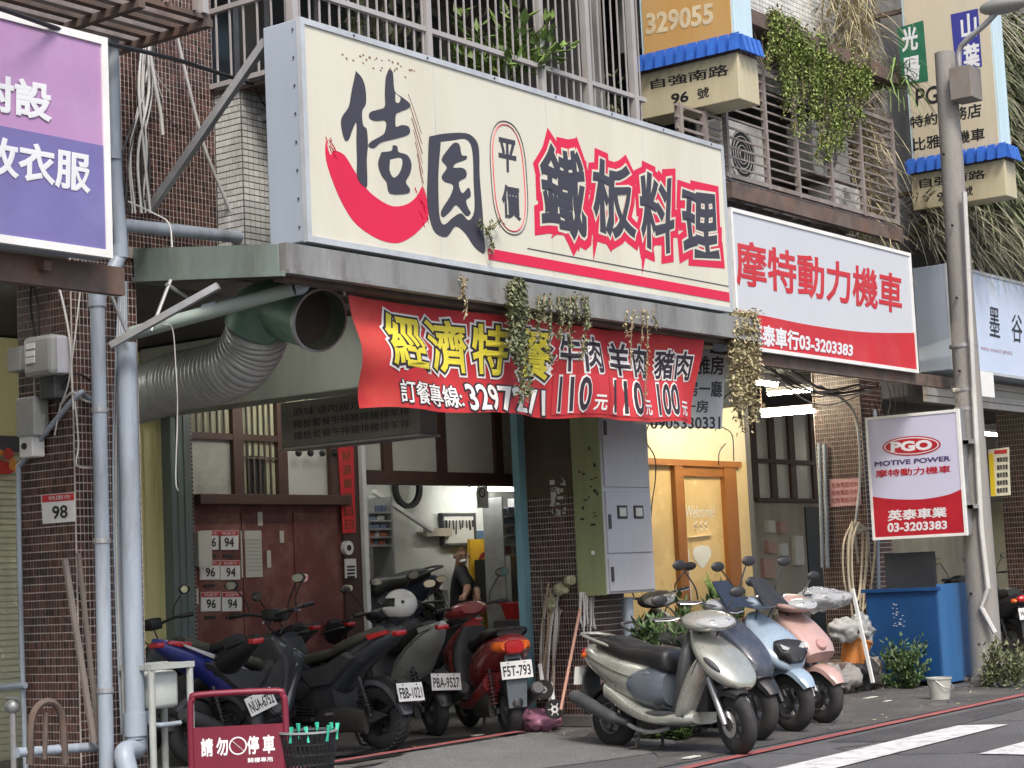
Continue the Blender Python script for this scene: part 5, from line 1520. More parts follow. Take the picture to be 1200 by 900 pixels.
    # floor board and lower skirt
    if g('floor', True):
        B('floorboard', hull(dense([(xf-.36, .25, .31, .17), (.1, .235, .3, .2), (-.12, .235, .3, .2), (-.2, .25, .33, .17)], 3), 20, 4), trim)
        sk = g('skirt', [(xf-.31, .21, .30, .12), (xf-.42, .195, .31, .19), (.05, .19, .28, .215), (-.15, .21, .32, .215), (-.35, .27, .42, .2), (-.55, .36, .52, .18)])
        B('side_skirt', hull(dense(sk, 3), 22, 3.2), g('skirtm', body))
    else:
        B('centre_tunnel', hull(dense([(xf-.3, .32, .78, .1), (.1, .27, .66, .12), (-.1, .25, .68, .14), (-.3, .3, .72, .15)], 3), 20, 3), g('tunnelm', trim))
        for s_ in (-1, 1): B('foot_rest', MB().box((-.1, s_*.12, .24), (.25, s_*.22, .28), .01), black)
        sp_ = g('fairm', darkgrey)
        for s_ in (-1, 1):
            for P, o1 in (([(xf-.06, .60), (xf-.26, .84), (xf-.34, .80), (xf-.36, .55), (xf-.2, .44)], .15), ([(xf-.36, .56), (xf-.38, .74), (.1, .62), (-.08, .5), (.1, .4), (xf-.3, .42)], .165), ([(-.06, .5), (.08, .62), (-.25, .68), (-.5, .78), (-.62, .74), (-.3, .52)], .172)):
                B('fairing_panel', MB().loft([[Vector((x_, s_*(o1-.02), z_)) for x_, z_ in P], [Vector((sum(q_[0] for q_ in P)/len(P)*.12+x_*.88, s_*(o1+.018), sum(q_[1] for q_ in P)/len(P)*.12+z_*.88)) for x_, z_ in P]]), sp_, smooth=False)
            B('swing_arm_cover', MB().prism([(xr-.16, s_*.085, r+.03), (xr+.18, s_*.1, r+.10), (xr+.34, s_*.11, r+.07), (xr+.2, s_*.1, r-.0), (xr-.02, s_*.085, r-.02)], (0, s_*.022, 0)), g('armm', sp_), smooth=False)
        for k_ in range(7): B('cooling_fin', MB().box((-.02, -.13, .2+k_*.022), (.2, .13, .21+k_*.022)), engm, smooth=False)
        for s_ in (-1, 1): B('foot_peg', MB().tube([(-.3, s_*.12, .3), (-.3, s_*.24, .31)], .012, 7), alu)
        if g('stripe', None):
            for s_ in (-1, 1):
                B('tail_stripe', MB().prism([(-.15, s_*.165, .66), (-.45, s_*.172, .775), (-.8, s_*.115, .9), (-.78, s_*.12, .875), (-.45, s_*.175, .735)], (0, s_*.012, 0)), g('stripe', None), smooth=False)
                B('tail_stripe', MB().prism([(-.1, s_*.16, .58), (-.42, s_*.175, .69), (-.62, s_*.16, .78), (-.4, s_*.178, .64)], (0, s_*.012, 0)), g('stripe2', None), smooth=False)
        if g('flash', None):
            for s_ in (-1, 1): B('side_flash', MB().prism([(xf-.1, s_*.125, .55), (xf-.33, s_*.13, .8), (xf-.38, s_*.13, .72), (xf-.25, s_*.13, .5)], (0, s_*.012, 0)), g('flash', None))
    # rear body
    rs2 = g('rear', [(.0, .30, .60, .13), (-.1, .29, .68, .165), (-.3, .33, .72, .19), (-.5, .42, .755, .19), (-.7, .54, .785, .165), (-.84, .62, .79, .11), (-.9, .67, .775, .06)])
    rb = B('rear_body', hull(dense(rs2, 4), 28, g('rear_e', 2.15), .1), g('rearm', body))
    if g('sidepanel', None):
        B('side_panel', hull(dense([(.035, .33, .60, .135), (-.04, .31, .635, .166), (-.12, .305, .645, .182), (-.22, .33, .635, .194), (-.29, .39, .60, .19)], 3), 26, 2.6), g('sidepanel', None), rb)
    for s_ in (-1, 1):
        B('panel_gap', MB().tube([Vector((x_, s_*(w_*1.0+.0005), (a_*.42+b_*.58))) for x_, a_, b_, w_ in [q_[:4] for q_ in dense(rs2, 3)][3:-3]], .0028, 5), black, rb)
        B('panel_gap', MB().tube([Vector((xf-.17-.13*k_/5, s_*(.196+.008*sin(k_)), .685-.25*k_/5)) for k_ in range(6)], .003, 5), black, cowl)
    # seat
    ss = g('seat', [(.07, .58, .69, .09), (.03, .57, .755, .14), (-.12, .61, .785, .155), (-.32, .65, .79, .16), (-.42, .66, .825, .16), (-.6, .72, .86, .145), (-.72, .76, .85, .1)])
    B('seat', hull(dense(ss, 4), 24, 3), seatm)
    if g('rail', True):
        for s_ in (-1, 1): B('grab_rail', MB().tube(curve([(-.5, s_*.14, .77), (-.7, s_*.16, .83), (-.88, s_*.1, .87), (-.92, 0, .875)], 5), .013, 8), g('railm', trim))
    # tail light group
    tx_, tz_ = rs2[-1][0], (rs2[-1][1]+rs2[-1][2])/2
    if g('tail', 'round') == 'wide':
        hl = hull(dense([(tx_+.16, tz_-.075, tz_+.05, .17), (tx_+.06, tz_-.07, tz_+.05, .16), (tx_-.01, tz_-.05, tz_+.035, .11)], 3), 26, 2.6)
        B('tail_light', hl, lens_o, rb)
        B('tail_light_centre', hull(dense([(tx_+.1, tz_-.09, tz_+.042, .085), (tx_+.0, tz_-.08, tz_+.04, .085), (tx_-.028, tz_-.06, tz_+.03, .075)], 3), 20, 3), lens_r, rb)
    elif g('tail', 'round') == 'sharp':
        B('tail_light', MB().box((tx_-.01, -.05, tz_-.035), (tx_+.12, .05, tz_+.005), .008), lens_r, rb)
        for s_ in (-1, 1):
            B('tail_signal', MB().prism([(tx_+.27, s_*.1, tz_-.015), (tx_+.1, s_*.055, tz_+.012), (tx_+.07, s_*.05, tz_-.012), (tx_+.24, s_*.105, tz_-.055)], (0, s_*.022, 0)), g('tailsig', glass_c), rb)
    else:
        B('tail_light', MB().ball((tx_+.02, 0, tz_), (.05, .1, .05), 18, 10), lens_r, rb)
        for s_ in (-1, 1): B('tail_signal', MB().ball((tx_+.08, s_*.1, tz_-.02), (.06, .035, .03), 12, 8), lens_o, rb)
    # rear mudguard with plate
    pm_ = g('plate', 'ABC-123')
    if g('hugger', False):
        hg = fender(xr, r, r+.045, 40, 175, tw+.025, .05)
        B('rear_fender', hg, g('flapm', darkgrey))
        pc = Vector((xr-r*.98-.06, 0, .45))
        B('plate_arm', MB().bar((xr, -.075, r), (pc.x+.02, -.06, .42), .03, .04), black)
        B('plate_arm', MB().bar((xr, .075, r), (pc.x+.02, .06, .42), .03, .04), black)
        nv = Vector((-1, 0, .25)).normalized()
    else:
        pc = Vector((g('px', tx_-.015), 0, g('pz', tz_-.18)))
        nv = Vector((-1, 0, .12)).normalized()
        B('mud_flap', MB().loft([[Vector((x_, s_*w_, z_)) for s_, x_ in ((-1, a_), (1, a_), (1, a_+.02), (-1, a_+.02))] for a_, w_, z_ in ((pc.x+.10, .06, tz_-.02), (pc.x+.015, .075, pc.z), (pc.x+.01, .085, pc.z-.09), (pc.x+.03, .075, pc.z-.3))]), g('flapm', darkgrey), smooth=False)
    upv = Vector((nv.z, 0, -nv.x)); upv = upv if upv.z > 0 else -upv
    sv = Vector((0, 1, 0))
    if pm_:
        tl = g('ptilt', 0)
        sv2 = sv*cos(tl)+upv*sin(tl); up2 = upv*cos(tl)-sv*sin(tl)
        c0 = pc+nv*.012
        plm = MB().prism([c0+sv2*.13-up2*.07, c0+sv2*.13+up2*.07, c0-sv2*.13+up2*.07, c0-sv2*.13-up2*.07], nv*.006)
        lp = plm.build('licence_plate', plate_m, t, local=True)
        c1 = c0+nv*.008
        q = [c1+sv2*.115+up2*.035, c1-sv2*.115+up2*.035, c1-sv2*.115-up2*.05, c1+sv2*.115-up2*.05]
        lettering(pm_, q, g('pink_', inkb), lp, .02, .0, .001, local=True)
        for s_ in (-1, 1): MB().cyl(c1+sv2*.07*s_+up2*.055, nv, .006, .003, 8).build('plate_bolt', black, lp, local=True)
        B('plate_holder', MB().bar(pc+up2*.06, pc+Vector((.1, 0, .1)), .1, .01), black)
    # engine, muffler, shock, stand, air box
    B('engine', MB().box((-.3, -.1, .15), (-.05, .1, .33), .03), engm)
    B('crankcase', hull(dense([(xr+.05, .15, .33, .03), (-.45, .16, .36, .045), (-.2, .14, .34, .05), (-.08, .16, .3, .03)], 3), 16, 2.6), engm).location = (0, .13, 0)
    ex = -1
    B('muffler', MB().tube(curve([(-.3, ex*.15, .2), (-.45, ex*.165, .23), (-.62, ex*.17, .29), (-.84, ex*.17, .37), (-.9, ex*.17, .39)], 4), [.03]*4+[.05]*5+[.055]*6+[.045]*2, 14), g('muff', darkgrey))
    B('exhaust_pipe', MB().tube(curve([(.02, -.06, .17), (-.1, ex*.12, .14), (-.22, ex*.15, .16), (-.34, ex*.155, .205)], 4), .018, 8), alu)
    sy = .12
    B('shock_absorber', MB().tube([(xr+.0, sy, r+.02), (xr+.1, sy, .58)], .016, 8), black)
    cl = [Vector((xr+.1*f_, sy, r+.05+(.5-r)*f_))+Vector((.032*cos(f_*60), .032*sin(f_*60), 0)) for f_ in [i/70 for i in range(71)]]
    B('shock_spring', MB().tube(cl, .006, 5), g('spring', black))
    B('swing_arm', MB().bar((xr, .1, r), (-.28, .1, .22), .03, .05), engm)
    for s_ in (-1, 1): B('stand_leg', MB().tube([(-.22, s_*.09, .2), (-.26, s_*.13, .02), (-.31, s_*.15, .01)], .012, 7), engm)
    B('rear_inner_fender', fender(xr, r, r+.05, 70, 170, tw+.02, .05), black)
    # handle bar group
    hx, hz = xf-.30, g('hz', .97)
    hb_ = []
    if g('head', 'bar') == 'bar':
        hc = hull(dense([(hx+.25, hz-.06, hz-.045, .05), (hx+.2, hz-.08, hz-.0, .135), (hx+.1, hz-.085, hz+.045, .19), (hx+.0, hz-.065, hz+.07, .18), (hx-.08, hz-.03, hz+.06, .1)], 4), 26, 2.1)
        hc.v = [T @ v for v in hc.v]
        hcv = B('handlebar_cowl', hc, body)
        hlm = hull(dense([(hx+.265, hz-.055, hz-.03, .055), (hx+.225, hz-.068, hz+.004, .115), (hx+.16, hz-.062, hz+.028, .155), (hx+.1, hz-.05, hz+.03, .15)], 3), 22, 2.3)
        hlm.v = [T @ v for v in hlm.v]
        B('headlight', hlm, glass_c, hcv)
        for s_ in (-1, 1):
            rf_ = F().ball((hx+.222, s_*.055, hz-.026), (.022, .036, .03), 14, 8)
            B('reflector', rf_, chrome, hcv)
    elif g('head', 'bar') == 'sport':
        sc = hull(dense([(hx+.16, hz-.04, hz-.01, .06), (hx+.1, hz-.06, hz+.03, .12), (hx+.0, hz-.05, hz+.05, .15), (hx-.07, hz-.03, hz+.04, .1)], 3), 20, 2.6)
        sc.v = [T @ v for v in sc.v]
        hcv = B('handlebar_cowl', sc, g('headm', black))
        if g('screen', None):
            wsn = MB(); wsn.T = T
            wsn.loft([[Vector((hx+.22-f_*.2, yy*(.13-.05*f_), hz-.02+f_*.2-.4*yy*yy*.05)) for yy in (-1, -.6, 0, .6, 1)]+[Vector((hx+.214-f_*.2, yy*(.125-.05*f_), hz-.02+f_*.2)) for yy in (1, .6, 0, -.6, -1)] for f_ in (0, .35, .7, 1)])
            B('fly_screen', wsn, g('screen', None), hcv)
    else:
        hcv = B('handlebar_clamp', F().box((hx-.04, -.06, hz-.03), (hx+.06, .06, hz+.06), .015), black)
    hbar = F().tube(curve([(hx-.09, -.34, hz+.03), (hx-.02, -.2, hz+.03), (hx, 0, hz), (hx-.02, .2, hz+.03), (hx-.09, .34, hz+.03)], 4), .012, 8)
    B('handlebar', hbar, black)
    for s_ in (-1, 1):
        B('grip', F().tube([(hx-.045, s_*.25, hz+.031), (hx-.09, s_*.35, hz+.031)], .018, 10), black)
        B('brake_lever', F().tube(curve([(hx+.02, s_*.2, hz+.03), (hx+.01, s_*.26, hz+.02), (hx-.05, s_*.35, hz+.025)], 4), .006, 6), g('leverm', alu))
        if g('mirrors', True):
            mh = g('mh', .2)
            mo = g('mo', .1)
            st = curve([(hx-.02, s_*.2, hz+.05), (hx-.01, s_*(.23), hz+.05+mh*.4), (hx-.03, s_*(.22+mo), hz+.05+mh)], 4)
            ms_ = B('mirror_stem', F().tube(st, .0065, 6), g('stemm', black))
            mc = Vector((hx-.03, s_*(.25+mo), hz+.075+mh))
            mr_ = F()
            mr_.ball(mc, (.018, .066, .04), 18, 10)
            B('mirror_shell', mr_, black, ms_)
            mg = F()
            mg.loft([ring(mc+Vector((-.014, 0, 0)), (0, .055, 0), (0, 0, .032), 18, 2.2), ring(mc+Vector((-.0195, 0, 0)), (0, .054, 0), (0, 0, .031), 18, 2.2)])
            B('mirror_glass', mg, mirg, ms_)
    # cables from bar to cowl
    for s_ in (-1, 1): B('brake_cable', F().tube(curve([(hx+.02, s_*.19, hz+.02), (hx+.1, s_*.1, hz-.02), (hx+.03, s_*.06, hz-.14)], 5), .006, 5), black)
    return t

silver = mat('paint_silver_green', (.44, .45, .4), .28, .5, .2, 3, coat=.5, dirt=.45, dcol=(.2, .2, .17), dscale=4)
sil = scooter('silver-green scooter with black seat parked nearest the road', (11.29, 6.62), -106, dict(body=silver, sidepanel=paint('grey_blue', (.10, .12, .145), .4), lensm=darkgrey,
      trim=darkgrey, plate='MGB-512', rail=True, railm=silver, R=.225, skirtm=silver, fenderm=black, fa0=60, fa1=150, mh=.1, mo=.06), steer=-16, lean=-3)
sil.scale = (1.03, 1, .95)
navyp = paint('navy', (.018, .028, .055), .3)
scooter('dark navy scooter with smoked screen, second from the silver-green one', (12.24, 6.99), -113, dict(body=navyp, head='sport', screen=mat('smoke_screen', (.02, .026, .04), .12), panel=paint('slate', (.03, .038, .058), .35),
      lenses=False, R=.235, tw=.055, fenderm=black, plate='MXK-302', hz=1.0, mh=.24, seatm=seat_m, headm=paint('grey_head', (.3, .32, .34), .3)), steer=6, lean=3)
lbp = paint('ice_blue', (.25, .33, .41), .25, dirt=.4)
scooter('ice blue scooter with angular black grille between navy and pink scooters', (12.92, 7.05), -112, dict(body=lbp, head='sport', screen=black, grille=True, lenses=False, R=.235, tw=.052, plate='NLA-770', hz=1.0, mh=.22, headm=lbp, forkm=black), steer=4, lean=3)
pkp = paint('pale_pink', (.42, .27, .24), .3, dirt=.4)
scooter('pale pink retro scooter at the right end of the row', (13.63, 7.16), -110, dict(body=pkp, horn=mat('dusty_pink', (.42, .24, .22), .4), lenses=False, R=.22, plate='PKA-118', nose_e=3.6, mh=.12, nose=[(-.37, .90, .08, .04), (-.32, .85, .13, .06), (-.22, .76, .165, .085), (-.12, .67, .17, .095), (-.03, .59, .165, .09), (.03, .53, .14, .06)]), steer=3, lean=3)
scooter('black scooter half hidden behind the silver-green one, beside the meter cabinet', (15.0, 9.35), -120, dict(body=black, head='bar', R=.22, plate='KTB-905', mh=.16, mo=.14, hz=1.02, lensm=glass_c), steer=-15, lean=2)
# --- bikes parked nose-in on the left
redb = paint('dark_red', (.26, .025, .025), .3)
scooter('dark red and black scooter with wide orange tail lights and grey mud flap', (12.24, 9.25), 54, dict(body=redb, tail='wide', plate='F5T-793', R=.215, flapm=mat('flap_grey', (.12, .14, .16), .5, 0, .2, 3, dirt=.3),
      rearm=redb, trim=black, seatm=seat_m, hz=1.02, spring=dark_spring, pz=.545,
      rear=[(.0, .34, .60, .13), (-.1, .33, .70, .175), (-.3, .40, .76, .2), (-.5, .5, .8, .205), (-.7, .6, .83, .185), (-.82, .66, .83, .15), (-.88, .69, .80, .1)],
      seat=[(.06, .64, .74, .08), (.02, .66, .785, .13), (-.12, .70, .80, .15), (-.32, .74, .82, .155), (-.5, .78, .87, .155), (-.66, .81, .88, .15), (-.8, .81, .865, .11)]), 'rear', steer=10, lean=-2)
gwp = paint('grey_white', (.42, .44, .42), .3)
sharp_rear = [(.02, .34, .6, .11), (-.1, .34, .68, .14), (-.3, .44, .76, .16), (-.5, .6, .83, .15), (-.7, .72, .9, .12), (-.85, .81, .94, .075), (-.97, .88, .955, .03)]
sharp_seat = [(.12, .64, .73, .07), (.06, .655, .755, .12), (-.1, .69, .78, .145), (-.26, .72, .79, .15), (-.36, .75, .85, .14), (-.55, .82, .91, .12), (-.72, .87, .955, .07)]
c_ = scooter('grey scooter with pointed tail light beside the dark red scooter', at(512, 862, Z=0)[:2], 62, dict(body=darkgrey, rearm=gwp, tail='sharp', plate='PBA-9527', R=.23, rear=sharp_rear, seat=sharp_seat, head='sport', hugger=True, rail=False, hz=1.02, mh=.2, floor=True, ptilt=.1), 'rear', steer=12, lean=-3)
blkp = paint('charcoal', (.045, .052, .064), .2)
scooter('charcoal sport scooter with olive seat and knobbly rear tyre', at(452, 880, Z=0)[:2], 84, dict(body=blkp, rearm=blkp, tail='sharp', tailsig=lens_r, plate='FBB-1021', R=.262, wb=1.36, tw=.062, blocks=34, rear=sharp_rear, seat=sharp_seat, seatm=seat_o, head='clamp', hugger=True, rail=False,
      floor=False, flash=mat('pale_lime', (.55, .62, .4), .4), hz=1.05, mh=.17, lenses=False, rimm=black, ptilt=.1, flapm=paint('slate_fender', (.06, .07, .085), .4)), 'rear', steer=18, lean=-4)
a_ = at(300, 858, Z=.25)
scooter('black scooter behind the no parking board, plate tilted', at(282, 893, Z=0)[:2], 82, dict(body=black, rearm=black, tail='sharp', tailsig=black, plate='NUA-6752', R=.24, rear=sharp_rear, seat=sharp_seat, hugger=True, rail=False, floor=False, head='clamp', mirrors=True, mh=.16, hz=1.03, lenses=False, ptilt=-.22), 'rear', steer=10, lean=-4)
blup = paint('royal_blue', (.02, .03, .22), .3)
scooter('royal blue and black sport scooter pointing right beside the drain pipes', (9.85, 10.4), 3, dict(body=blkp, rearm=blup, tail='sharp', tailsig=lens_r, plate=None, R=.25, rear=sharp_rear, seat=sharp_seat, seatm=seat_o, head='clamp', hugger=True, rail=False, floor=False, hz=1.06, mh=.2, lenses=False, stripe=mat('paint_stripe_white', (.5, .5, .54), .35), stripe2=mat('paint_stripe_blue', (.03, .06, .42), .3)), 'rear', steer=0, lean=-3)
for i, (px, py, hd_, l) in enumerate(((395, 840, 80, 'black scooter deep in the arcade behind the charcoal sport scooter'), (548, 838, 70, 'black scooter deep in the arcade behind the grey pointed-tail scooter'), (350, 850, 86, 'black scooter standing between the blue and charcoal scooters'))):
    scooter(l, at(px, py, Z=0)[:2], hd_, dict(body=[black, blkp, black][i], rearm=[black, blkp, darkgrey][i], plate=None, rail=True, tail='sharp', tailsig=black, rear=sharp_rear, seat=sharp_seat, hugger=True, head='sport', hz=1.04, mh=.18, lenses=False), 'rear', steer=[14, -8, 6][i], lean=-3)
# --- workshop and far scooters
lift = MB().box((14.4, 12.95, .0), (16.2, 13.5, .56), .02).build('work_lift', darkgrey, label='low dark work lift in the open workshop', cat='lift')
scooter('dark navy scooter raised on the lift inside the workshop', (15.85, 13.15), 165, dict(body=navyp, rearm=navyp, plate='EWG-157', tail='round', R=.22, hz=.98), 'rear', z=.56, steer=0, lean=0)
for i, (px, py, hd_, l) in enumerate(((1192, 770, 60, 'black scooter with white plate at the right edge beyond the pole'), (1135, 765, 75, 'dark scooter half hidden between blue tank and pole'), (1215, 752, 62, 'grey scooter cut off at the right edge'))):
    scooter(l, at(px, py, Z=0)[:2], hd_, dict(body=[black, blkp, darkgrey][i], plate=['WJ3-627', '820-KNT', 'NVC-118'][i], rail=False, tail='round'), 'rear', lean=-3)
# white full-face helmet on the grey scooter's seat
hl_ = thing('crash_helmet', 'white full-face helmet resting on a scooter seat', 'helmet', at(470, 726, Y=10.35))
hc_ = WL[hl_.name]+Vector((0, 0, .13))
whel = mat('helmet_white', (.78, .77, .72), .22, 0, .08, 4, coat=.5, dirt=.12, dcol=(.5, .48, .44))
hd3 = Vector((-.72, .6, 0)).normalized()
def helm(u, v):
    a = 2*PI*u; b = -PI*.36+PI*.86*v
    rr = cos(b)
    x = .145*rr*cos(a); y = .118*rr*sin(a); z_ = .128*sin(b)
    if x > .08 and z_ < -.02: x += .02
    return hc_+Vector((hd3.x*x-hd3.y*y, hd3.y*x+hd3.x*y, z_))
MB().grid(helm, 30, 16).build('shell', whel, hl_, smooth=True)
vis = MB().grid(lambda u, v: hc_+(lambda a, b: Vector((hd3.x*.15*cos(b)*cos(a)-hd3.y*.122*cos(b)*sin(a), hd3.y*.15*cos(b)*cos(a)+hd3.x*.122*cos(b)*sin(a), .13*sin(b))))(-1.1+2.2*u, -.12+.55*v), 14, 6)
vis.build('visor', mat('dark_visor', (.02, .022, .025), .1), hl_, smooth=True)
MB().lathe(hc_+Vector((0, 0, -.125)), (0, 0, 1), [(.09, 0), (.11, 0), (.112, .02), (.1, .02)], 24).build('neck_trim', black, hl_, smooth=True)
for s_ in (-1, 1):
    p = hc_+Vector((-hd3.y*.119*s_, hd3.x*.119*s_, .02))
    MB().ball(p, .016, 10, 6).build('visor_pivot', darkgrey, hl_, smooth=True)
# ================================================================== person in the workshop
def person():
    H = at(537, 650, Y=13.55)
    t = thing('person', 'person in dark shirt bending over a scooter in the workshop, arm reaching out', 'person', (H.x+.1, 13.55, 0))
    o = WL[t.name]
    def L(dx, dy, z): return Vector((H.x+dx-o.x, dy, z))
    J = dict(pel=(L(.14, .12, .92), .15), sp=(L(.12, .08, 1.1), .14), ch=(L(.06, .02, 1.3), .165), nk=(L(.02, -.02, 1.43), .062), hd=(L(0, -.05, H.z-.01), .088), ht=(L(-.01, -.06, H.z+.09), .07), fc=(L(-.04, -.1, H.z-.05), .055),
             ls=(L(-.1, -.1, 1.36), .075), le=(L(-.2, -.28, 1.18), .052), lw=(L(-.36, -.36, 1.1), .036), lh=(L(-.44, -.4, 1.085), .03),
             rs=(L(.2, .12, 1.36), .075), re=(L(.16, -.12, 1.14), .052), rw=(L(-.04, -.28, 1.08), .036), rh=(L(-.12, -.34, 1.07), .03),
             lk=(L(.04, -.08, .5), .075), la=(L(.05, .0, .1), .05), lf=(L(-.08, -.1, .05), .04), rk=(L(.24, .1, .5), .075), ra=(L(.26, .2, .1), .05), rf=(L(.14, .1, .05), .04))
    E_ = [('pel', 'sp'), ('sp', 'ch'), ('ch', 'nk'), ('nk', 'hd'), ('hd', 'ht'), ('hd', 'fc'), ('ch', 'ls'), ('ls', 'le'), ('le', 'lw'), ('lw', 'lh'), ('ch', 'rs'), ('rs', 're'), ('re', 'rw'), ('rw', 'rh'), ('pel', 'lk'), ('lk', 'la'), ('la', 'lf'), ('pel', 'rk'), ('rk', 'ra'), ('ra', 'rf')]
    for h_ in ('lh', 'rh'):
        base, wr = J[h_][0], J[h_[0]+'w'][0]
        d = (base-wr).normalized()
        s_ = d.cross(Vector((0, 0, 1))).normalized()
        for k, (off, ln) in enumerate(((-.03, .06), (-.01, .075), (.01, .07), (.03, .055))):
            J[h_+'f%d' % k] = (base+d*.03+s_*off, .009)
            J[h_+'g%d' % k] = (base+d*(.03+ln)+s_*off*1.2+Vector((0, 0, -.025)), .008)
            E_ += [(h_, h_+'f%d' % k), (h_+'f%d' % k, h_+'g%d' % k)]
        J[h_+'t'] = (base+s_*.055+d*.01, .01)
        E_ += [(h_, h_+'t')]
    ks = list(J)
    me = bpy.data.meshes.new('body')
    me.from_pydata([J[k][0] for k in ks], [(ks.index(a), ks.index(b)) for a, b in E_], [])
    ob = bpy.data.objects.new('body', me)
    COL.objects.link(ob)
    md = ob.modifiers.new('skin', 'SKIN')
    for i, k in enumerate(ks): me.skin_vertices[0].data[i].radius = (J[k][1], J[k][1])
    me.skin_vertices[0].data[0].use_root = True
    sb = ob.modifiers.new('sub', 'SUBSURF')
    sb.levels = sb.render_levels = 2
    m2 = bpy.data.meshes.new_from_object(ob.evaluated_get(bpy.context.evaluated_depsgraph_get()))
    bpy.data.objects.remove(ob)
    m2.name = 'body'
    skin = mat('skin', (.42, .24, .17), .55, 0, .12, 10)
    shirt = mat('dark_shirt', (.03, .032, .04), .8, 0, .25, 8)
    jean = mat('dark_trousers', (.03, .035, .06), .85)
    hair = mat('short_hair', (.13, .06, .045), .7, 0, .3, 30)
    for m in (skin, shirt, jean, hair): m2.materials.append(m)
    bone = {}
    for a, b in E_:
        c = 0
        if b in ('sp', 'ch', 'nk', 'ls', 'rs', 'le', 're') and b != 'nk': c = 1
        if b in ('lk', 'la', 'rk', 'ra'): c = 2
        bone[(a, b)] = c
    bone[('ch', 'nk')] = 1
    for p in m2.polygons:
        best, bc = 9, 0
        for (a, b), c in bone.items():
            A, Bv = J[a][0], J[b][0]
            q = Bv-A
            f = max(0, min(1, (p.center-A).dot(q)/q.length_squared))
            d = (p.center-(A+q*f)).length/max(J[a][1]*(1-f)+J[b][1]*f, .01)
            if d < best: best, bc = d, c
        if bc == 0 and p.center.z > H.z+.035 and (p.center-J['hd'][0]).length < .25: bc = 3
        if bc == 0 and (p.center-J['hd'][0]).length < .2 and p.center.y-J['hd'][0].y > .03 and p.center.z > H.z-.06: bc = 3
        p.material_index = bc
        p.use_smooth = True
    ob = bpy.data.objects.new('body', m2)
    COL.objects.link(ob)
    ob.parent = t
    hdl = J['hd'][0]
    fdir = (J['fc'][0]-hdl); fdir.z = 0; fdir.normalize()
    sdir = Vector((-fdir.y, fdir.x, 0))
    for s_ in (-1, 1):
        MB().ball(hdl+sdir*s_*.085+Vector((0, 0, -.01)), (.015, .02, .03), 8, 6).build('ear', skin, t, smooth=True, local=True)
        MB().ball(hdl+fdir*.085+sdir*s_*.03+Vector((0, 0, .005)), .009, 8, 6).build('eye', black, t, smooth=True, local=True)
    MB().ball(hdl+fdir*.1+Vector((0, 0, -.03)), (.015, .015, .022), 8, 6).build('nose', skin, t, smooth=True, local=True)
    MB().ball(hdl+fdir*.085+Vector((0, 0, -.07)), (.05, .05, .03), 10, 6).build('face_mask', white, t, smooth=True, local=True)
person()

# ================================================================== workshop contents
YW = 14.55
tr = at(474, 572, Y=YW)
MB().lathe(tr+Vector((0, -.07, 0)), (0, 1, 0), [(.19, 0), (.25, -.01), (.25, .06), (.19, .05)], 30).build('hung_tyre', rubber, smooth=True, label='bare tyre hung on the workshop wall', cat='tyre')
MB().bar(at(438, 576, Y=14.45), at(506, 622, Y=14.45), .05, .05).build('wall_rail', white, label='slanting white rail on the workshop wall', cat='rail')
pg = thing('tool_board', 'framed tool board with hanging tools on the workshop wall', 'tool board', at(538, 630, Y=YW))
a, b = at(519, 604, Y=YW), at(556, 636, Y=YW)
MB().box((a.x, 14.55, b.z), (b.x, 14.598, a.z)).build('board', frostw, pg)
for (p, q) in (((a.x-.03, a.z), (b.x+.03, a.z+.03)), ((a.x-.03, b.z-.03), (b.x+.03, b.z))): MB().box((p[0], 14.53, p[1]), (q[0], 14.5985, q[1])).build('board_frame', darkgrey, pg)
for x in (a.x-.03, b.x): MB().box((x, 14.531, b.z), (x+.03, 14.598, a.z)).build('board_frame', darkgrey, pg)
for k in range(9):
    x = a.x+.04+k*(b.x-a.x-.08)/8
    l = rnd.uniform(.08, .22)
    MB().tube([(x, 14.53, a.z-.06), (x+rnd.uniform(-.02, .02), 14.53, a.z-.06-l)], rnd.uniform(.008, .016), 6).build('hung_tool', darkgrey, pg)
sy_ = thing('yellow_rack', 'yellow display panel with dark tyre emblem behind the mechanic', 'display', at(575, 690, Y=14.4))
a, b = at(549, 632, Y=14.4), at(584, 660, Y=14.4)
MB().box((a.x, 14.38, 0), (b.x, 14.42, a.z)).build('panel', mat('bright_yellow', (.72, .42, .03), .5, 0, .12, 3), sy_)
MB().lathe(((a.x+b.x)/2, 14.375, b.z), (0, 1, 0), [(.09, 0), (.15, -.002), (.15, .004), (.09, .004)], 24).build('emblem_ring', mat('emblem_red', (.35, .03, .02), .5), sy_)
for k in range(5):
    x = a.x+.05+k*.09
    MB().box((x, 14.2, .9), (x+.05, 14.36, b.z+.05-.03*k)).build('hung_part', black, sy_)
def shelf(label, p0, p1, Y, rows, seed):
    r_ = random.Random(seed)
    a, b = at(*p0, Y=Y), at(*p1, Y=Y)
    t = thing('parts_shelf', label, 'shelf', ((a.x+b.x)/2, Y, b.z))
    for x in (a.x, b.x-.03): MB().box((x, Y, 0), (x+.03, Y+.3, a.z+.1)).build('upright', steel, t)
    for k in range(rows):
        z = b.z+(a.z-b.z)*k/rows
        MB().box((a.x+.03, Y+.005, z), (b.x-.03, Y+.3, z+.02)).build('board', steel, t)
        x = a.x+.06
        while x < b.x-.12:
            w_ = r_.uniform(.05, .13)
            h_ = r_.uniform(.05, (a.z-b.z)/rows*.8)
            MB().box((x, Y+.03, z+.021), (x+w_, Y+.2, z+.02+h_)).build('carton', mat('carton_%d' % r_.randrange(5), [(.3, .3, .3), (.05, .05, .06), (.28, .08, .05), (.1, .13, .2), (.35, .3, .2)][r_.randrange(5)], .6), t)
            x += w_+.02
    return t
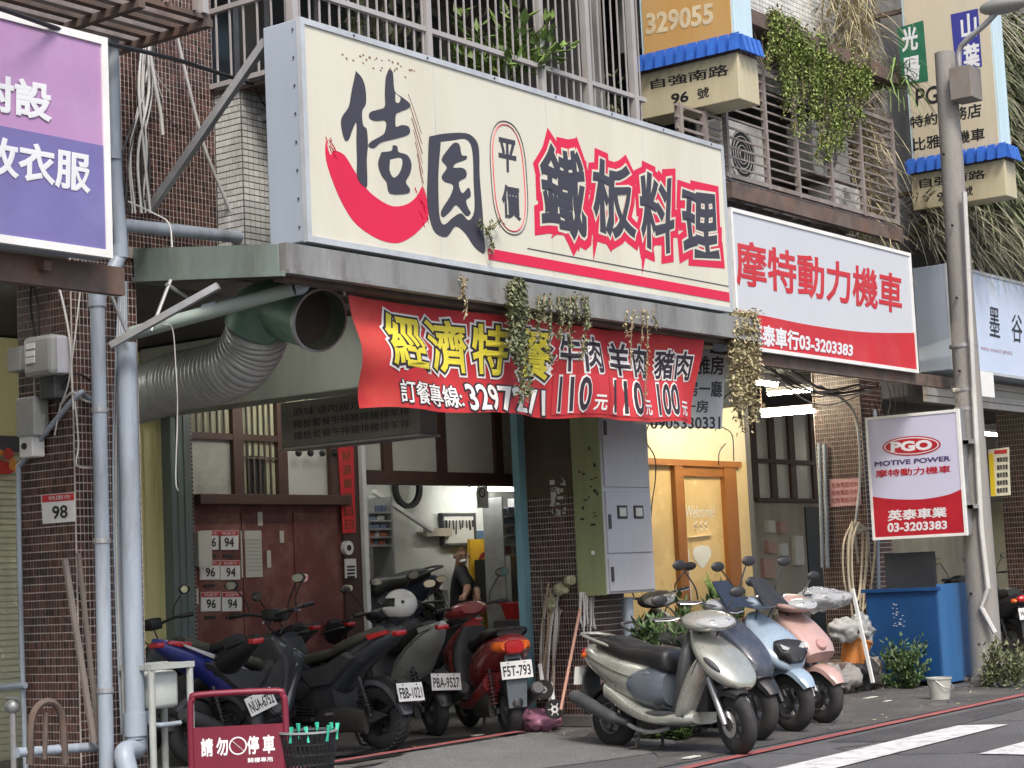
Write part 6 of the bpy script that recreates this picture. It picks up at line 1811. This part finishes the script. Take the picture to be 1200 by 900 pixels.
shelf('crowded grey parts shelf at the left of the workshop', (430, 592), (462, 640), 14.2, 5, 1)
shelf('parts shelf with dark boxes at the right of the workshop', (588, 592), (622, 650), 13.9, 5, 2)
MB().box(at(556, 622, Y=14.56), at(583, 633, Y=14.56)+Vector((0, .03, 0))).build('blue_notice', mat('blue_notice', (.08, .16, .26), .5), label='blue notice strip on the workshop wall', cat='notice')
MB().box(at(500, 619, Y=14.5), at(530, 628, Y=14.5)+Vector((0, .06, 0))).build('cardboard_box', mat('pale_card', (.4, .36, .28), .7), label='pale box on the wall ledge beside the tool board', cat='box')
ns = thing('no_smoking_sign', 'white no smoking sign under the workshop tube lamp', 'sign', at(566, 590, Y=14.0))
c = at(565, 580, Y=13.95)
MB().box(c+Vector((-.1, 0, -.16)), c+Vector((.12, .01, .1))).build('board', white, ns)
MB().lathe(c+Vector((0, -.003, .03)), (0, 1, 0), [(.045, 0), (.062, 0), (.062, .002), (.045, .002)], 22).build('ring', black, ns)
MB().bar(c+Vector((-.04, -.003, .07)), c+Vector((.04, -.003, -.01)), .004, .014, (0, 1, 0)).build('slash', black, ns)
# little round pots along the window tops
for i in range(4):
    p = at(350+i*14, 531, Y=12.44)
    MB().ball(p, .035, 10, 6).build('hanging_bulb', black, smooth=True, label='%s small dark bulb strung before the frosted window' % ['first', 'second', 'third', 'fourth'][i], cat='bulb', group='strung bulbs')

# ================================================================== no parking board
nb_ = thing('no_parking_board', 'red framed no parking board with white characters', 'board', (at(278, 812, Z=.66).x, at(278, 812, Z=.66).y, 0), R(YAW-90+4))
crim = mat('board_crimson', (.17, .01, .03), .45, 0, .25, 3, dirt=.35, dcol=(.2, .06, .08), streak=True)
hw_, ht_ = .285, .66
MB().tube(curve([(-hw_, 0, .0), (-hw_, 0, .55), (-hw_+.015, 0, ht_-.03), (-hw_+.06, 0, ht_), (hw_-.06, 0, ht_), (hw_-.015, 0, ht_-.03), (hw_, 0, .55), (hw_, 0, .0)], 5), .02, 12).build('tube_frame', crim, nb_, smooth=True, local=True)
MB().box((-hw_+.012, -.006, .1), (hw_-.012, .006, .465)).build('panel', crim, nb_, local=True)
wlet = mat('board_white', (.78, .77, .78), .5)
zt1, zb1 = .40, .29
for ch, x in (('請', -.19), ('勿', -.10), ('停', .085), ('車', .18)):
    lettering(ch, [(x-.036, -.007, zt1), (x+.036, -.007, zt1), (x+.036, -.007, zb1), (x-.036, -.007, zb1)], wlet, nb_, .03, local=True)
MB().lathe((-.005, -.0065, .345), (0, -1, 0), [(.046, 0), (.054, 0), (.054, .002), (.046, .002)], 26).build('ban_ring', wlet, nb_, local=True)
MB().bar((-.038, -.008, .375), (.028, -.008, .315), .002, .008, (0, 1, 0)).build('ban_slash', wlet, nb_, local=True)
lettering('騎樓專用', [(.05, -.007, .27), (.2, -.007, .27), (.2, -.007, .24), (.05, -.007, .24)], wlet, nb_, .02, local=True)
for s_ in (-1, 1): MB().bar((s_*hw_, -.2, .02), (s_*hw_, .2, .02), .04, .03).build('foot', crim, nb_, local=True)
# ================================================================== laundry basket with pegs
bp_ = at(361, 858, Z=.4)
bs = thing('wire_basket', 'black mesh basket with green clothes pegs on its rim', 'basket', (bp_.x, bp_.y, 0))
rim = .17
MB().lathe((bp_.x, bp_.y, .4), (0, 0, 1), [(rim, 0), (rim+.012, 0), (rim+.012, .012), (rim, .012)], 30).build('rim', mat('grey_rim', (.3, .33, .33), .5), bs, smooth=True)
ms = MB()
for k in range(36):
    a = 2*PI*k/36
    d = Vector((cos(a), sin(a), 0))
    for s_ in (.35, -.35):
        d2 = Vector((cos(a+s_), sin(a+s_), 0))
        ms.bar(Vector((bp_.x, bp_.y, .4))+d*rim, Vector((bp_.x, bp_.y, .02))+d2*(rim*.78), .006, .006)
for k in range(7): ms.lathe((bp_.x, bp_.y, .03+k*.06), (0, 0, 1), [(rim*(.785+.03*k), 0), (rim*(.785+.03*k)+.006, 0), (rim*(.785+.03*k)+.006, .008), (rim*(.785+.03*k), .008)], 24)
ms.build('mesh', black, bs, kind='stuff')
MB().cyl((bp_.x, bp_.y, .015), (0, 0, 1), rim*.78, .01, 24).build('bottom', black, bs)
for k in range(9):
    a = 2*PI*k/9+.4
    p = Vector((bp_.x+rim*cos(a), bp_.y+rim*sin(a), .41))
    pg_ = thing('clothes_peg', '%s green clothes peg on the basket rim' % ['left front', 'front', 'right front', 'far right', 'right rear', 'rear', 'left rear', 'far left', 'leftmost'][k], 'clothes peg', p, group='green pegs')
    tl = Vector((rnd.uniform(-.03, .03), rnd.uniform(-.03, .03), 0))
    gm_ = mat('peg_green', (.05, .5, .34), .45)
    MB().bar(p+Vector((0, 0, .035))+tl, p+Vector((.008, 0, -.06)), .012, .008).build('jaw', gm_, pg_)
    MB().bar(p+Vector((.018, 0, .035))+tl, p+Vector((.0, 0, -.06)), .012, .008).build('jaw', gm_, pg_)
# ================================================================== outdoor sink stand
sk = thing('sink_stand', 'weathered grey pipe stand with a small cistern at the drain pipes', 'stand', (8.05, 8.75, 0))
skm = mat('stand_grey', (.36, .38, .36), .5, 0, .2, 3, dirt=.45, dcol=(.16, .16, .14))
A = [at(177, 782, Y=8.66), at(222, 778, Y=8.66)]
xA, xB2, zS = A[0].x, A[1].x, A[0].z
for x in (xA, xB2):
    for y in (8.66, 8.9): MB().tube([(x, y, 0), (x, y, zS)], .022, 10).build('leg', skm, sk, smooth=True)
for y in (8.66, 8.9): MB().bar((xA-.02, y, zS), (xB2+.02, y, zS), .05, .035).build('top_rail', skm, sk)
for x in (xA, xB2): MB().bar((x, 8.69, zS-.001), (x, 8.88, zS-.001), .045, .03).build('side_rail', skm, sk)
MB().box((xA+.05, 8.7, zS-.26), (xB2-.05, 8.86, zS-.03), .03).build('cistern', mat('cistern_grey', (.45, .48, .46), .35, 0, .15, 3, dirt=.35, dcol=(.25, .25, .22)), sk, smooth=True)
MB().tube(curve([(xA+.08, 8.78, zS-.26), (xA+.08, 8.78, zS-.34), (xA+.14, 8.74, zS-.36), (xA+.3, 8.74, zS-.36)], 5), .016, 8).build('outlet', pvc, sk, smooth=True)
tp_ = thing('garden_tap', 'small grey water valve at the left edge behind the pillar foot', 'tap', at(15, 835, X=7.5))
P = at(15, 828, X=7.5)
MB().tube([P+Vector((0, .06, 0)), P, P+Vector((0, 0, -.5))], .02, 8).build('riser', steel, tp_)
MB().ball(P, .045, 10, 8).build('valve', steel, tp_, smooth=True)
MB().tube([P+Vector((0, -.06, .05)), P+Vector((0, .06, .05))], .012, 6).build('handle', steel, tp_)
from mathutils import noise as NZ
def crumple(mb, amp, sc, seed):
    o = Vector((seed*3.1, seed*1.7, seed*.9))
    cc = sum(mb.v, Vector())/len(mb.v)
    mb.v = [v+(v-cc).normalized()*amp*(NZ.noise(v*sc+o)+.7*abs(NZ.noise(v*sc*2.6+o))+.35*NZ.noise(v*sc*6+o)) for v in mb.v]
    return mb
# ================================================================== things by the middle pillar
MB().tube([at(680, 712, Y=8.98), at(657, 832, Y=8.9)], .014, 8).build('broom_stick', mat('pinkish_wood', (.5, .27, .2), .6), smooth=True, label='slanting pink-brown broom stick leaning on the middle pillar', cat='stick')
brm = thing('broom_bundle', 'bundle of worn brooms and sticks standing at the left of the middle pillar', 'brooms', at(650, 840, X=12.95))
bm1 = mat('straw', (.38, .3, .2), .8, 0, .3, 20)
for i in range(12):
    x = 634+i*1.9
    c = curve([at(x+rnd.uniform(-4, 9), 690+rnd.uniform(-14, 30), X=12.98), at(x-rnd.uniform(-3, 6), 745, X=12.95), at(x-4+rnd.uniform(-8, 6), 800+rnd.uniform(0, 24), X=12.9)], 4)
    MB().tube(c, rnd.uniform(.006, .012), 6).build('stick', [bm1, oldw, cable_w][i % 3], brm)
gl = mat('dry_leaf_glove', (.33, .32, .2), .7, 0, .3, 10)
for i, (x, y, rx, rz) in enumerate(((656, 690, .07, .035), (668, 680, .05, .03), (646, 706, .035, .06))):
    b_ = crumple(MB().ball(at(x, y, X=12.93), (rx*.4, rx, rz), 24, 16), .03, 14, x)
    b_.build('work_glove', gl, label=['limp olive work glove on the broom tops', 'pale work glove highest by the mossy cabinet', 'drooping work glove at the left of the brooms'][i], cat='glove')
for i, (x, y) in enumerate(((637, 808), (650, 831))):
    p = at(x, y, X=12.6)
    wv = thing('caster_wheel', ['upper black caster wheel by the brooms', 'lower caster wheel with white spokes by the pink bag'][i], 'wheel', p)
    MB().lathe(p, (-.8, -.6, 0), [(.03, -.02), (.055, -.026), (.078, -.022), (.082, 0), (.078, .022), (.055, .026), (.03, .02)], 24).build('tyre', rubber, wv, smooth=True)
    MB().lathe(p, (-.8, -.6, 0), [(.012, .03), (.03, .03), (.03, -.02)], 16).build('hub', white if i else steel, wv, smooth=True)
    if i:
        for k in range(6):
            a = 2*PI*k/6
            u_ = Vector((.6, -.8, 0)); v_ = Vector((0, 0, 1))
            c0 = p+Vector((-.8, -.6, 0))*.028
            MB().bar(c0+(u_*cos(a)+v_*sin(a))*.02, c0+(u_*cos(a)+v_*sin(a))*.055, .008, .008).build('spoke', white, wv)
    MB().bar(p, p+Vector((.1, .1, .2)), .03, .02).build('fork', steel, wv)
bg_ = crumple(MB().ball(at(632, 856, Z=0)+Vector((0, 0, .085)), (.17, .15, .1), 40, 26), .06, 9, 1)
bg_.build('plastic_bag', mat('pink_film', (.45, .2, .3), .3, 0, .3, 8), label='knotted pink plastic bag on the ground by the middle pillar', cat='bag', smooth=True, sharp=60)
rh = thing('red_basin', 'red plastic basin propped left of the middle pillar', 'basin', at(612, 720, Y=10.1))
c = at(610, 712, Y=10.1)
MB().lathe(c-Vector((0, 0, .1)), (0, 0, 1), [(.001, 0), (.14, 0), (.19, .15), (.2, .15), (.2, .14)], 24).build('bowl', mat('basin_red', (.5, .03, .03), .4, 0, .15, 4), rh, smooth=True)
MB().box(c+Vector((-.18, -.18, -1.0)), c+Vector((.18, .18, -.1)), .01).build('pedestal_crate', darkgrey, rh)
# junk heap right of the pink scooter
jk = [((997, 762), (.16, .13, .17), mat('orange_pail', (.5, .18, .04), .5, 0, .2, 4), 'orange pail in the junk heap right of the pink scooter', 'pail'), ((988, 738), (.15, .12, .09), mat('crumpled_white', (.3, .3, .29), .6, 0, .25, 8), 'crumpled white sheet on top of the junk heap', 'sheet'),
      ((1004, 790), (.26, .2, .14), rubber, 'old black tyre lump in the junk heap', 'rubber'), ((985, 795), (.2, .16, .12), mat('grey_rag', (.22, .21, .2), .8, 0, .4, 8), 'grey rag bundle low in the junk heap', 'rags'),
      ((1010, 742), (.13, .12, .17), mat('grey_film', (.24, .25, .25), .35, 0, .3, 8), 'grey plastic bundle beside the orange pail', 'bundle'), ((1018, 785), (.16, .14, .14), mat('brown_rag', (.2, .17, .14), .85, 0, .4, 8), 'brown debris bundle beside the blue tank', 'debris')]
for (px, py), rr, m, l, cname in jk:
    p = at(px, py, Y=8.55)
    if cname == 'pail':
        MB().lathe((p.x, p.y, p.z-.14), (.25, -.2, 1), [(.001, 0), (.11, 0), (.15, .26), (.16, .26), (.16, .245), (.14, .24), (.11, .02)], 24).build('orange_pail', m, label=l, cat=cname, smooth=True)
        continue
    b_ = crumple(MB().ball((p.x, p.y, max(p.z, rr[2]*.8)), rr, 40, 26), .03 if cname == 'pail' else .09, 5, px)
    b_.build({'pail': 'orange_pail'}.get(cname, 'junk_'+cname), m, label=l, cat=cname, smooth=True, sharp=60)
MB().box((at(995, 780, Y=8.6).x-.35, 8.5, 0), (at(995, 780, Y=8.6).x+.4, 8.95, .3), .02).build('junk_crate', rusty, label='rusty crate carrying the junk heap', cat='crate')
MB().bar(at(999, 690, Y=8.4), at(1023, 800, Y=8.3), .03, .03).build('white_rod', white, label='slanting white rod between junk heap and blue tank', cat='rod')
# clear plastic bag on the pink scooter
pb = crumple(MB().ball(at(964, 702, Y=7.55), (.3, .2, .09), 60, 36), .07, 5, 4)
pb.build('plastic_cover', mat('clear_film', (.6, .62, .64), .15, 0, .2, 6, trans=.6), label='crumpled clear plastic cover over the pink scooter handlebar', cat='cover', smooth=True, sharp=60)

# ================================================================== plants
def leafmat(name, c, v=.4): return mat('leaf_'+name, c, .55, 0, .3, 8, island=v)
lf_g = leafmat('green', (.055, .1, .028)); lf_b = leafmat('bright', (.14, .22, .05)); lf_d = leafmat('dry', (.38, .33, .19)); lf_k = leafmat('dusty', (.17, .19, .1)); lf_p = leafmat('pale_dry', (.24, .225, .15), .5); lf_c = leafmat('creeper', (.19, .25, .06), .5); lf_s = leafmat('strap_green', (.12, .16, .06), .5)
def leaf(mb, p, d, ln, wd, up=Vector((0, 0, 1))):
    d = d.normalized()
    s_ = d.cross(up)
    if s_.length < .05: s_ = d.cross(Vector((1, 0, 0)))
    s_ = s_.normalized()*wd/2
    n = s_.cross(d).normalized()*wd*.18
    mb.add([p, p+d*ln*.45+s_-n, p+d*ln, p+d*ln*.45-s_-n, p+d*ln*.5+n*.4], [(0, 1, 4), (1, 2, 4), (2, 3, 4), (3, 0, 4)])
def rv(r_): return Vector((r_.uniform(-1, 1), r_.uniform(-1, 1), r_.uniform(-1, 1)))
def hanging(label, strands, m, seed, stemm=None, dens=90, size=.022, spread=.05, cname='vine', name='hanging_vine', kind2=None):
    r_ = random.Random(seed)
    top = strands[0][0]
    t = thing(name, label, cname, top)
    lm, sm = MB(), MB()
    for pts in strands:
        c = curve(pts, 6)
        sm.tube(c, .005, 5)
        ln = sum((c[i+1]-c[i]).length for i in range(len(c)-1))
        for k in range(int(dens*ln)):
            i = r_.randrange(len(c)-1)
            p = c[i].lerp(c[i+1], r_.random())+rv(r_)*spread*r_.random()
            leaf(lm, p, rv(r_)+Vector((0, 0, -.6)), size*r_.uniform(.6, 1.5), size*r_.uniform(.4, .9))
    lm.build('foliage', m, t, kind='stuff')
    sm.build('stems', stemm or mat('stem_brown', (.2, .15, .09), .8), t, kind='stuff')
    return t
def strand(px, y0, y1, Y, wob=3): return [at(px+rnd.uniform(-1, 1), y0, Y=Y), at(px+rnd.uniform(-wob, wob), (y0*2+y1)/3, Y=Y-.02), at(px+rnd.uniform(-wob, wob), (y0+2*y1)/3, Y=Y), at(px+rnd.uniform(-wob, wob), y1, Y=Y-.02)]
YV = 7.72
hanging('dense dusty vine hanging over the banner beside the yellow characters', [strand(604+rnd.uniform(-6, 8), 328, 385+rnd.uniform(0, 40), YV) for _ in range(9)]+[strand(612, 330, 470, YV), strand(617, 360, 465, YV)], lf_k, 21, dens=420, size=.036, spread=.05)
hanging('thin dry vine tendrils over the beef and lamb prices', [strand(x, 345, y, YV) for x, y in ((630, 400), (644, 425), (655, 395), (668, 405), (684, 420), (690, 380), (676, 372), (662, 380), (640, 378))], lf_k, 22, dens=260, size=.032, spread=.035)
hanging('sparse dry tendrils over the pork price', [strand(x, 362, y, YV) for x, y in ((742, 430), (752, 400), (758, 470), (766, 385), (735, 395))], lf_d, 23, dens=90, size=.028, spread=.025)
hanging('single dry tendril on the canopy fascia left of the vines', [strand(545, 325, 375, YV), strand(541, 322, 350, YV)], lf_d, 24, dens=110, size=.028, spread=.02)
hanging('thick pale vine hanging between the cream sign and the motorcycle sign', [strand(872+rnd.uniform(-12, 14), 366, 420+rnd.uniform(0, 62), 7.78) for _ in range(22)]+[strand(868, 372, 505, 7.8), strand(880, 372, 498, 7.8)], lf_d, 25, dens=330, size=.038, spread=.06)
hanging('wisp of dry grass growing on the cream sign by the oval', [strand(575, 262, 295, 7.77), [at(570, 270, Y=7.77), at(580, 262, Y=7.75), at(588, 258, Y=7.74)], [at(572, 275, Y=7.77), at(566, 262, Y=7.75), at(562, 255, Y=7.74)]], lf_k, 26, dens=170, size=.03, spread=.03, cname='weed', name='wall_weed')
hanging('bare black creeper twigs beside the rental poster', [[at(838, 505, Y=8.9), at(842, 480, Y=8.9), at(850, 465, Y=8.9), at(862, 455, Y=8.9)], [at(846, 500, Y=8.9), at(858, 510, Y=8.9), at(860, 540, Y=8.9)], [at(850, 520, Y=8.9), at(843, 530, Y=8.9), at(842, 545, Y=8.9)]], lf_d, 27, dens=14, size=.02, spread=.03, stemm=cable_b)
def shrub(label, c, rad, n, m, seed, size=.05, name='leafy_shrub', h=None, stems=6):
    r_ = random.Random(seed)
    t = thing(name, label, 'plant', (c[0], c[1], c[2]))
    c = Vector(c)
    lm, sm = MB(), MB()
    tips = []
    for k in range(stems*4):
        d = rv(r_); d.z = abs(d.z)
        tip = c+Vector((d.x*rad[0], d.y*rad[1], d.z*rad[2]*1.3))
        tips.append(tip)
        sm.tube(curve([c, c.lerp(tip, .5)+Vector((0, 0, .06)), tip], 3), .005, 4)
    for k in range(n):
        tip = tips[r_.randrange(len(tips))]
        p = c.lerp(tip, r_.uniform(.35, 1.05))+rv(r_)*.05
        leaf(lm, p, (p-c).normalized()*.5+rv(r_)*.7+Vector((0, 0, .25)), size*r_.uniform(.6, 1.3), size*r_.uniform(.4, .7))
    lm.build('foliage', m, t, kind='stuff')
    sm.build('stems', mat('stem_green', (.08, .09, .04), .8), t, kind='stuff')
    return t
gp = at(1058, 790, X=17.35)
shrub('green leafy weed growing in front of the blue tank', (gp.x, gp.y, .02), (.16, .22, .34), 900, lf_g, 31, .06)
sp = at(790, 845, Z=0)
shrub('dark green shrub growing behind the silver-green scooter', (13.45, 8.2, .02), (.38, .4, .8), 3600, lf_g, 32, .085)
shrub('green shrub seen through the leg gap of the silver-green scooter', (12.35, 7.8, .02), (.28, .3, .66), 2600, lf_g, 38, .08)
shrub('lower green shrub between the silver-green and navy scooters', (13.35, 8.15, .02), (.35, .35, .5), 900, lf_g, 36, .07)
for i, px in enumerate((1163, 1190)):
    p = at(px, 806, Z=0)
    shrub(['pale weeds at the foot of the concrete pole', 'pale weeds at the right edge beyond the pole'][i], (p.x, p.y, .02), (.16, .16, .32), 420, lf_k, 33+i, .06, name='roadside_weed')
op = at(842, 700, Y=10.6)
pl = thing('potted_plant', 'broad-leaved potted plant before the ochre door', 'plant', (op.x, 10.6, 0))
MB().lathe((op.x, 10.6, 0), (0, 0, 1), [(.001, 0), (.13, 0), (.18, .6), (.19, .6), (.16, .58)], 20).build('pot', darkgrey, pl, smooth=True)
lm = MB(); r_ = random.Random(5)
for k in range(34):
    a = r_.uniform(0, 2*PI)
    leaf(lm, Vector((op.x, 10.6, .55+r_.uniform(0, .35))), Vector((cos(a)*.6, sin(a)*.6, r_.uniform(.5, 1.6))), r_.uniform(.25, .42), .09)
lm.build('foliage', lf_b, pl, kind='stuff')
# balcony plant in the pale cage
bp2 = at(588, 60, Y=8.55)
shrub('bright green plant growing through the pale balcony cage', (bp2.x, 8.5, bp2.z-.25), (.32, .34, .5), 420, lf_b, 41, .13, name='balcony_plant')
MB().lathe((bp2.x, 8.55, 4.7), (0, 0, 1), [(.001, 0), (.1, 0), (.14, .24), (.15, .24), (.12, .22)], 18).build('plant_pot', mat('terracotta', (.25, .1, .06), .8), smooth=True, label='terracotta pot in the pale balcony cage', cat='pot')
for i, (px, sz) in enumerate(((420, .3), (465, .35), (520, .25), (690, .3), (720, .35))):
    p = at(px, 60, Y=9.4)
    shrub(['first dim', 'second dim', 'third dim', 'fourth dim', 'fifth dim'][i]+' potted shrub deep in the pale balcony cage, counted from the left', (p.x, 9.4, 4.76), (sz, .3, .9), 420, lf_k, 50+i, .1, name='balcony_shrub')
# hanging green mat over the rusty cage
r_ = random.Random(61)
hs_ = []
for k in range(95):
    f = r_.random()
    px = 902+118*f
    y0 = 12+68*f+r_.uniform(-8, 8)
    ln = r_.choice((15, 25, 40, 55, 75, 105))*(.6+.7*sin(PI*min(1, f*1.1)))
    hs_.append([at(px, y0, Y=8.25), at(px+r_.uniform(-3, 3), y0+ln*.4, Y=8.2), at(px+r_.uniform(-4, 4), y0+ln*.75, Y=8.2), at(px+r_.uniform(-5, 5), y0+ln, Y=8.2)])
hanging('lush green creeper spilling over the top of the rusty cage', hs_, lf_c, 62, dens=190, size=.036, spread=.075, cname='creeper', name='hanging_creeper')
MB().box((14.9, 8.2, 6.28), (18.2, 8.85, 6.42)).build('planter_shelf', rusty, label='rusty planter shelf under the green creeper', cat='shelf')
# long dry strap leaves cascading at the right
def strap(label, n, fn, m, seed, wd=.03, name='strap_leaf_plant'):
    r_ = random.Random(seed)
    c0, _, _ = fn(r_)
    t = thing(name, label, 'plant', c0)
    mb = MB()
    for k in range(n):
        base, d, ln = fn(r_)
        s_ = d.cross(Vector((0, 0, 1))).normalized()*wd/2*r_.uniform(.6, 1.3)
        v = d.normalized()*ln
        s0 = s_.normalized()
        cu_, dr_ = r_.uniform(-.45, .45), r_.uniform(.35, 1.05)
        p = base
        prev = None
        for j in range(7):
            f = j/6
            q = base+v*f*.75+Vector((0, 0, -ln*dr_*f*f))+s0*cu_*ln*f*f
            w_ = s_*(1-f*.85)
            cur = [q-w_, q+w_]
            if prev: mb.add([prev[0], prev[1], cur[1], cur[0]], [(0, 1, 2, 3)])
            prev = cur
    mb.build('foliage', m, t, kind='stuff')
    return t
def f1(r_): return (Vector((18.9+r_.uniform(0, 6.5), 8.55+r_.uniform(-.25, .1), 4.7+r_.uniform(0, .5))), Vector((r_.uniform(-.5, .5), -r_.uniform(.3, 1), r_.uniform(0, .6))), r_.uniform(.45, .95))
strap('thatch of dry tan strap leaves hanging over the pale blue sign', 2600, f1, lf_p, 71, .03)
def f2(r_): return (Vector((20.2+r_.uniform(0, 5), 8.5+r_.uniform(-.2, .2), 5.2+r_.uniform(0, 2.6))), Vector((r_.uniform(-.8, .6), -r_.uniform(.2, 1), r_.uniform(.1, 1))), r_.uniform(.5, 1.2))
strap('green and yellow strap-leaved plant filling the upper right corner', 2600, f2, lf_s, 72, .05)
def f2b(r_): return (Vector((20.1+r_.uniform(0, 5), 8.45+r_.uniform(-.2, .2), 5.0+r_.uniform(0, 2.9))), Vector((r_.uniform(-.8, .6), -r_.uniform(.2, 1), r_.uniform(-.2, .8))), r_.uniform(.5, 1.2))
strap('dead tan strap leaves among the green ones in the upper right corner', 1900, f2b, lf_p, 75, .04)
def f3(r_): return (Vector((18.0+r_.uniform(-.3, .4), 8.62+r_.uniform(-.15, .3), 4.6+r_.uniform(0, 2.9))), Vector((r_.uniform(-.5, .4), -r_.uniform(.0, .4), r_.uniform(0, .8))), r_.uniform(.35, .8))
strap('dry straw-like leaves left of the tall projecting sign', 1500, f3, lf_d, 73, .018)
def f4(r_): return (Vector((18.1+r_.uniform(-.1, .2), 8.25+r_.uniform(-.1, .2), 6.2+r_.uniform(0, .3))), Vector((r_.uniform(-.7, .7), -r_.uniform(.2, .9), r_.uniform(.2, 1))), r_.uniform(.4, .8))
strap('tuft of fresh green blades beside the green panel', 60, f4, lf_b, 74, .035)

# ================================================================== loose cables under the right canopy
r_ = random.Random(91)
for i in range(9):
    x0, x1 = 885+r_.uniform(0, 40), 985+r_.uniform(0, 50)
    y0 = 418+r_.uniform(0, 25)
    c = curve([at(x0, y0, Y=8.6), at((x0+x1)/2, y0+18+r_.uniform(0, 22), Y=8.7), at(x1, y0+16+r_.uniform(-6, 10), Y=8.8)], 6)
    MB().tube(c, r_.uniform(.005, .011), 5).build('slack_cable', cable_b if i % 2 else cable_w, label='slack cable looped under the dark canopy of the motorcycle shop', cat='cable', group='slack cables under the right canopy')
for i in range(5):
    c = curve([at(1030+i*7, 440, Y=8.7), at(1034+i*7+r_.uniform(-4, 4), 470, Y=8.7), at(1026+i*9, 492+r_.uniform(0, 8), Y=8.8), at(1018+i*6, 470, Y=8.8)], 6)
    MB().tube(c, .006, 5).build('slack_cable', cable_b, label='thin black cable loop hanging above the light box sign', cat='cable', group='black cable loops above the light box')
# fallen leaves and litter along the margin
lm = MB()
for k in range(420):
    x = 10.5+r_.random()**.7*12
    y = r_.choice((6.75+r_.random()*2.1, 8.6+r_.random()*.5, 9.0+r_.random()*2))
    leaf(lm, Vector((x, y, .012+r_.random()*.008)), Vector((r_.uniform(-1, 1), r_.uniform(-1, 1), .1)), r_.uniform(.015, .05), r_.uniform(.01, .025))
lm.build('fallen_leaves', lf_d, label='dry fallen leaves scattered along the parking margin', cat='leaves', kind='stuff')
for i, (px, py, w_, h_, l) in enumerate(((1020, 818, .22, .05, 'white paper strip on the asphalt before the bucket'), (1040, 822, .14, .03, 'short white scrap right of the paper strip'), (810, 888, .16, .06, 'crumpled wrapper under the silver-green scooter'), (560, 862, .12, .05, 'grey paper scrap between the nose-in scooters'))):
    p = at(px, py, Z=.01)
    MB().box((p.x-w_/2, p.y-h_/2, .012), (p.x+w_/2, p.y+h_/2, .018)).build('paper_scrap', paper, label=l, cat='scrap')

# red and yellow shop print on the left neighbour's shutter box
rp = thing('shop_print', 'red and yellow printed strip on the wall left of the brown pillar', 'print', at(5, 540, Y=12.4))
for k, (x, y, w_, h_) in enumerate(((-30, 545, 46, 12), (-24, 530, 30, 10), (4, 532, 12, 14), (10, 545, 10, 16), (-6, 552, 22, 7))):
    blob([(x, y), (x+w_*.3, y-h_*.5), (x+w_*.8, y-h_*.35), (x+w_, y+h_*.1), (x+w_*.7, y+h_*.5), (x+w_*.2, y+h_*.45)], 12.44-.004*k, mat('print_red', (.5, .03, .02), .5) if k % 2 == 0 else mat('print_orange', (.75, .3, .05), .5), rp, 'printed_shape')

# papers and number plates on the far panel wall, right of the ochre shop
for i, (px, py, w_, h_, c_, l) in enumerate(((898, 610, 9, 14, 0, 'upper pale mailbox on the far panel wall'), (912, 612, 9, 13, 1, 'upper pinkish mailbox on the far panel wall'), (898, 634, 9, 14, 1, 'lower pinkish mailbox on the far panel wall'), (913, 637, 9, 14, 0, 'lower pale mailbox on the far panel wall'),
                                               (929, 628, 12, 34, 0, 'long white notice on the far panel wall'), (893, 655, 14, 22, 1, 'stack of red-brown papers at the left foot of the far panel wall'))):
    a, b = at(px, py, Y=12.47), at(px+w_, py+h_, Y=12.47)
    MB().box((a.x, 12.44, b.z), (b.x, 12.498, a.z)).build('wall_mailbox' if 'mailbox' in l else 'notice_paper', [paper, mat('pinkish_plate', (.42, .26, .22), .6, 0, .2, 6)][c_], label=l, cat='mailbox' if 'mailbox' in l else 'notice')
